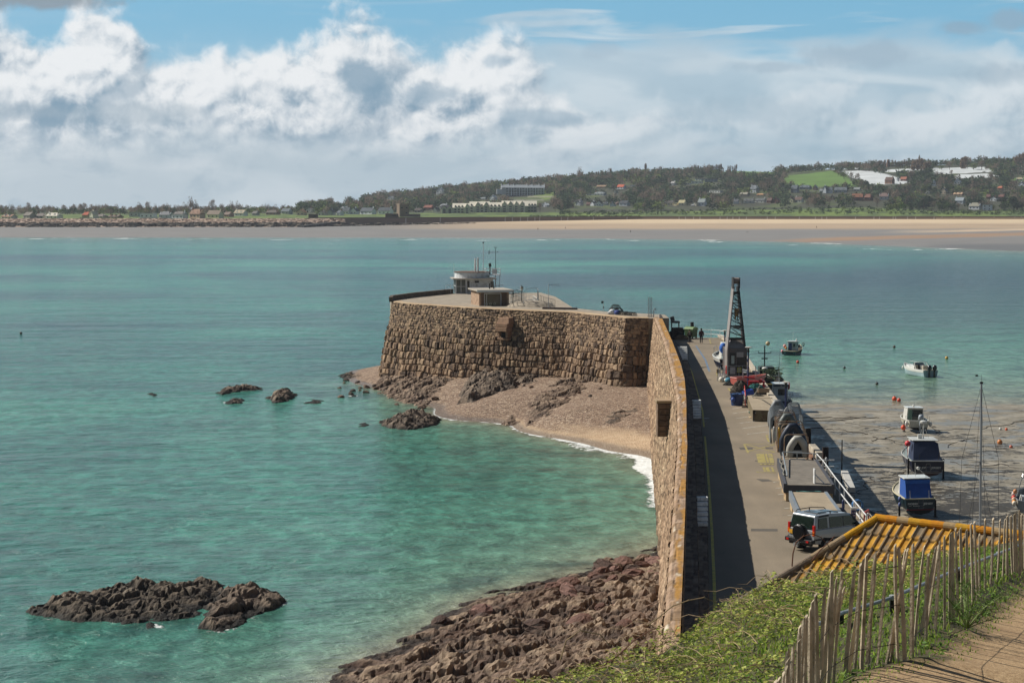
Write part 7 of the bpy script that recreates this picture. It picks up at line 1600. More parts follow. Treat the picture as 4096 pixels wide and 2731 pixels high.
# ------------------------------------------------------------------ boats
def hull(e, L, B, D, m, deck_m=None, band=None, bandz=.35, tw=.86, sheer=.35, flare=.25, name='hull', stern_z=0., rub=None, deck_drop=.25):
    """stern at y=0, bow at y=L, keel at z=0; returns gunwale points"""
    n, rings, top = 15, [], []
    for i in range(n):
        t = i/(n-1); w = B/2*(tw+(1-tw)*math.sin(min(1, t*2.2)*math.pi/2))*(1-max(0, (t-.45)/.55)**2.3); w = max(w, .02); zt = D+sheer*D*t*t*t
        kz = stern_z+(.0 if t < .75 else (t-.75)**2*D*6); y = L*t+(.0)
        row = []
        for f, zf in ((1, 1), (.97-flare*.25*t, .62), (.88-flare*.6*t, .32), (.55-.2*t, .10), (.04, 0)): row.append((w*f, y-(L*.07*(1-zf) if t > .8 else 0), kz+(zt-kz)*zf))
        full = row+[(-x, yy, z) for x, yy, z in row[::-1]]; rings.append(full); top.append((w, y, zt))
    b_ = MB(); b_.loft(rings, closed=False, caps=False); f0 = rings[0]; b_.add(f0, [tuple(range(len(f0)))]); h_ = b_.build(name, m, e, False)
    if band:
        b_ = MB(); R2 = [[(x*1.012+(.01 if x > 0 else -.01), y-.02*(i == 0), z) for x, y, z in (r[2:8])] for i, r in enumerate(rings[:-1])]; b_.loft(R2, closed=False, caps=False); b_.add(R2[0], [tuple(range(6))]); b_.build('bottom_paint', band, e)
    if deck_m:
        b_ = MB(); P = [(w*.97, y+.01, z-deck_drop) for w, y, z in top]; b_.add(P+[(-x, y, z) for x, y, z in P[::-1]], [tuple(range(2*len(P)))]); b_.build('deck', deck_m, e)
    b_ = MB(); b_.tube([(w, y, z) for w, y, z in top]+[(-w, y, z) for w, y, z in top[::-1]], .05, 6); b_.tube([(-top[0][0], 0, top[0][2]), (top[0][0], 0, top[0][2])], .05, 6)
    if deck_drop > .02:
        W2 = MB(); P = top; W2.loft([[(s_*w, y, z), (s_*w*.97, y, z-deck_drop)] for s_ in (1,) for w, y, z in P], closed=False, caps=False); W2.loft([[(-w, y, z), (-w*.97, y, z-deck_drop)] for w, y, z in P], closed=False, caps=False)
        W2.build('bulwark', deck_m or m, e)
    b_.build('gunwale', rub or mat('gunwale_white', 'cfd0c9', .5, .08), e); return top
def outboard(e, x, y, z, col, s=1.0, tilt=0):
    k = mat('cowl_'+col, col, .25, .05, 3, spec=.6); o = empty('outboard', (x, y, z)); o.parent = e; o.rotation_euler = (tilt, 0, 0)
    b_ = MB(); b_.lathe((0, -.1*s, .25*s), [(.12*s, 0), (.22*s, .06*s), (.25*s, .3*s), (.2*s, .5*s), (.07*s, .58*s)], 12); b_.build('cowl', k, o, True); b_ = MB(); b_.box((0, -.05*s, -.1*s), (.14*s, .2*s, .75*s)); b_.box((0, -.05*s, -.55*s), (.06*s, .28*s, .3*s)); b_.rod((0, -.3*s, -.5*s), (0, .15*s, -.5*s), .06*s); b_.build('leg', k, o)
def boat(px, py, z, rz, name, label, tilt=0): a = at(px, py, z); e = empty(name, a, rz, label, 'boat'); e.rotation_euler = (0, tilt, rz); return e
def text(e, s, x, y, z, h, m, name='name_lettering', w=None, font=True):
    cu = bpy.data.curves.new(name, 'FONT'); cu.body = s; cu.size = h*1.35; cu.extrude = .006; cu.offset = .012; o = bpy.data.objects.new(name, cu); COL.objects.link(o); bpy.context.view_layer.update()
    dg = bpy.context.evaluated_depsgraph_get(); me = bpy.data.meshes.new_from_object(o.evaluated_get(dg)); bpy.data.objects.remove(o); me.materials.clear(); me.materials.append(m)
    o = bpy.data.objects.new(name, me); COL.objects.link(o); o.parent = e; wd = max(v.co.x for v in me.vertices); sc = (w/wd if w else 1); o.scale = (sc, 1, 1); o.location = (x, y, z); o.rotation_euler = (R(90), 0, 0); return o
WH = mat('gelcoat_white', 'd3d3cc', .3, .06, 2, coat=.2); NV = mat('hull_navy', '141c33', .3, .1, 2); GY = mat('deck_grey', '7c8a8b', .6, .1, 2); RED = mat('antifoul_red', '6b2a28', .8, .2, 3); WL = mat('sign_white', 'b9b9b2'); DKM = mat('dark_metal', '24221f'); GLS = glass_mat('window_glass')
def stanchions(e, pts, h=.45):
    b_ = MB(); b_.tube([(x, y, z+h) for x, y, z in pts], .018, 5); [b_.rod((x, y, z), (x, y, z+h), .016, n=5) for x, y, z in pts]; b_.build('guard_rail', mat('stainless', 'b9bcbc', .25, .05, metal=.6), e)
# 1 afloat: white sports cruiser with two black outboards
e = boat(930.5, 377.2, 0, .32, 'motor_boat', 'white motor boat with two black outboards afloat off the mud'); e.location.z = -.35
bl = mat('hull_paleblue', 'a9bcc4', .3, .06, 2); T = hull(e, 7.6, 2.75, 1.35, bl, WH, rub=WH, deck_drop=.3, sheer=.4)
b_ = MB(); b_.loft([[(x, y, z) for x, z in ((w*1.02, zz-.32), (w*1.03, zz+.02), (w*.9, zz+.06))] for w, y, zz in T], closed=False, caps=False); b_.loft([[(x, y, z) for x, z in ((-w*1.02, zz-.32), (-w*1.03, zz+.02), (-w*.9, zz+.06))] for w, y, zz in T], closed=False, caps=False); b_.build('topsides_band', WH, e)
b_ = MB(); b_.loft([[(-w, 3.0+dy, z), (w, 3.0+dy, z), (w*.85, 3.0+dy, z+h), (-w*.85, 3.0+dy, z+h)] for w, dy, z, h in ((1.1, 0, 1.2, .62), (1.05, 1.3, 1.3, .6), (.75, 2.8, 1.5, .3), (.3, 3.8, 1.7, .1))]); b_.build('cabin', WH, e, bevel=.05)
b_ = MB(); b_.tube([(-1.15, 2.2, 1.4), (-1.0, 3.0, 2.25), (0, 3.3, 2.4), (1.0, 3.0, 2.25), (1.15, 2.2, 1.4)], .05, 6); b_.build('arch', WH, e); b_ = MB(); b_.slab([(-.95, 3.2, 1.85), (.95, 3.2, 1.85), (.8, 3.6, 2.2), (-.8, 3.6, 2.2)], 0, (0, .03, .02)); b_.build('windscreen', glass_mat('screen_glass', '35424a', .1), e)
b_ = MB(); b_.box((.25, 2.1, 1.5), (.8, .5, .8)); b_.box((-.75, 2.9, 1.5), (.6, .1, .9)); b_.box((.1, .9, 1.15), (1.4, .5, .5)); b_.build('seat', mat('seat_tan', 'a39c8c', .7), e, bevel=.04); b_ = MB(); b_.box((-.35, 2.93, 1.55), (.55, .08, .8)); b_.build('door', DKM, e)
for x in (-.42, .42): outboard(e, x, -.3, 1.05, '15171a', 1.35)
stanchions(e, [(-1.25, 3.8, 1.5), (-1.0, 5.2, 1.6), (-.5, 6.8, 1.75), (0, 7.6, 1.85), (.5, 6.8, 1.75), (1.0, 5.2, 1.6), (1.25, 3.8, 1.5)], .5); b_ = MB(); b_.ball((-.55, 7.1, 1.2), .16, 2.0, 10, 8); b_.build('fender', WH, e, True); b_ = MB(); b_.rod((1.2, .2, 1.2), (4.2, -1.8, .35), .02, n=5); b_.build('mooring_line', DKM, e)
# 2 afloat: small dark fishing boat
e = boat(789.5, 355.3, 0, -.45, 'fishing_boat', 'small dark blue fishing boat with white wheelhouse and blue door afloat'); e.location.z = -.35
T = hull(e, 5.6, 2.3, 1.05, mat('hull_teal', '1c3440', .4, .15, 2), mat('deck_brown', '4b4234', .9, .3, 4), rub=mat('rub_cream', 'bdb697', .6, .1), deck_drop=.35, sheer=.75, tw=.95)
b_ = MB(); b_.box((-.1, 2.2, 1.55), (1.45, 1.3, 1.95)); b_.build('wheelhouse', mat('house_white', 'b9b9b4', .5, .1, 2, dirt='8a8274', dscale=2), e, bevel=.06); b_ = MB(); b_.box((-.1, 2.2, 2.58), (1.7, 1.6, .1)); b_.build('roof', WH, e, bevel=.03); b_ = MB(); b_.box((-.38, 1.53, 1.5), (.55, .05, 1.65)); b_.build('door', mat('door_blue', '24406b', .5), e, bevel=.02)
b_ = MB(); b_.box((.3, 1.53, 1.95), (.36, .05, .55)); b_.build('window', GLS, e, bevel=.02); b_ = MB(); b_.box((.64, 2.2, 1.95), (.05, .7, .5)); b_.box((-.84, 2.2, 1.95), (.05, .7, .5)); b_.build('window', GLS, e); b_ = MB(); b_.ball((.5, 2.2, 2.8), .17); b_.build('radar_dome', WH, e, True); b_ = MB(); b_.rod((-.05, 2, 2.6), (-.05, 2, 4.1), .02, n=5); b_.build('aerial', WH, e)
b_ = MB(); b_.tube([(.75, 4.2, 1.3), (.8, 4.3, 2.0), (1.0, 4.3, 2.25), (1.2, 4.25, 2.1), (1.15, 4.2, 1.7)], .06, 6); b_.ball((1.1, 4.2, 1.75), .14); b_.build('pot_hauler', DKM, e)
for x, y, z, c, r, nm in ((-1.35, 1.6, 1.75, 'd99a92', .3, 'buoy_float'), (-1.4, .5, .95, 'd98f95', .28, 'buoy_float'), (-1.0, 1.2, 1.45, 'd98a26', .2, 'buoy_float')): b_ = MB(); b_.ball((x, y, z), r, 1.1, 12, 8); b_.build(nm, mat('buoy_'+c, c, .5), e, True)
b_ = MB(); b_.tube([(-1.25, .35+.24*math.cos(t), .8+.3*math.sin(t)) for t in np.linspace(0, 6.28, 12)], .1, 6); b_.build('tyre_fender', mat('rubber', '17171a'), e); b_ = MB(); b_.box((-.8, -.04, .78), (.3, .02, .06)); b_.box((-.8, -.04, .68), (.34, .02, .05)); b_.box((.8, -.04, .74), (.3, .02, .05)); b_.build('lettering', mat('letter_teal', '4a9a92'), e)
rng = random.Random(4); b_ = MB(); [b_.tube([(rng.uniform(-.8, .8), rng.uniform(.2, 1.3), .75+rng.uniform(0, .4)) for _ in range(4)], .05, 5) for _ in range(16)]; b_.build('nets', mat('pot_net', '3a3a2c'), e)
def legs(e, B, y, h, zt): [MBleg(e, sx*(B/2+.06), y, h, zt) for sx in (-1, 1)]
def MBleg(e, x, y, h, zt): b_ = MB(); b_.box((x, y, zt/2), (.13, .16, zt)); b_.box((x, y, .03), (.3, .3, .06)); b_.build('leg', mat('leg_black', '1b1715', .8, .3), e)
# 3 on the mud: small white cabin boat
def gz(px, py):
    z = 1.
    for _ in range(6): a = at(px, py, z); z = float(mud_h(np.array(a[0]), np.array(a[1])))
    return z
e = boat(918.7, 433.2, gz(918.7, 433.2), .05, 'cabin_boat', 'small white cabin boat with grey outboard aground at the top of the mud', .02)
cr = mat('hull_cream', 'b9b8aa', .5, .1, 2, dirt='77705f', dscale=2, damt=.4)
T = hull(e, 5.6, 2.5, 1.35, cr, mat('deck_cream', 'a8a596', .6, .1), band=mat('bottom_black', '1d1c1a', .8), rub=WH, deck_drop=.3, sheer=.3, stern_z=.3)
b_ = MB(); b_.loft([[(-w, y, z0), (w, y, z0), (w*.88, y+dy, z0+h), (-w*.88, y+dy, z0+h)] for w, y, z0, h, dy in ((.98, 1.7, 1.1, 1.45, .05), (1.0, 3.2, 1.15, 1.4, -.05), (.85, 3.9, 1.25, .6, -.1), (.4, 5.0, 1.5, .15, -.1))]); b_.build('cabin', WH, e, bevel=.05)
b_ = MB(); b_.box((0, 2.4, 2.6), (1.9, 1.9, .1)); b_.ball((0, 2.6, 2.75), .13); b_.build('roof', WH, e, bevel=.04); b_ = MB(); b_.box((.2, 1.66, 1.85), (1.15, .05, 1.1)); b_.build('doorway', GLS, e); b_ = MB(); b_.box((-.6, 1.65, 1.85), (.45, .05, 1.1)); b_.build('curtain', mat('curtain_green', '6c8878', .8), e)
outboard(e, .05, -.25, 1.15, '9aa4ac', 1.25, .25); b_ = MB(); [b_.ball((x, .3, 1.0), .2, 1.5, 10, 8) for x in (-1.3, 1.32)]; b_.build('fender', WH, e, True); legs(e, 2.3, 1.6, 0, 1.2); stanchions(e, [(-1.2, .2, 1.35), (-1.22, 1.2, 1.35)], .4); stanchions(e, [(1.2, .2, 1.35), (1.22, 1.2, 1.35)], .5)
ball('buoy', 903.3, 429.2, .9, .27, 'e0552f', 'orange buoy lying against the small white cabin boat')
# 4 big navy boat with covered cockpit
e = boat(927.5, 480.5, gz(927.5, 480.5), -.03, 'cabin_boat', 'navy cabin boat on legs with dark blue cockpit cover and white name lettering')
T = hull(e, 8.2, 3.15, 1.75, NV, GY, band=mat('bottom_brown', '4f332e', .8, .2, 3), rub=mat('rub_grey', 'a9aba6', .5, .1), deck_drop=.06, sheer=.3, stern_z=.35, tw=.9)
for x in (-1.55, 1.55): MBleg(e, x, .9, 0, 1.85)
b_ = MB(); b_.tube([(1.28, -.02, .72), (-1.28, -.02, .72)], .03, 5); b_.build('waterline_stripe', WL, e); b_ = MB(); b_.box((0, .35, .28), (.07, .5, .56)); b_.box((.15, .45, .22), (.3, .06, .42)); b_.build('rudder', mat('bottom_brown', '4f332e'), e)
cv = mat('canvas_navy', '2c3852', .8, .12, 3); b_ = MB(); b_.loft([[(-1.22, .35, 1.72), (1.22, .35, 1.72), (1.22, .5, 1.9), (1.08, 1.1, 3.2), (.55, 1.15, 3.32), (-.55, 1.15, 3.32), (-1.08, 1.1, 3.2), (-1.22, .5, 1.9)], [(-1.22, 3.0, 1.72), (1.22, 3.0, 1.72), (1.22, 3.0, 1.9), (1.08, 3.0, 3.2), (.55, 3.0, 3.36), (-.55, 3.0, 3.36), (-1.08, 3.0, 3.2), (-1.22, 3.0, 1.9)]]); b_.build('cockpit_cover', cv, e)
b_ = MB(); b_.loft([[(-w, y, 1.75), (w, y, 1.75), (w*.9, y, 1.75+h), (-w*.9, y, 1.75+h)] for w, y, h in ((1.2, 2.9, 1.6), (1.15, 4.0, 1.55), (1.0, 4.8, .7), (.6, 6.6, .4))]); b_.build('wheelhouse', WH, e, bevel=.06); b_ = MB(); b_.box((0, 2.6, 3.42), (2.35, 2.9, .08)); b_.build('roof', mat('roof_grey', 'b3b6b2', .5), e, bevel=.04)
b_ = MB(); b_.rod((0, 2.4, 3.45), (0, 2.4, 4.95), .05); b_.rod((0, 2.4, 5.1), (0, 2.4, 5.7), .015, n=5); b_.box((-.3, 2.5, 3.65), (.35, .3, .35)); b_.rod((-.3, 2.4, 3.8), (-.1, 2.4, 4.4), .015, n=5); b_.rod((.5, 2.4, 3.45), (.1, 2.4, 4.5), .015, n=5); b_.build('mast', WH, e); b_ = MB(); b_.lathe((0, 2.4, 4.85), [(.28, 0), (.3, .05), (.3, .18), (.22, .24)], 16); b_.build('radar', WH, e)
b_ = MB(); [b_.rod((x, .12, 1.7), (x+.03, .12, 2.3), .02, n=5) for x in (-.75, .95)]; b_.build('rod_holder', DKM, e); stanchions(e, [(-1.5, 2.0, 1.8), (-1.48, 3.2, 1.83), (-1.35, 4.6, 1.9)], .7)
b_ = MB(); b_.tube([(-.15, -.06, .85), (-.15, -.06, 1.45), (-.1, -.06, 1.52), (.18, -.06, 1.52), (.23, -.06, 1.45), (.23, -.06, .85)], .02, 5); b_.rod((-.15, -.06, 1.2), (.23, -.06, 1.2), .02, n=5); b_.rod((-.95, -.06, .88), (.95, -.06, .88), .02, n=5); b_.build('ladder', mat('stainless', 'b9bcbc'), e)
text(e, 'ODD JOB', -1.12, -.035, 1.08, .17, WL, w=.98); text(e, 'JERSEY', .32, -.035, 1.08, .17, WL, w=.88); b_ = MB(); b_.ball((-1.5, 1.7, 3.1), .27, 1, 16, 12); b_.rod((-1.5, 1.6, 1.8), (-1.5, 1.7, 2.9), .02, n=5); b_.build('buoy_float', mat('buoy_pink', 'd6454c', .5, .08), e, True)
# 5 smaller blue-canopied boat
e = boat(920.5, 519.5, gz(920.5, 519.5), .04, 'cabin_boat', 'dark green-blue cabin boat on legs with bright blue canopy and clear window', -.02)
T = hull(e, 6.6, 2.55, 1.62, mat('hull_green', '1b3038', .4, .12, 2), mat('deck_cream', 'a8a596'), band=mat('bottom_black', '1d1c1a'), rub=mat('rub_cream', 'bdb697'), deck_drop=.05, sheer=.3, stern_z=.4, tw=.9)
b_ = MB(); b_.tube([(1.05, -.02, .78), (-1.05, -.02, .78)], .04, 5); b_.build('waterline_stripe', mat('stripe_red', '7d2226', .6), e); MBleg(e, -1.4, 1.0, 0, 1.35); MBleg(e, 1.4, 1.0, 0, 1.35); cb2 = mat('canvas_blue', '1f4f9c', .75, .12, 3)
b_ = MB(); b_.loft([[(-1.0, .4, 1.6), (1.0, .4, 1.6), (1.0, .5, 1.75), (.93, .95, 2.95), (-.93, .95, 2.95), (-1.0, .5, 1.75)], [(-1.0, 2.6, 1.6), (1.0, 2.6, 1.6), (1.0, 2.6, 1.75), (.93, 2.6, 3.0), (-.93, 2.6, 3.0), (-1.0, 2.6, 1.75)]]); b_.build('canopy', cb2, e); b_ = MB(); b_.box((0, .73, 2.28), (1.2, .04, .62), rx=-.35); b_.build('canopy_window', mat('clear_plastic', '6f685c', .2, .4, 5), e)
b_ = MB(); b_.box((0, .86, 2.82), (1.95, .05, .28), rx=-.1); b_.build('valance', mat('canvas_lightblue', '2c66b8', .75), e); b_ = MB(); b_.box((0, 1.9, 3.05), (2.1, 2.0, .1)); b_.build('roof', WH, e, bevel=.05); b_ = MB(); b_.loft([[(-w, y, 1.6), (w, y, 1.6), (w*.9, y, 1.6+h), (-w*.9, y, 1.6+h)] for w, y, h in ((1.0, 2.6, 1.35), (.95, 3.3, 1.2), (.7, 4.2, .5), (.3, 5.6, .3))]); b_.build('cabin', WH, e, bevel=.05)
b_ = MB(); b_.rod((0, 1.6, 3.1), (0, 1.6, 4.2), .02, n=5); b_.rod((-.6, 1.6, 3.1), (-.85, 1.6, 5.2), .015, n=5); b_.ball((.25, 1.7, 3.75), .13); b_.rod((.3, 1.6, 3.7), (.85, 1.3, 3.1), .015, n=5); b_.build('aerial', WH, e); b_ = MB(); [b_.rod((x, .15, 1.6), (x-.02, .15, 2.25), .02, n=5) for x in (-.75, .72)]; b_.build('rod_holder', mat('stainless', 'b9bcbc'), e)
b_ = MB(); [b_.rod((x, -.05, .85), (x, -.05, 1.6), .015, n=5) for x in (-.15, .2)]; [b_.rod((-.15, -.05, z), (.2, -.05, z), .015, n=5) for z in (.87, 1.1, 1.32)]; b_.build('ladder', mat('stainless', 'b9bcbc'), e); text(e, 'PHOENIX', -.98, -.035, 1.18, .15, WL, w=.8); text(e, 'JERSEY', .25, -.035, 1.18, .15, WL, w=.74)
b_ = MB(); [b_.box((-.86+.11*k+(.1 if k > 1 else 0), -.035, 1.08), (.08, .01, .045)) for k in range(7)]; b_.build('small_lettering', WL, e); b_ = MB(); b_.ball((-1.42, .7, 1.55), .15, 1.3); b_.ball((-1.42, .75, 1.1), .13, 1.5); b_.build('fender', mat('fender_blue', '5a6a9a', .5), e, True)
# 6 tilted open boat at the right edge
e = boat(1029, 517, gz(1029, 512), -.15, 'workboat', 'grey open aluminium boat with outboard and coloured floats leaning at the right edge', .2); T = hull(e, 6.0, 2.5, 1.1, mat('alu_hull', '8c9190', .4, .12, 3, metal=.3), mat('alu_deck', '77756c', .6, .2, 3), rub=mat('stainless', 'b9bcbc'), deck_drop=.5, stern_z=.1); outboard(e, 0, -.3, 1.0, '9aa9b6', 1.6)
b_ = MB(); b_.box((-.45, 1.2, 1.0), (.5, .5, .75)); b_.box((-.5, 2.0, 1.1), (.5, .4, .5)); b_.build('console', WH, e, bevel=.03); b_ = MB(); [b_.rod((x, 2.2, 1.1), (x*.9, 2.1, 2.7), .04) for x in (-1.0, 1.0)]; b_.rod((-.95, 2.1, 2.7), (.95, 2.1, 2.7), .04); [b_.rod((-.9+.36*k, 2.1, 2.7), (-.9+.36*k, 2.3, 2.95), .02) for k in range(6)]; b_.rod((-.9, 2.3, 2.92), (.95, 2.3, 2.92), .03); b_.build('frame', mat('stainless', 'b9bcbc'), e)
for k, (y, z, c) in enumerate(((.2, .8, 'd9d0bc'), (.5, .85, 'd98a26'), (.9, 1.0, 'd9b49a'), (1.3, 1.1, 'd6453a'), (1.8, 1.3, 'c9b8ae'), (1.2, 1.6, 'c98a5c'))): b_ = MB(); b_.ball((-1.3, y, z), .17, 1.1, 12, 8); b_.build('float', mat('buoy_'+c, c, .5), e, True)
# 7 sailing boat whose tall mast shows above the tiled roof
e = boat(986.5, 592, gz(986.5, 560), -.1, 'sailing_boat', 'sailing boat aground behind the tiled roof with tall bare silver mast'); T = hull(e, 8.0, 2.6, 1.5, WH, WH, band=RED, deck_drop=.02, stern_z=.3); b_ = MB(); b_.loft([[(-w, y, 1.5), (w, y, 1.5), (w*.85, y, 1.5+h), (-w*.85, y, 1.5+h)] for w, y, h in ((.8, 2.5, .45), (.75, 4.2, .45), (.4, 5.6, .25))]); b_.build('cabin', WH, e)
al = mat('mast_alu', 'a9adb0', .35, .06, 3, metal=.4); sM = F/e.location.y; mh = (592-386)/sM; zz = mh+.0; b_ = MB(); b_.rod((.1, 4, 1.5), (0, 3.9, zz), .085, .065, 10); b_.build('mast', al, e); sp2 = (592-467)/sM
b_ = MB(); b_.tube([(-1.15, 3.9, sp2+.15), (0, 3.95, sp2), (1.15, 3.9, sp2+.12)], .03, 5); b_.build('spreader', WH, e); b_ = MB()
for x, y in ((-1.25, 4), (1.25, 4), (0, .1), (0, 7.9), (-1.2, 3.2), (1.2, 3.2)):
    if y == 4: b_.tube([(x, y, 1.5), (x*.92, 3.9, sp2+.12), (0, 3.9, zz-.1)], .012, 4)
    else: b_.rod((x, y, 1.5), (0, 3.9, zz-.1 if x == 0 else sp2), .012, n=4)
b_.build('rigging', DKM, e); b_ = MB(); b_.rod((0, 3.9, zz), (0, 3.9, zz+.55), .012, n=4); b_.rod((-.3, 3.9, zz+.5), (0, 3.9, zz+.5), .012, n=4); b_.box((-.3, 3.9, zz+.5), (.16, .02, .12)); b_.box((0, 3.9, zz+.05), (.2, .1, .12)); b_.build('masthead', DKM, e)
# 8 on the quay behind the crane: white boat, navy hull
e = boat(733.5, 377.5, ZD, .02, 'motor_boat', 'white motor boat with navy hull and blue sheet stored ashore behind the crane'); e.location.z = ZD+.25; T = hull(e, 7.6, 3.1, 1.55, NV, WH, rub=WH, deck_drop=.22, stern_z=.1, sheer=.25)
b_ = MB(); b_.loft([[(w*.985, y, zz-.34), (w*1.04, y, zz)] for w, y, zz in T], closed=False, caps=False); b_.loft([[(-w*.985, y, zz-.34), (-w*1.04, y, zz)] for w, y, zz in T], closed=False, caps=False); b_.build('topsides_band', WH, e)
b_ = MB(); b_.loft([[(-w, y, 1.45), (w, y, 1.45), (w*.85, y, 1.45+h), (-w*.85, y, 1.45+h)] for w, y, h in ((.95, 2.2, 1.5), (.95, 4.0, 1.5), (.8, 4.8, .6), (.4, 6.4, .3))]); b_.build('cabin', WH, e, bevel=.06); b_ = MB(); b_.ball((-.75, 2.2, 2.45), .38, 1.4, 10, 8); b_.build('blue_sheet', mat('canvas_lightblue', '2c66b8'), e, True); b_ = MB(); b_.box((-.4, 2.14, 2.2), (.5, .05, 1.1)); b_.build('door', GLS, e); b_ = MB(); b_.box((0, 1.0, 1.55), (2.0, .8, .35)); b_.build('engine_box', GY, e, bevel=.04)
stanchions(e, [(-1.35, 5.0, 1.7), (-1.15, 5.8, 1.72), (-.8, 6.6, 1.78)], .6); text(e, 'Jersey', -1.25, -.04, 1.05, .13, WL, w=.5); b_ = MB(); [b_.box((x, y, -.05), (.3, .3, .4)) for x in (-.9, .9) for y in (1, 5)]; b_.build('cradle_block', mat('old_wood', '8a7a62'), e)
# 9 work boats lying alongside the quay
e = boat(779.5, 413, 0, -.03, 'workboat', 'white-wheelhouse workboat moored alongside the quay behind the long pontoon'); e.location.z = -.1; T = hull(e, 10, 3.4, 1.5, mat('hull_slate', '2c3a48', .5, .15, 2), GY, rub=mat('rubber', '17171a'), deck_drop=.4); b_ = MB(); b_.box((.2, 1.6, 2.3), (1.75, 1.9, 2.4)); b_.build('wheelhouse', mat('house_pale', 'bcc4c6', .5, .08, 2), e, bevel=.08); b_ = MB(); b_.box((.2, 1.7, 3.58), (2.0, 2.6, .1)); b_.build('roof', WH, e, bevel=.03)
b_ = MB(); b_.box((.3, .63, 2.6), (.85, .05, .75)); b_.build('window', GLS, e, bevel=.02); b_ = MB(); b_.box((.2, .38, 3.4), (1.9, .05, .22)); b_.build('name_board', mat('board_slate', '3a4c58', .6), e); text(e, 'TG', .1, .34, 3.34, .13, WL); b_ = MB(); [b_.rod((x, .3, 1.4), (x, .3, 2.6), .025, n=5) for x in (1.3, 1.55)]; b_.rod((1.0, .3, 2.4), (1.7, .3, 2.4), .025, n=5); b_.rod((.2, 2.4, 3.6), (.1, 2.4, 5.0), .05); b_.box((-.1, 2.4, 4.4), (.9, .08, .08)); b_.build('mast', GALV, e)
e = boat(774.5, 397, 0, .0, 'fishing_boat', 'fishing boat with T-shaped mast and yellow rail moored beside the crane'); e.location.z = -.1; T = hull(e, 11, 3.8, 1.8, mat('hull_dark', '1d2226', .6, .2, 2), mat('deck_brown', '4b4234'), rub=mat('rail_yellow', 'b9a04a', .6, .1), deck_drop=.5); b_ = MB(); b_.box((-.3, 6.5, 2.6), (2.0, 2.2, 2.0)); b_.build('wheelhouse', mat('house_dark', '2e3a38', .6, .2, 2), e, bevel=.06)
b_ = MB(); b_.rod((-.9, 3.5, 1.5), (-.9, 3.5, 6.6), .09); b_.rod((-1.7, 3.5, 5.6), (-.1, 3.5, 5.6), .05); b_.rod((-1.7, 3.5, 5.6), (-1.75, 3.5, 5.9), .04); b_.rod((-.1, 3.5, 5.6), (-.05, 3.5, 5.9), .04); b_.box((-.9, 3.5, 4.9), (.8, .4, .15)); b_.build('mast', mat('mast_dark', '22343a', .5), e); b_ = MB(); b_.ball((-.9, 3.2, 3.6), .4, .5); b_.box((-.2, 2.6, 2.6), (.8, .6, .5)); b_.build('deck_gear', WH, e, True)
rng = random.Random(9); b_ = MB(); [b_.tube([(rng.uniform(-1.5, 1.5), rng.uniform(1, 6), 2.2+rng.uniform(0, 1.6)) for _ in range(4)], .05, 5) for _ in range(26)]; b_.build('pots_and_nets', mat('pot_net_green', '44553c', .9, .3), e); b_ = MB(); b_.tube([(1.95, .7, 1.4+.45*math.sin(t)) if 0 else (1.95, .8+.4*math.cos(t), 1.5+.4*math.sin(t)) for t in np.linspace(0, 6.28, 12)], .12, 6); b_.build('tyre_fender', mat('hauler_red', 'b32327'), e); b_ = MB(); b_.ball((-.5, 3.4, 6.9), .3); b_.build('mast_buoy', mat('buoy_tan', 'bfae86', .5), e, True); b_ = MB(); b_.rod((1.2, 5, 2.5), (1.35, 5, 6.2), .02, n=5); b_.build('aerial', DKM, e)
# 10 pink-orange dinghy ashore
a = at(733.5, 389.5, ZD); e = empty('dinghy', (a[0], a[1], ZD+.45), -1.15, 'faded pink and red open dinghy lying on the gear heap below the crane', 'boat'); T = hull(e, 3.4, 1.4, .62, mat('dinghy_red', 'a8564c', .6, .2, 2), mat('dinghy_pink', 'c98a80', .6, .15, 2), rub=mat('dinghy_pink', 'c98a80'), deck_drop=.28); b_ = MB(); [b_.rod((x, y, .5), (x, y, 1.3), .03) for x in (-.4, .4) for y in (1.2, 1.25)]; b_.rod((-.4, 1.2, 1.3), (.4, 1.2, 1.3), .03); b_.rod((.3, 2.2, .5), (.5, 2.0, 1.7), .04); b_.box((0, 1.3, 1.1), (.5, .3, .12)); b_.build('console_frame', GALV, e)
# 11 two tenders on the mud below the quay
for px, py, c, lab, rz, L in ((838.5, 481, 'b9bcb8', 'small white dinghy on the mud behind the quay edge', .6, 2.8), (875, 522, '8f979c', 'small grey dinghy on the mud just above the tiled roof', .3, 3.0)):
    e = boat(px, py, gz(px, py), rz, 'dinghy', lab); hull(e, L, 1.3, .55, mat('tender_'+c, c, .5, .1), mat('tender_in_'+c, '5b5f60', .6), deck_drop=.3)
b_ = MB(); b_.rod((0, 0, 0), (0, 0, 4.4), .06, .05); a = at(841.5, 492, 1.3); o = b_.build('mooring_pole', DKM); o.location = (a[0], a[1], 1.3); tag(o, 'dark upright pole standing in the mud beside the quay edge', 'pole')
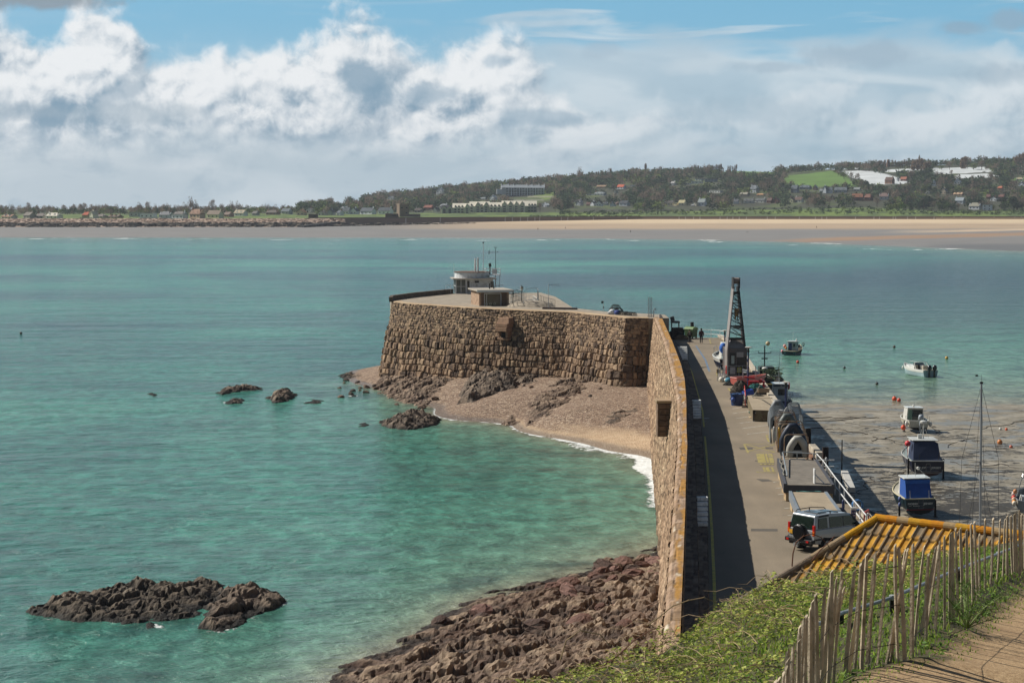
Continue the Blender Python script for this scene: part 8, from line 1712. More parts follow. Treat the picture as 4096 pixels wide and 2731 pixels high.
# buoys
for px, py, r, c, lab in ((20.9, 334.2, .45, '33302c', 'lone dark buoy afloat far left in the open sea'), (894.2, 347.8, .4, '4a3328', 'dark brown buoy afloat above the white motor boat'), (797.8, 363, .4, 'd9482c', 'orange-red buoy afloat just below the fishing boat'), (844.4, 368.7, .35, '3d4246', 'small dark buoy with stick afloat between the two boats'), (946.7, 359, .42, 'd6a645', 'flat yellow buoy afloat right of the white motor boat'),
        (876.9, 384.7, .35, '3a3a34', 'dark buoy afloat left of the white motor boat'), (783.2, 389.8, .36, 'd9403a', 'red buoy afloat close beside the quay'), (894.4, 400.5, .52, 'e05a30', 'larger left one of the two orange buoys at the water edge'), (899, 401.5, .42, 'dc4f33', 'smaller right one of the two orange buoys at the water edge')): ball('buoy', px, py, 0, r, c, lab, group='mooring buoys')
for px, py, r, c, lab in ((1000.3, 430, .28, 'd3d3cc', 'small white buoy on the mud by the right edge'), (1006.4, 430.2, .26, 'd9603a', 'small orange buoy on the mud beside the white one'), (999.8, 444, .46, 'c4793c', 'weathered orange-brown buoy on the mud right of the mast'), (1011, 448, .3, 'c4705a', 'small dull red buoy on the mud at the right edge')): ball('buoy', px, py, gz(px, py), r, c, lab, group='mooring buoys')
# chains and ropes on the mud
for k, (pts, r, lab) in enumerate((([(799, 417.6), (826, 417.4), (845, 417.6), (866, 416.6)], .07, 'upper dark mooring chain stretched from the quay across the mud'), ([(794, 420.6), (826, 421), (855, 418.4), (879, 417.6)], .06, 'second dark mooring chain just below the upper one'), ([(806, 427.8), (830, 428.5), (850, 431.5), (868, 434)], .07, 'third mooring chain starting beside the steel pile'), ([(845, 422.6), (865, 425.5), (885, 428), (904, 427.8)], .04, 'thin chain leading to the small white cabin boat'),
        ([(931, 424.5), (935, 428), (940, 434)], .05, 'short dark line from the stern of the small cabin boat'), ([(936, 429.5), (975, 429), (1000, 425.5), (1028, 420)], .05, 'long chain running right from the small cabin boat'), ([(872, 440.5), (885, 437.5), (905, 435)], .05, 'chain curving below the small white cabin boat'), ([(872, 437), (890, 440), (905, 446)], .05, 'rope crossing the mud left of the navy boat'), ([(945, 447), (960, 440.5), (975, 438)], .05, 'chain right of the pink buoy of the navy boat'),
        ([(880, 480), (893, 476), (906, 471)], .05, 'chain leading to the left leg of the navy boat'), ([(853, 494), (861, 492), (868, 484), (874, 477)], .07, 'looped weedy rope at the foot of the quay wall'), ([(866, 518), (880, 511), (889, 506)], .05, 'rope on the mud left of the blue-canopied boat'), ([(942, 513.5), (950, 521), (958, 527)], .05, 'pale rope lying right of the blue-canopied boat'), ([(950, 462), (975, 466), (1000, 464), (1028, 470)], .05, 'chain running right from the navy boat'))):
    Pw = []; [Pw.append(at(a_, b_, gz(a_, b_)+.04)) for a_, b_ in pts]; P2 = []
    for (p, q) in zip(Pw[:-1], Pw[1:]): P2 += [tuple(np.array(p)*(1-t)+np.array(q)*t+np.array([.25*math.sin(9*t+k), .5*math.sin(7*t+2*k), 0])) for t in np.linspace(0, 1, 10)[:-1]]
    b_ = MB(); b_.tube(P2+[Pw[-1]], r*.6, 5); tag(b_.build('mooring_chain', mat('chain_weed' if k != 12 else 'rope_pale', '2b2219' if k != 12 else 'a9a79c', .8, .3, 4)), lab, 'chain' if 'chain' in lab else 'rope', 'ropes and chains on the mud')
# gull
e = empty('seagull', atY(747.5, 232.3, 520), .4, 'gull gliding low over the far wet sand', 'bird'); b_ = MB(); b_.loft([[(0+.0*k, y, z) for k in range(1)]*6 if 0 else [(r*math.cos(t), y, r*.8*math.sin(t)+z) for t in np.linspace(0, 6.28, 7)[:-1]] for r, y, z in ((.01, -.25, 0), (.05, -.12, 0), (.075, .05, 0), (.05, .18, .01), (.04, .24, .02), (.01, .32, .01))]); [b_.slab([(0, .08, .02), (s_*.3, .14, .16), (s_*.65, .02, .08), (s_*.3, -.04, .14), (0, -.08, .02)], 0, (0, 0, .015)) for s_ in (-1, 1)]; b_.build('body', mat('gull_grey', '6a6b6c', .8), e)
# ------------------------------------------------------------------ silver off-road car
def suv():
    a = at(813.5, 549.5, ZD); e = empty('parked_car', a, -R(53), 'silver four-wheel-drive car with roof rails and black spare wheel cover parked by the pontoons', 'car')
    sv = mat('car_silver', '9fa4a8', .32, .04, 1, metal=.35, coat=.4, dirt='8a857c', damt=.25); bk = mat('car_black', '17181a', .5, .1); gl = mat('car_glass', '1c2823', .06, .35, 2.5, spec=.8); rb = mat('rubber', '17171a'); W = .93
    def sec(y, wb, zb, wm, zm, wt, zt): return [(-wb, y, zb), (-wm, y, zm), (-wt, y, zt), (wt, y, zt), (wm, y, zm), (wb, y, zb)]
    y0 = -.86       # rear axle at y=0
    b_ = MB(); b_.loft([sec(y0, .86, .52, .90, .9, .88, 1.12), sec(y0+.1, .90, .45, W, .9, .90, 1.16), sec(1.3, .92, .42, W, .9, .90, 1.16), sec(2.3, .92, .42, W, .9, .88, 1.17), sec(2.5, .91, .45, W, .88, .85, 1.12), sec(3.5, .90, .48, .91, .85, .80, 1.03), sec(3.72, .84, .55, .86, .8, .72, .92)]); b_.build('body', sv, e, bevel=.03)
    b_ = MB(); b_.loft([[(-.86, y0+.02, 1.14), (-.76, y0+.18, 1.82), (.76, y0+.18, 1.82), (.86, y0+.02, 1.14)], [(-.87, .3, 1.15), (-.78, .35, 1.86), (.78, .35, 1.86), (.87, .3, 1.15)], [(-.87, 1.75, 1.15), (-.77, 1.55, 1.78), (.77, 1.55, 1.78), (.87, 1.75, 1.15)], [(-.86, 2.35, 1.13), (-.72, 1.75, 1.74), (.72, 1.75, 1.74), (.86, 2.35, 1.13)]]); b_.build('cabin', sv, e, bevel=.04)
    b_ = MB(); b_.box((0, .9, 1.815), (1.0, .55, .05)); b_.box((0, .1, 1.86), (1.0, .55, .03)); b_.build('sunroof', mat('sunroof', '4a4e52', .2), e)
    def side(pts, nm, m, t=.02, out=.012):
        for s in (-1, 1):
            b = MB(); P = [(s*(.872-(z-1.15)*.145+out), y, z) for y, z in pts]; b.slab(P if s > 0 else P[::-1], 0, (s*t, 0, 0)); b.build(nm, m, e)
    side([(-.55, 1.2), (.05, 1.2), (.05, 1.68), (-.5, 1.68)], 'side_window', gl); side([(.22, 1.2), (1.12, 1.2), (1.1, 1.68), (.24, 1.7)], 'side_window', gl); side([(1.18, 1.2), (2.12, 1.2), (1.62, 1.66), (1.16, 1.68)], 'side_window', gl); side([(-.5, 1.73), (.2, 1.75), (.2, 1.83), (-.45, 1.82)], 'alpine_window', bk, .015, .02)
    side([(2.15, 1.17), (2.32, 1.17), (1.76, 1.72), (1.66, 1.70)], 'pillar', bk)
    for s in (-1, 1):
        b = MB(); b.box((s*.90, .35, .98), (.02, .15, .05)); b.box((s*.90, 1.3, 1.0), (.02, .15, .05)); b.build('door_handle', bk, e); b = MB(); b.box((s*.935, .95, .68), (.025, 1.1, .08)); b.box((s*.935, -.62, .68), (.025, .42, .08)); b.box((s*.935, 2.0, .68), (.025, .3, .08)); b.build('side_moulding', bk, e)
        b = MB(); b.box((s*.83, y0+.03, 1.12), (.15, .1, .52)); lp = b.build('tail_lamp', mat('lamp_red', 'b21f1c', .3, .05), e, bevel=.02); b = MB(); b.box((s*.833, y0+.02, 1.0), (.13, .1, .2)); b.build('indicator', mat('lamp_amber', 'd9641c', .3, .05), lp)
        b = MB(); b.tube([(s*.70, -.55, 1.86), (s*.70, -.45, 1.95), (s*.70, .5, 1.97), (s*.68, 1.4, 1.88), (s*.67, 1.5, 1.80)], .022, 6); b.rod((s*.70, .4, 1.84), (s*.70, .4, 1.97), .03); b.build('roof_rail', bk, e)
        b = MB(); b.box((s*1.0, 2.0, 1.2), (.14, .1, .2)); b.build('mirror', bk, e)
        for y, nm in ((0, 'wheel'), (2.54, 'wheel')):
            w = MB(); w.rod((s*.66, y, .36), (s*.92, y, .36), .36, n=24); wo_ = w.build(nm, rb, e); w = MB(); w.rod((s*.92, y, .36), (s*.935, y, .36), .22, n=20); [w.box((s*.94, y+.12*math.cos(k*1.257), .36+.12*math.sin(k*1.257)), (.02, .18, .05), rx=k*1.257) for k in range(5)]; w.build('rim', mat('alloy', '8d9295', .35, .1, metal=.5), wo_)
            w = MB(); w.rod((s*.925, y, .40), (s*.938, y, .40), .44, n=24); 
            ar = w.build('wheel_arch', mat('arch_dark', '101112', .9), e); ar.scale = (1, 1, 1); ar.location = (-s*.012, 0, 0)
    b_ = MB(); b_.slab([(-.74, y0+.0, 1.2), (.74, y0+.0, 1.2), (.68, y0+.14, 1.74), (-.68, y0+.14, 1.74)], 0, (0, -.02, .0)); b_.build('rear_window', gl, e)
    b_ = MB(); b_.box((0, y0-.08, .58), (1.84, .26, .2)); b_.box((0, y0-.02, .42), (1.5, .16, .14)); bp = b_.build('rear_bumper', bk, e, bevel=.03); b_ = MB(); [b_.box((x, y0-.22, .58), (.16, .02, .09)) for x in (-.72, .62)]; b_.build('reflector', mat('lamp_red', 'b21f1c'), bp)
    b_ = MB(); b_.lathe((.0, y0-.02, .98), [(.37, 0), (.39, .04), (.39, .2), (.33, .26), (.05, .27)], 26, axis=(0, -1, 0)); b_.build('spare_wheel_cover', mat('vinyl_black', '111214', .35, .1), e, False); b_ = MB(); b_.box((-.62, y0-.03, .93), (.34, .02, .2)); b_.build('number_plate', mat('plate_yellow', 'd09a2a', .5), e); b_ = MB(); b_.ball((0, y0-.33, .45), .06); b_.box((-.05, y0-.28, .38), (.3, .12, .16)); b_.build('tow_bar', mat('stainless', 'b9bcbc'), e)
    b_ = MB(); b_.slab([(-.8, 2.36, 1.14), (.8, 2.36, 1.14), (.7, 1.78, 1.70), (-.7, 1.78, 1.70)], 0, (0, .02, .02)); b_.build('windscreen', gl, e)
suv()
# ------------------------------------------------------------------ tiled roof of the building below the path
def tiled():
    zr = 13.62; A = Vector(at(878, 520, zr)); B_ = Vector(at(998, 534, zr)); r = (B_-A).normalized(); d = Vector((r.y, -r.x, 0)); TAN = .84; e = empty('harbour_building', (A.x, A.y, ZD), 0, 'low building with orange lichened pantile roof in the right foreground', 'building'); o = Vector((A.x, A.y, ZD))
    U = np.arange(-7.2, 9.0, .045); V = np.arange(0, 5.4, .036); u, v = np.meshgrid(U, V, indexing='ij'); per, crs = .335, .55
    ph = (u/per) % 1; roll = np.where(ph < .42, np.sin(np.pi*ph/.42)**.8, 0)*.085+.012*np.sin(2*np.pi*ph); row = np.floor(v/crs); fr = v/crs-row; jit = (_h(np.floor(u/per), row, 3)-.5)
    h = roll+.06*fr+.008*jit*4*0+.01*jit; X = A.x+r.x*u+d.x*v-o.x; Y = A.y+r.y*u+d.y*v-o.y; Z = zr-v*TAN+h-o.z
    n1 = fbm(u/1.3, v/1.3, 4, 21); n2 = fbm(u/.25, v/.5, 3, 22); ti = _h(np.floor(u/per), row, 9); grey, brn, org, yel = lc('766a58', '8f7450', 'a87a2e', 'c2943a')
    c = grey+(brn-grey)*ti[..., None]; k = sstep(n1*.9+n2*.6+(ti-.5)*.7+np.where(ph > .42, .30, -.06)-v*.045+.12, .05, .3)[..., None]; oc_ = org+(yel-org)*sstep(n2+(ti-.5), -.2, .4)[..., None]; c = c*(1-k)+oc_*k; gap = sstep(fr, .15, .06)[..., None]; c = c*(1-.8*gap)  # dark line at each tile course is its shadow put into the colour
    wsp = sstep(fbm(u/.09, v/.09, 2, 31), .42, .55)[..., None]*.5; c = c*(1-wsp)+lc('b5ae9c')[0]*wsp
    q = grid_quads(len(U), len(V), True); keep = (u > -v+.02); q = q[keep.ravel()[q].all(1)]; M_T = attr_mat('roof_tiles', .9, .2, 9, .6, 25, .02, spec=.2)
    rf = np_mesh('tiled_roof', np.stack([X, Y, Z], -1).reshape(-1, 3), q, M_T, e, c.reshape(-1, 3), smooth=False)
    # other slopes
    b_ = MB(); b_.color('6f5b45'); F_ = lambda a_, b2, z: (A.x+r.x*a_+d.x*b2-o.x, A.y+r.y*a_+d.y*b2-o.y, z-o.z); S = 5.3
    b_.add([F_(0, 0, zr-.02), F_(-S, S, zr-S*TAN-.02), F_(-S, -S, zr-S*TAN-.02)], [(0, 1, 2)]); b_.add([F_(0, 0, zr-.02), F_(-S, -S, zr-S*TAN-.02), F_(9, -S, zr-S*TAN-.02), F_(9, 0, zr-.02)], [(0, 1, 2, 3)]); b_.build('rear_slope', M_T, e)
    b_ = MB(); b_.prism([F_(-S+.6, S-.6, 0)[:2], F_(8.5, S-.6, 0)[:2], F_(8.5, -S+.6, 0)[:2], F_(-S+.6, -S+.6, 0)[:2]], -1, zr-(S-.6)*TAN-ZD-.15); b_.build('wall', mat('render_cream', 'a99f8c', .9), e)
    for P0, P1, nm, tones in ((F_(-.1, 0, zr+.09), F_(9, 0, zr+.09), 'ridge_tile', ('b9801c', 'b58a2c', '9a8462', 'b87a22')), (F_(0, 0, zr+.09), F_(-S, S, zr-S*TAN+.1), 'hip_tile', ('b98a24', '8f7c62', '7b6e60', '746a5e'))):
        P0, P1 = Vector(P0), Vector(P1); L = (P1-P0).length; n = int(L/.46); dr = (P1-P0)/n; b_ = MB()
        for k in range(n):
            tt = k/n; b_.color(tones[min(3, int(tt*6))] if nm == 'hip_tile' else tones[(k*7) % 4]); b_.rod(P0+dr*k, P0+dr*(k+1.04), .155, .14, 12)
        b_.build(nm+'s', M_T, e)
    return A, r, d, zr, TAN
RA, Rr, Rd, Rz, RT = tiled()
# ------------------------------------------------------------------ hillside in front: path, verge, fence
def fz(x, y):
    z = 20.8-.09*np.maximum(0, y-20.3)-.23*np.maximum(0, 3.2-x)-.34*np.exp(-((x-2.1)/1.1)**2)
    yc = 24+1.5*x; z = z-.28*sstep(y, yc-8, yc)-.95*np.maximum(0, y-yc)-.35*np.maximum(0, -.2-x)*1.5
    xf = np.interp(y, [13, 14.9, 18.1, 19.1, 19.9, 20.3, 24.5, 30.6, 32.1, 40], [1.7, 2.0, 2.77, 3.08, 3.5, 4.09, 5.5, 7.6, 8.2, 11]); k = sstep(x, xf-.3, xf+.5)
    zp = 20.8-.125*(y-20.3)-.9*np.maximum(0, y-38.5)-.17*np.clip(x-xf-.15, 0, 3); return np.maximum(z*(1-k)+zp*k, 7.5), x-xf
m, t, b = new_mat('hill_ground'); oc = t.n('ShaderNodeTexCoord').outputs['Object']; pa = t.n('ShaderNodeAttribute', attribute_name='path').outputs['Fac']
gr_ = t.math('ADD', t.math('MULTIPLY', t.noise(oc, 60, 4, .7), .5), t.math('MULTIPLY', t.noise(oc, 16, 5, .75), .5)); c1 = t.ramp(gr_, [(.38, lin('7d6346')), (.5, lin('a98c66')), (.62, lin('cbb088'))]); c1 = t.mix(t.smooth(t.noise(oc, 1.1, 5), .5, .7, 0, .5), c1, lin('7b6044'))
c2 = t.ramp(t.noise(oc, 9, 5, .7), [(.35, lin('2c2a18')), (.55, lin('4a4528')), (.7, lin('56602c'))]); t.put(b.inputs['Base Color'], t.mix(pa, c2, c1)); b.inputs['Roughness'].default_value = .95; t.put(b.inputs['Normal'], t.bump(gr_, .7, .02)); M_HG = m
X = np.arange(-8, 14.2, .14); Y = np.concatenate([np.arange(11, 42, .16), np.arange(42, 62, .5)]); x, y = np.meshgrid(X, Y, indexing='ij'); z, df = fz(x, y); z = z+.05*fbm(x/.8, y/.8, 4, 3)*np.where(df > .3, .35, 1.6)
pth = sstep(df+.35*fbm(x/.6, y/.6, 3, 9), .15, .5)*sstep(y, 39, 36)
np_mesh('hillside', np.stack([x, y, z], -1).reshape(-1, 3), grid_quads(len(X), len(Y)), M_HG, attrs=dict(path=pth.ravel()))['kind'] = 'structure'
M_LF = attr_mat('bramble_leaf', .55, .25, 12, 0, spec=.35); _twosided(M_LF); M_STEM = mat('bramble_stem', '9c8566', .8, .35, 9)
def scatter(name, N, region, hfun, seed, size, pal, kind='leaf', m_=None, dens=None):
    rs = np.random.RandomState(seed); x = rs.uniform(region[0], region[1], N); y = rs.uniform(region[2], region[3], N); z0, df = fz(x, y); keep = hfun(x, y, df) > rs.uniform(0, 1, N)*.0+.03
    x, y, z0, df = x[keep], y[keep], z0[keep], df[keep]; n = len(x); hv = hfun(x, y, df); s = size*(.6+.9*rs.rand(n))
    if kind == 'leaf':
        z = z0+hv*(rs.rand(n)**.45); a = rs.uniform(0, 6.28, n); ti = rs.uniform(-.9, .9, n); t1 = np.stack([np.cos(a), np.sin(a), ti*.5], -1)*s[:, None]; t2 = np.stack([-np.sin(a), np.cos(a), rs.uniform(-.6, .6, n)], -1)*s[:, None]*.62; c = np.stack([x, y, z], -1)
        V = np.stack([c-t1, c+t2-t1*.1, c+t1, c-t2-t1*.1], 1); V[:, 2, 2] -= s*.3; Q = np.arange(4*n).reshape(n, 4); V = V.reshape(-1, 3)
    else:
        a = rs.uniform(0, 6.28, n); w = .006+.006*rs.rand(n); L = hv*(.6+.6*rs.rand(n)); ln = rs.uniform(-.5, .5, (n, 2))*L[:, None]; sd_ = np.stack([np.cos(a)*w, np.sin(a)*w, 0*a], -1); c = np.stack([x, y, z0-.02], -1); md = c+np.stack([ln[:, 0]*.3, ln[:, 1]*.3, L*.6], -1); tp = c+np.stack([ln[:, 0], ln[:, 1], L], -1)
        V = np.stack([c-sd_, c+sd_, md+sd_*.8, md-sd_*.8, tp], 1).reshape(-1, 3); i = np.arange(n)[:, None]*5; Q = np.concatenate([i+np.array([[0, 1, 2, 3]]), i+np.array([[3, 2, 4, 4]])]); Q = np.concatenate([i+np.array([[0, 1, 2]]), i+np.array([[0, 2, 3]]), i+np.array([[3, 2, 4]])])
    per = len(V)//n; pl = lc(*pal); f = np.clip(rs.rand(n)*.75+.35*fbm(x/.7, y/.7, 3, seed), 0, .999)*len(pl); c_ = pl[f.astype(int)]*rs.uniform(.75, 1.25, (n, 1))
    return tag(np_mesh(name, V, Q, m_ or M_LF, colors=np.repeat(c_, per, 0), smooth=False), kind='stuff')
def hb(x, y, df):
    yc = 24+1.5*x; base = .06+.34*np.clip(.35+fbm(x/.9, y/1.3, 4, 5)*1.9, 0, 1.5); far = sstep(-df, .7, 2.0)*(.55+.45*sstep(-df, 2, 4))+sstep(2.6, x, x+.01)*0; lf = sstep(x, 3.0, 1.6)*sstep(y, 15, 18)
    return base*np.clip(np.maximum(far, lf), 0, 1)*(y < yc+3.5)
scatter('brambles', 125000, (-1.6, 12.2, 15, 43), hb, 3, .027, ('788537', '8f9c42', 'aeb955', '5c6832', 'c3c76a', '8d7a48', '86913f', '4a5430'))
def hg(x, y, df): return np.where((df < .12) & (df > -4.2), .07+.10*np.clip(fbm(x/.7, y/.7, 3, 8)+.3, 0, 1), np.where((df < .55+.3*fbm(x/.5, y/.5, 2, 6)) & (df >= .12), .05, 0))*sstep(y, 12, 14)
scatter('grass', 40000, (-.5, 10.5, 14, 37), hg, 5, .03, ('7d9a38', '93ad45', '66803a', 'a3b552', '8c8a50'), 'blade')
scatter('weeds', 22000, (1.2, 10.5, 15, 36), lambda x, y, df: np.where((df < .35) & (df > -3), .05+.08*np.clip(fbm(x/.5, y/.5, 2, 12), 0, 1), 0)*(fbm(x/.6, y/.6, 2, 14) > -.05), 7, .028, ('587a30', '6f8d3e', '86a34a', '48602c'))
# dry stems and arching canes
rs = random.Random(6); b_ = MB()
for k in range(1900):
    x = rs.uniform(-1, 11); y = rs.uniform(17, 24+1.5*max(x, 0)+1); z0, df = fz(np.array(x), np.array(y)); z0 = float(z0); df = float(df); h_ = float(hb(np.array(x), np.array(y), np.array(df)))
    if h_ < .06: continue
    a = rs.uniform(0, 6.28); L = rs.uniform(.2, .8); hh = h_*rs.uniform(.7, 1.25); b_.tube([(x+math.cos(a)*L*t, y+math.sin(a)*L*t, z0+hh*math.sin(min(1, t+.25)*2.4)) for t in (0, .25, .5, .75, 1)], [.006, .005, .004, .003, .002], 4)
tag(b_.build('bramble_stems', M_STEM), kind='stuff')
def cane(pts, Yd, k): b_ = MB(); P3 = [atY(a_, b2, Yd) for a_, b2 in pts]; b_.tube(P3, [.011-.007*i/len(P3) for i in range(len(P3))], 5); [b_.rod(p, (p[0]+.02, p[1], p[2]+.03), .004, .001, 4) for p in P3[1:]]; tag(b_.build('bramble_cane', M_STEM if k % 2 else mat('cane_red', '70442f', .7)), ['dead thorny bramble cane arching over the road in front of the silver car', 'dead thorny cane arching against the shaded road left of the tiled roof', 'thin cane rising against the pier wall top at the left of the brambles', 'short curled cane standing up beside the lower hip of the roof', 'leaning cane crossing the front wheel of the silver car', 'long thin cane over the rocks left of the pier wall foot'][k], 'plant stem')
cane([(792, 566), (793, 553), (796, 542), (803, 536), (812, 533.5), (821, 537), (828, 545), (834, 556)], 29, 0); cane([(647, 625), (660, 616), (672, 606), (688, 600), (704, 597), (716, 602), (724, 612)], 27, 1); cane([(600, 668), (618, 655), (634, 640), (650, 630), (664, 626)], 25, 2); cane([(779, 597), (777, 590), (775, 585), (777.5, 583), (779, 588)], 28, 3); cane([(812, 560), (820, 550), (829, 542), (834, 536)], 29, 4); cane([(560, 660), (566, 640), (580, 630), (600, 634), (610, 645)], 25, 5)
# leaves creeping on the lower roof
rs_ = np.random.RandomState(4); N = 5200; v = 5.3*rs_.rand(N)**.55; u = rs_.uniform(-5.2, 4.5, N); k = (u > -v+.1) & (fbm(u/1.1, v/1.1, 3, 5)+.22*(v-3.4)+.03*(-u) > .12); u, v = u[k], v[k]; n = len(u); c = np.stack([RA.x+Rr.x*u+Rd.x*v, RA.y+Rr.y*u+Rd.y*v, Rz-v*RT+.1+.25*rs_.rand(n)], -1); a = rs_.uniform(0, 6.28, n); s = .07*(.6+.8*rs_.rand(n)); t1 = np.stack([np.cos(a), np.sin(a), rs_.uniform(-.5, .5, n)], -1)*s[:, None]; t2 = np.stack([-np.sin(a), np.cos(a), rs_.uniform(-.5, .5, n)], -1)*s[:, None]*.7
tag(np_mesh('creeper', np.stack([c-t1, c+t2, c+t1, c-t2], 1).reshape(-1, 3), np.arange(4*n).reshape(n, 4), M_LF, colors=np.repeat(lc('6f7a35', '8b9445', '58612a')[rs_.randint(0, 3, n)]*rs_.uniform(.8, 1.2, (n, 1)), 4, 0), smooth=False), kind='stuff')
# split-chestnut paling fence
YF = prof([(775, 13.9), (782, 14.9), (800, 16.5), (817, 18.1), (833, 19.1), (862, 19.9), (913, 20.3), (960, 24.5), (1005, 30.6), (1024, 32.3), (1050, 34.5)])
pales = [(2180, 25, 2190, 800), (2150, 55, 2165, 810), (2115, 75, 2130, 830), (2140, 60, 2150, 700), (2075, 75, 2085, 750), (2050, 105, 2035, 940), (2008, 110, 1985, 700), (1955, 100, 1910, 850), (1885, 105, 1870, 990), (1830, 240, 1845, 1110), (1780, 130, 1830, 1060), (1745, 145, 1790, 1110), (1705, 200, 1720, 1090), (1660, 185, 1668, 1120), (1625, 190, 1630, 1230), (1595, 215, 1600, 1240), (1570, 230, 1572, 1270), (1508, 255, 1530, 1280), (1465, 290, 1430, 1260), (1440, 345, 1260, 1320), (1475, 340, 1310, 1260), (1380, 420, 1340, 1280), (1335, 345, 1250, 1290),
    (1228, 325, 1235, 1400), (1175, 375, 975, 1568), (1160, 380, 1030, 1400), (1115, 365, 1150, 1340), (1085, 335, 1090, 1500), (1020, 405, 905, 1568), (893, 420, 830, 1568), (810, 420, 780, 1560), (785, 455, 650, 1560), (770, 510, 690, 1568), (722, 565, 610, 1560), (630, 700, 430, 1500), (600, 650, 440, 1540), (590, 545, 530, 1568), (540, 630, 480, 1560), (510, 565, 470, 1568), (510, 720, 400, 1500), (460, 715, 410, 1400), (370, 830, 400, 1568), (355, 780, 380, 1568), (325, 835, 330, 1568), (310, 905, 300, 1568), (320, 970, 310, 1568), (290, 970, 270, 1568), (260, 990, 240, 1568), (215, 1065, 205, 1568), (205, 1120, 195, 1568), (208, 1185, 200, 1568), (170, 1240, 150, 1568), (130, 1280, 115, 1568), (125, 1350, 120, 1568), (100, 1375, 90, 1568), (90, 1430, 85, 1568), (65, 1480, 60, 1568), (40, 1530, 35, 1568), (20, 1560, 20, 1600), (2210, 60, 2215, 760), (2235, 40, 2240, 760), (2260, 50, 2262, 740), (2290, 30, 2285, 730)]
fe = empty('paling_fence', (4.09, 20.3, 20.8), 0, 'leaning split-chestnut paling fence curving along the sandy path', 'fence'); fo = Vector(fe.location); M_PALE = mat('weathered_pale', 'b5a68e', .85, .28, 6, dirt='5f5a3e', dscale=4, damt=.6, bump=.5, bscale=30); tops = []
for k, (a_, b2, c_, d_) in enumerate(pales):
    rk = random.Random(k*5+1); px, py = 775+.1118*a_, 507.5+.1118*b2; qx_, qy_ = 775+.1118*c_, 507.5+.1118*d_; Yd = float(YF(px))+rk.uniform(-.04, .04); T_ = Vector(atY(px, py, Yd)); Bt = Vector(atY(qx_, qy_, Yd)); dd = (Bt-T_).normalized(); L = (Bt-T_).length
    if d_ >= 1555: L = max(L, 1.3 if b2 < 900 else 1.2)
    L = min(L+.05, 1.45); Bt = T_+dd*L; tops.append((px, T_, dd)); rings = []; w = rk.uniform(.020, .030); th = rk.uniform(.012, .018); rot = rk.uniform(-.7, .7)
    for j in range(6):
        f = j/5; p = Bt.lerp(T_, f)-fo+Vector((.012*math.sin(k+3*f), .010*math.cos(2*k+4*f), 0)); ww = w*(1+.15*rk.uniform(-1, 1))*(1 if j < 5 else .7); rings.append([(p.x+math.cos(rot+q)*ww*(1 if i % 2 else .8), p.y+math.sin(rot+q)*th*1.2, p.z+(.02*math.cos(q) if j == 5 else 0)) for i, q in enumerate((.3, 1.5, 2.9, 4.0, 5.3))])
    b_ = MB(); b_.loft(rings); b_.build('pale', M_PALE, fe)
srt = sorted(tops, key=lambda q: q[0]); M_WIRE = mat('rusty_wire', '3a2e26', .7, .2)
for dist in (.22, .62, 1.02):
    b_ = MB(); b_.tube([Vector(((px-512)*float(YF(px))/F, float(YF(px))-.03, 20.8-.11*max(0, float(YF(px))-20.3)+1.2-dist))-fo for px in np.arange(784, 1036, 6.)], .004, 4); b_.build('wire', M_WIRE, fe)
hr = [(818.6, 623.8, 22.5), (842, 612.6, 23.4), (872.3, 603.6, 24.3), (892.4, 597, 24.6), (928, 581.8, 26), (959.5, 568.4, 28.5), (998.6, 553.3, 33), (1030, 541, 37)]; he = empty('path_handrail', atY(*hr[0]), 0, 'grey pipe handrail with black posts running behind the paling fence', 'railing'); ho = Vector(he.location); hp3 = [Vector(atY(*q))-ho for q in hr]
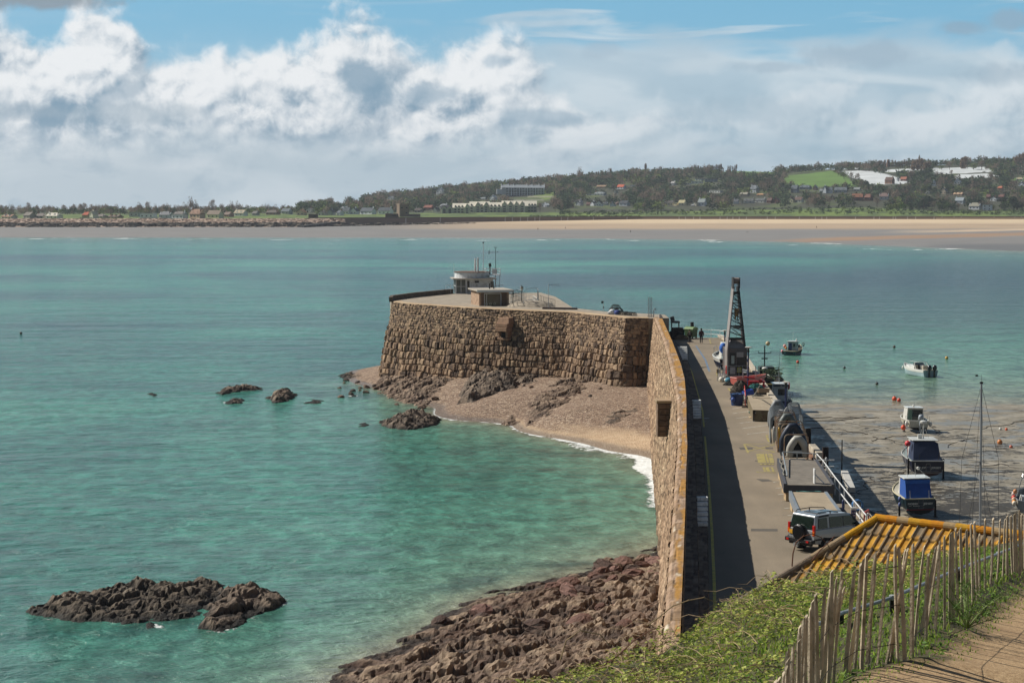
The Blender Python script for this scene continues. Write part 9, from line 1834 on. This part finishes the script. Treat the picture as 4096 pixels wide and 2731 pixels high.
b_ = MB(); b_.tube(hp3, .026, 8); b_.build('rail', mat('pipe_grey', '8f979b', .45, .15, 4, dirt='b9bcb8', dscale=3, damt=.6), he); b_ = MB(); [b_.rod(hp3[i]-hp3[i]*0+Vector((0, 0, -.03)), hp3[i]+Vector((0, 0, .03)), .04) for i in (3, 6)]; b_.build('clamp', mat('pipe_clamp', 'a9adab', .5), he)
for i, t_ in ((3, 0), (6, 0), (5, 0), (1, 0)): b_ = MB(); b_.box(hp3[i]+Vector((0, .03, -.38)), (.05, .05, .8)); b_.build('post', mat('post_black', '141414', .6), he)
# feathery fennel at the path edge
a = atY(963, 625, 23.5); e = empty('fennel_plant', (a[0]+.05, a[1], float(fz(np.array(a[0]), np.array(a[1]))[0])), 0, 'feathery green fennel clump spilling over the path edge', 'plant'); rs = random.Random(3); b_ = MB(); b2_ = MB()
for k in range(26):
    a = rs.uniform(0, 6.28); L = rs.uniform(.3, .75); up = rs.uniform(.15, .6); pts = [(math.cos(a)*L*t, math.sin(a)*L*t, up*math.sin(t*1.9)) for t in (0, .33, .66, 1)]; b_.tube(pts, [.006, .005, .004, .002], 4)
    for j in range(26): t = rs.uniform(.25, 1); p = Vector((math.cos(a)*L*t, math.sin(a)*L*t, up*math.sin(t*1.9))); q = Vector((rs.uniform(-.09, .09), rs.uniform(-.09, .09), rs.uniform(-.01, .09))); b2_.color('5d7f35' if j % 3 else '7a9a48'); b2_.rod(p, p+q, .003, .001, 3, False)
b_.build('stems', mat('fennel_stem', '6a7f3a', .7), e); b2_.build('fronds', M_LF, e)

def haze():
    m = bpy.data.materials.new('haze_air'); m.use_nodes = True; t = NT(m.node_tree); m.node_tree.nodes.remove(m.node_tree.nodes['Principled BSDF']); v = t.n('ShaderNodeVolumePrincipled'); v.inputs['Color'].default_value = (.80, .88, 1.0, 1); v.inputs['Density'].default_value = .00006; v.inputs['Anisotropy'].default_value = .2
    m.node_tree.links.new(v.outputs[0], m.node_tree.nodes['Material Output'].inputs['Volume']); b_ = MB(); b_.box((0, 2900, 70), (7000, 6400, 152)); o = b_.build('haze', m); o['kind'] = 'stuff'
haze()
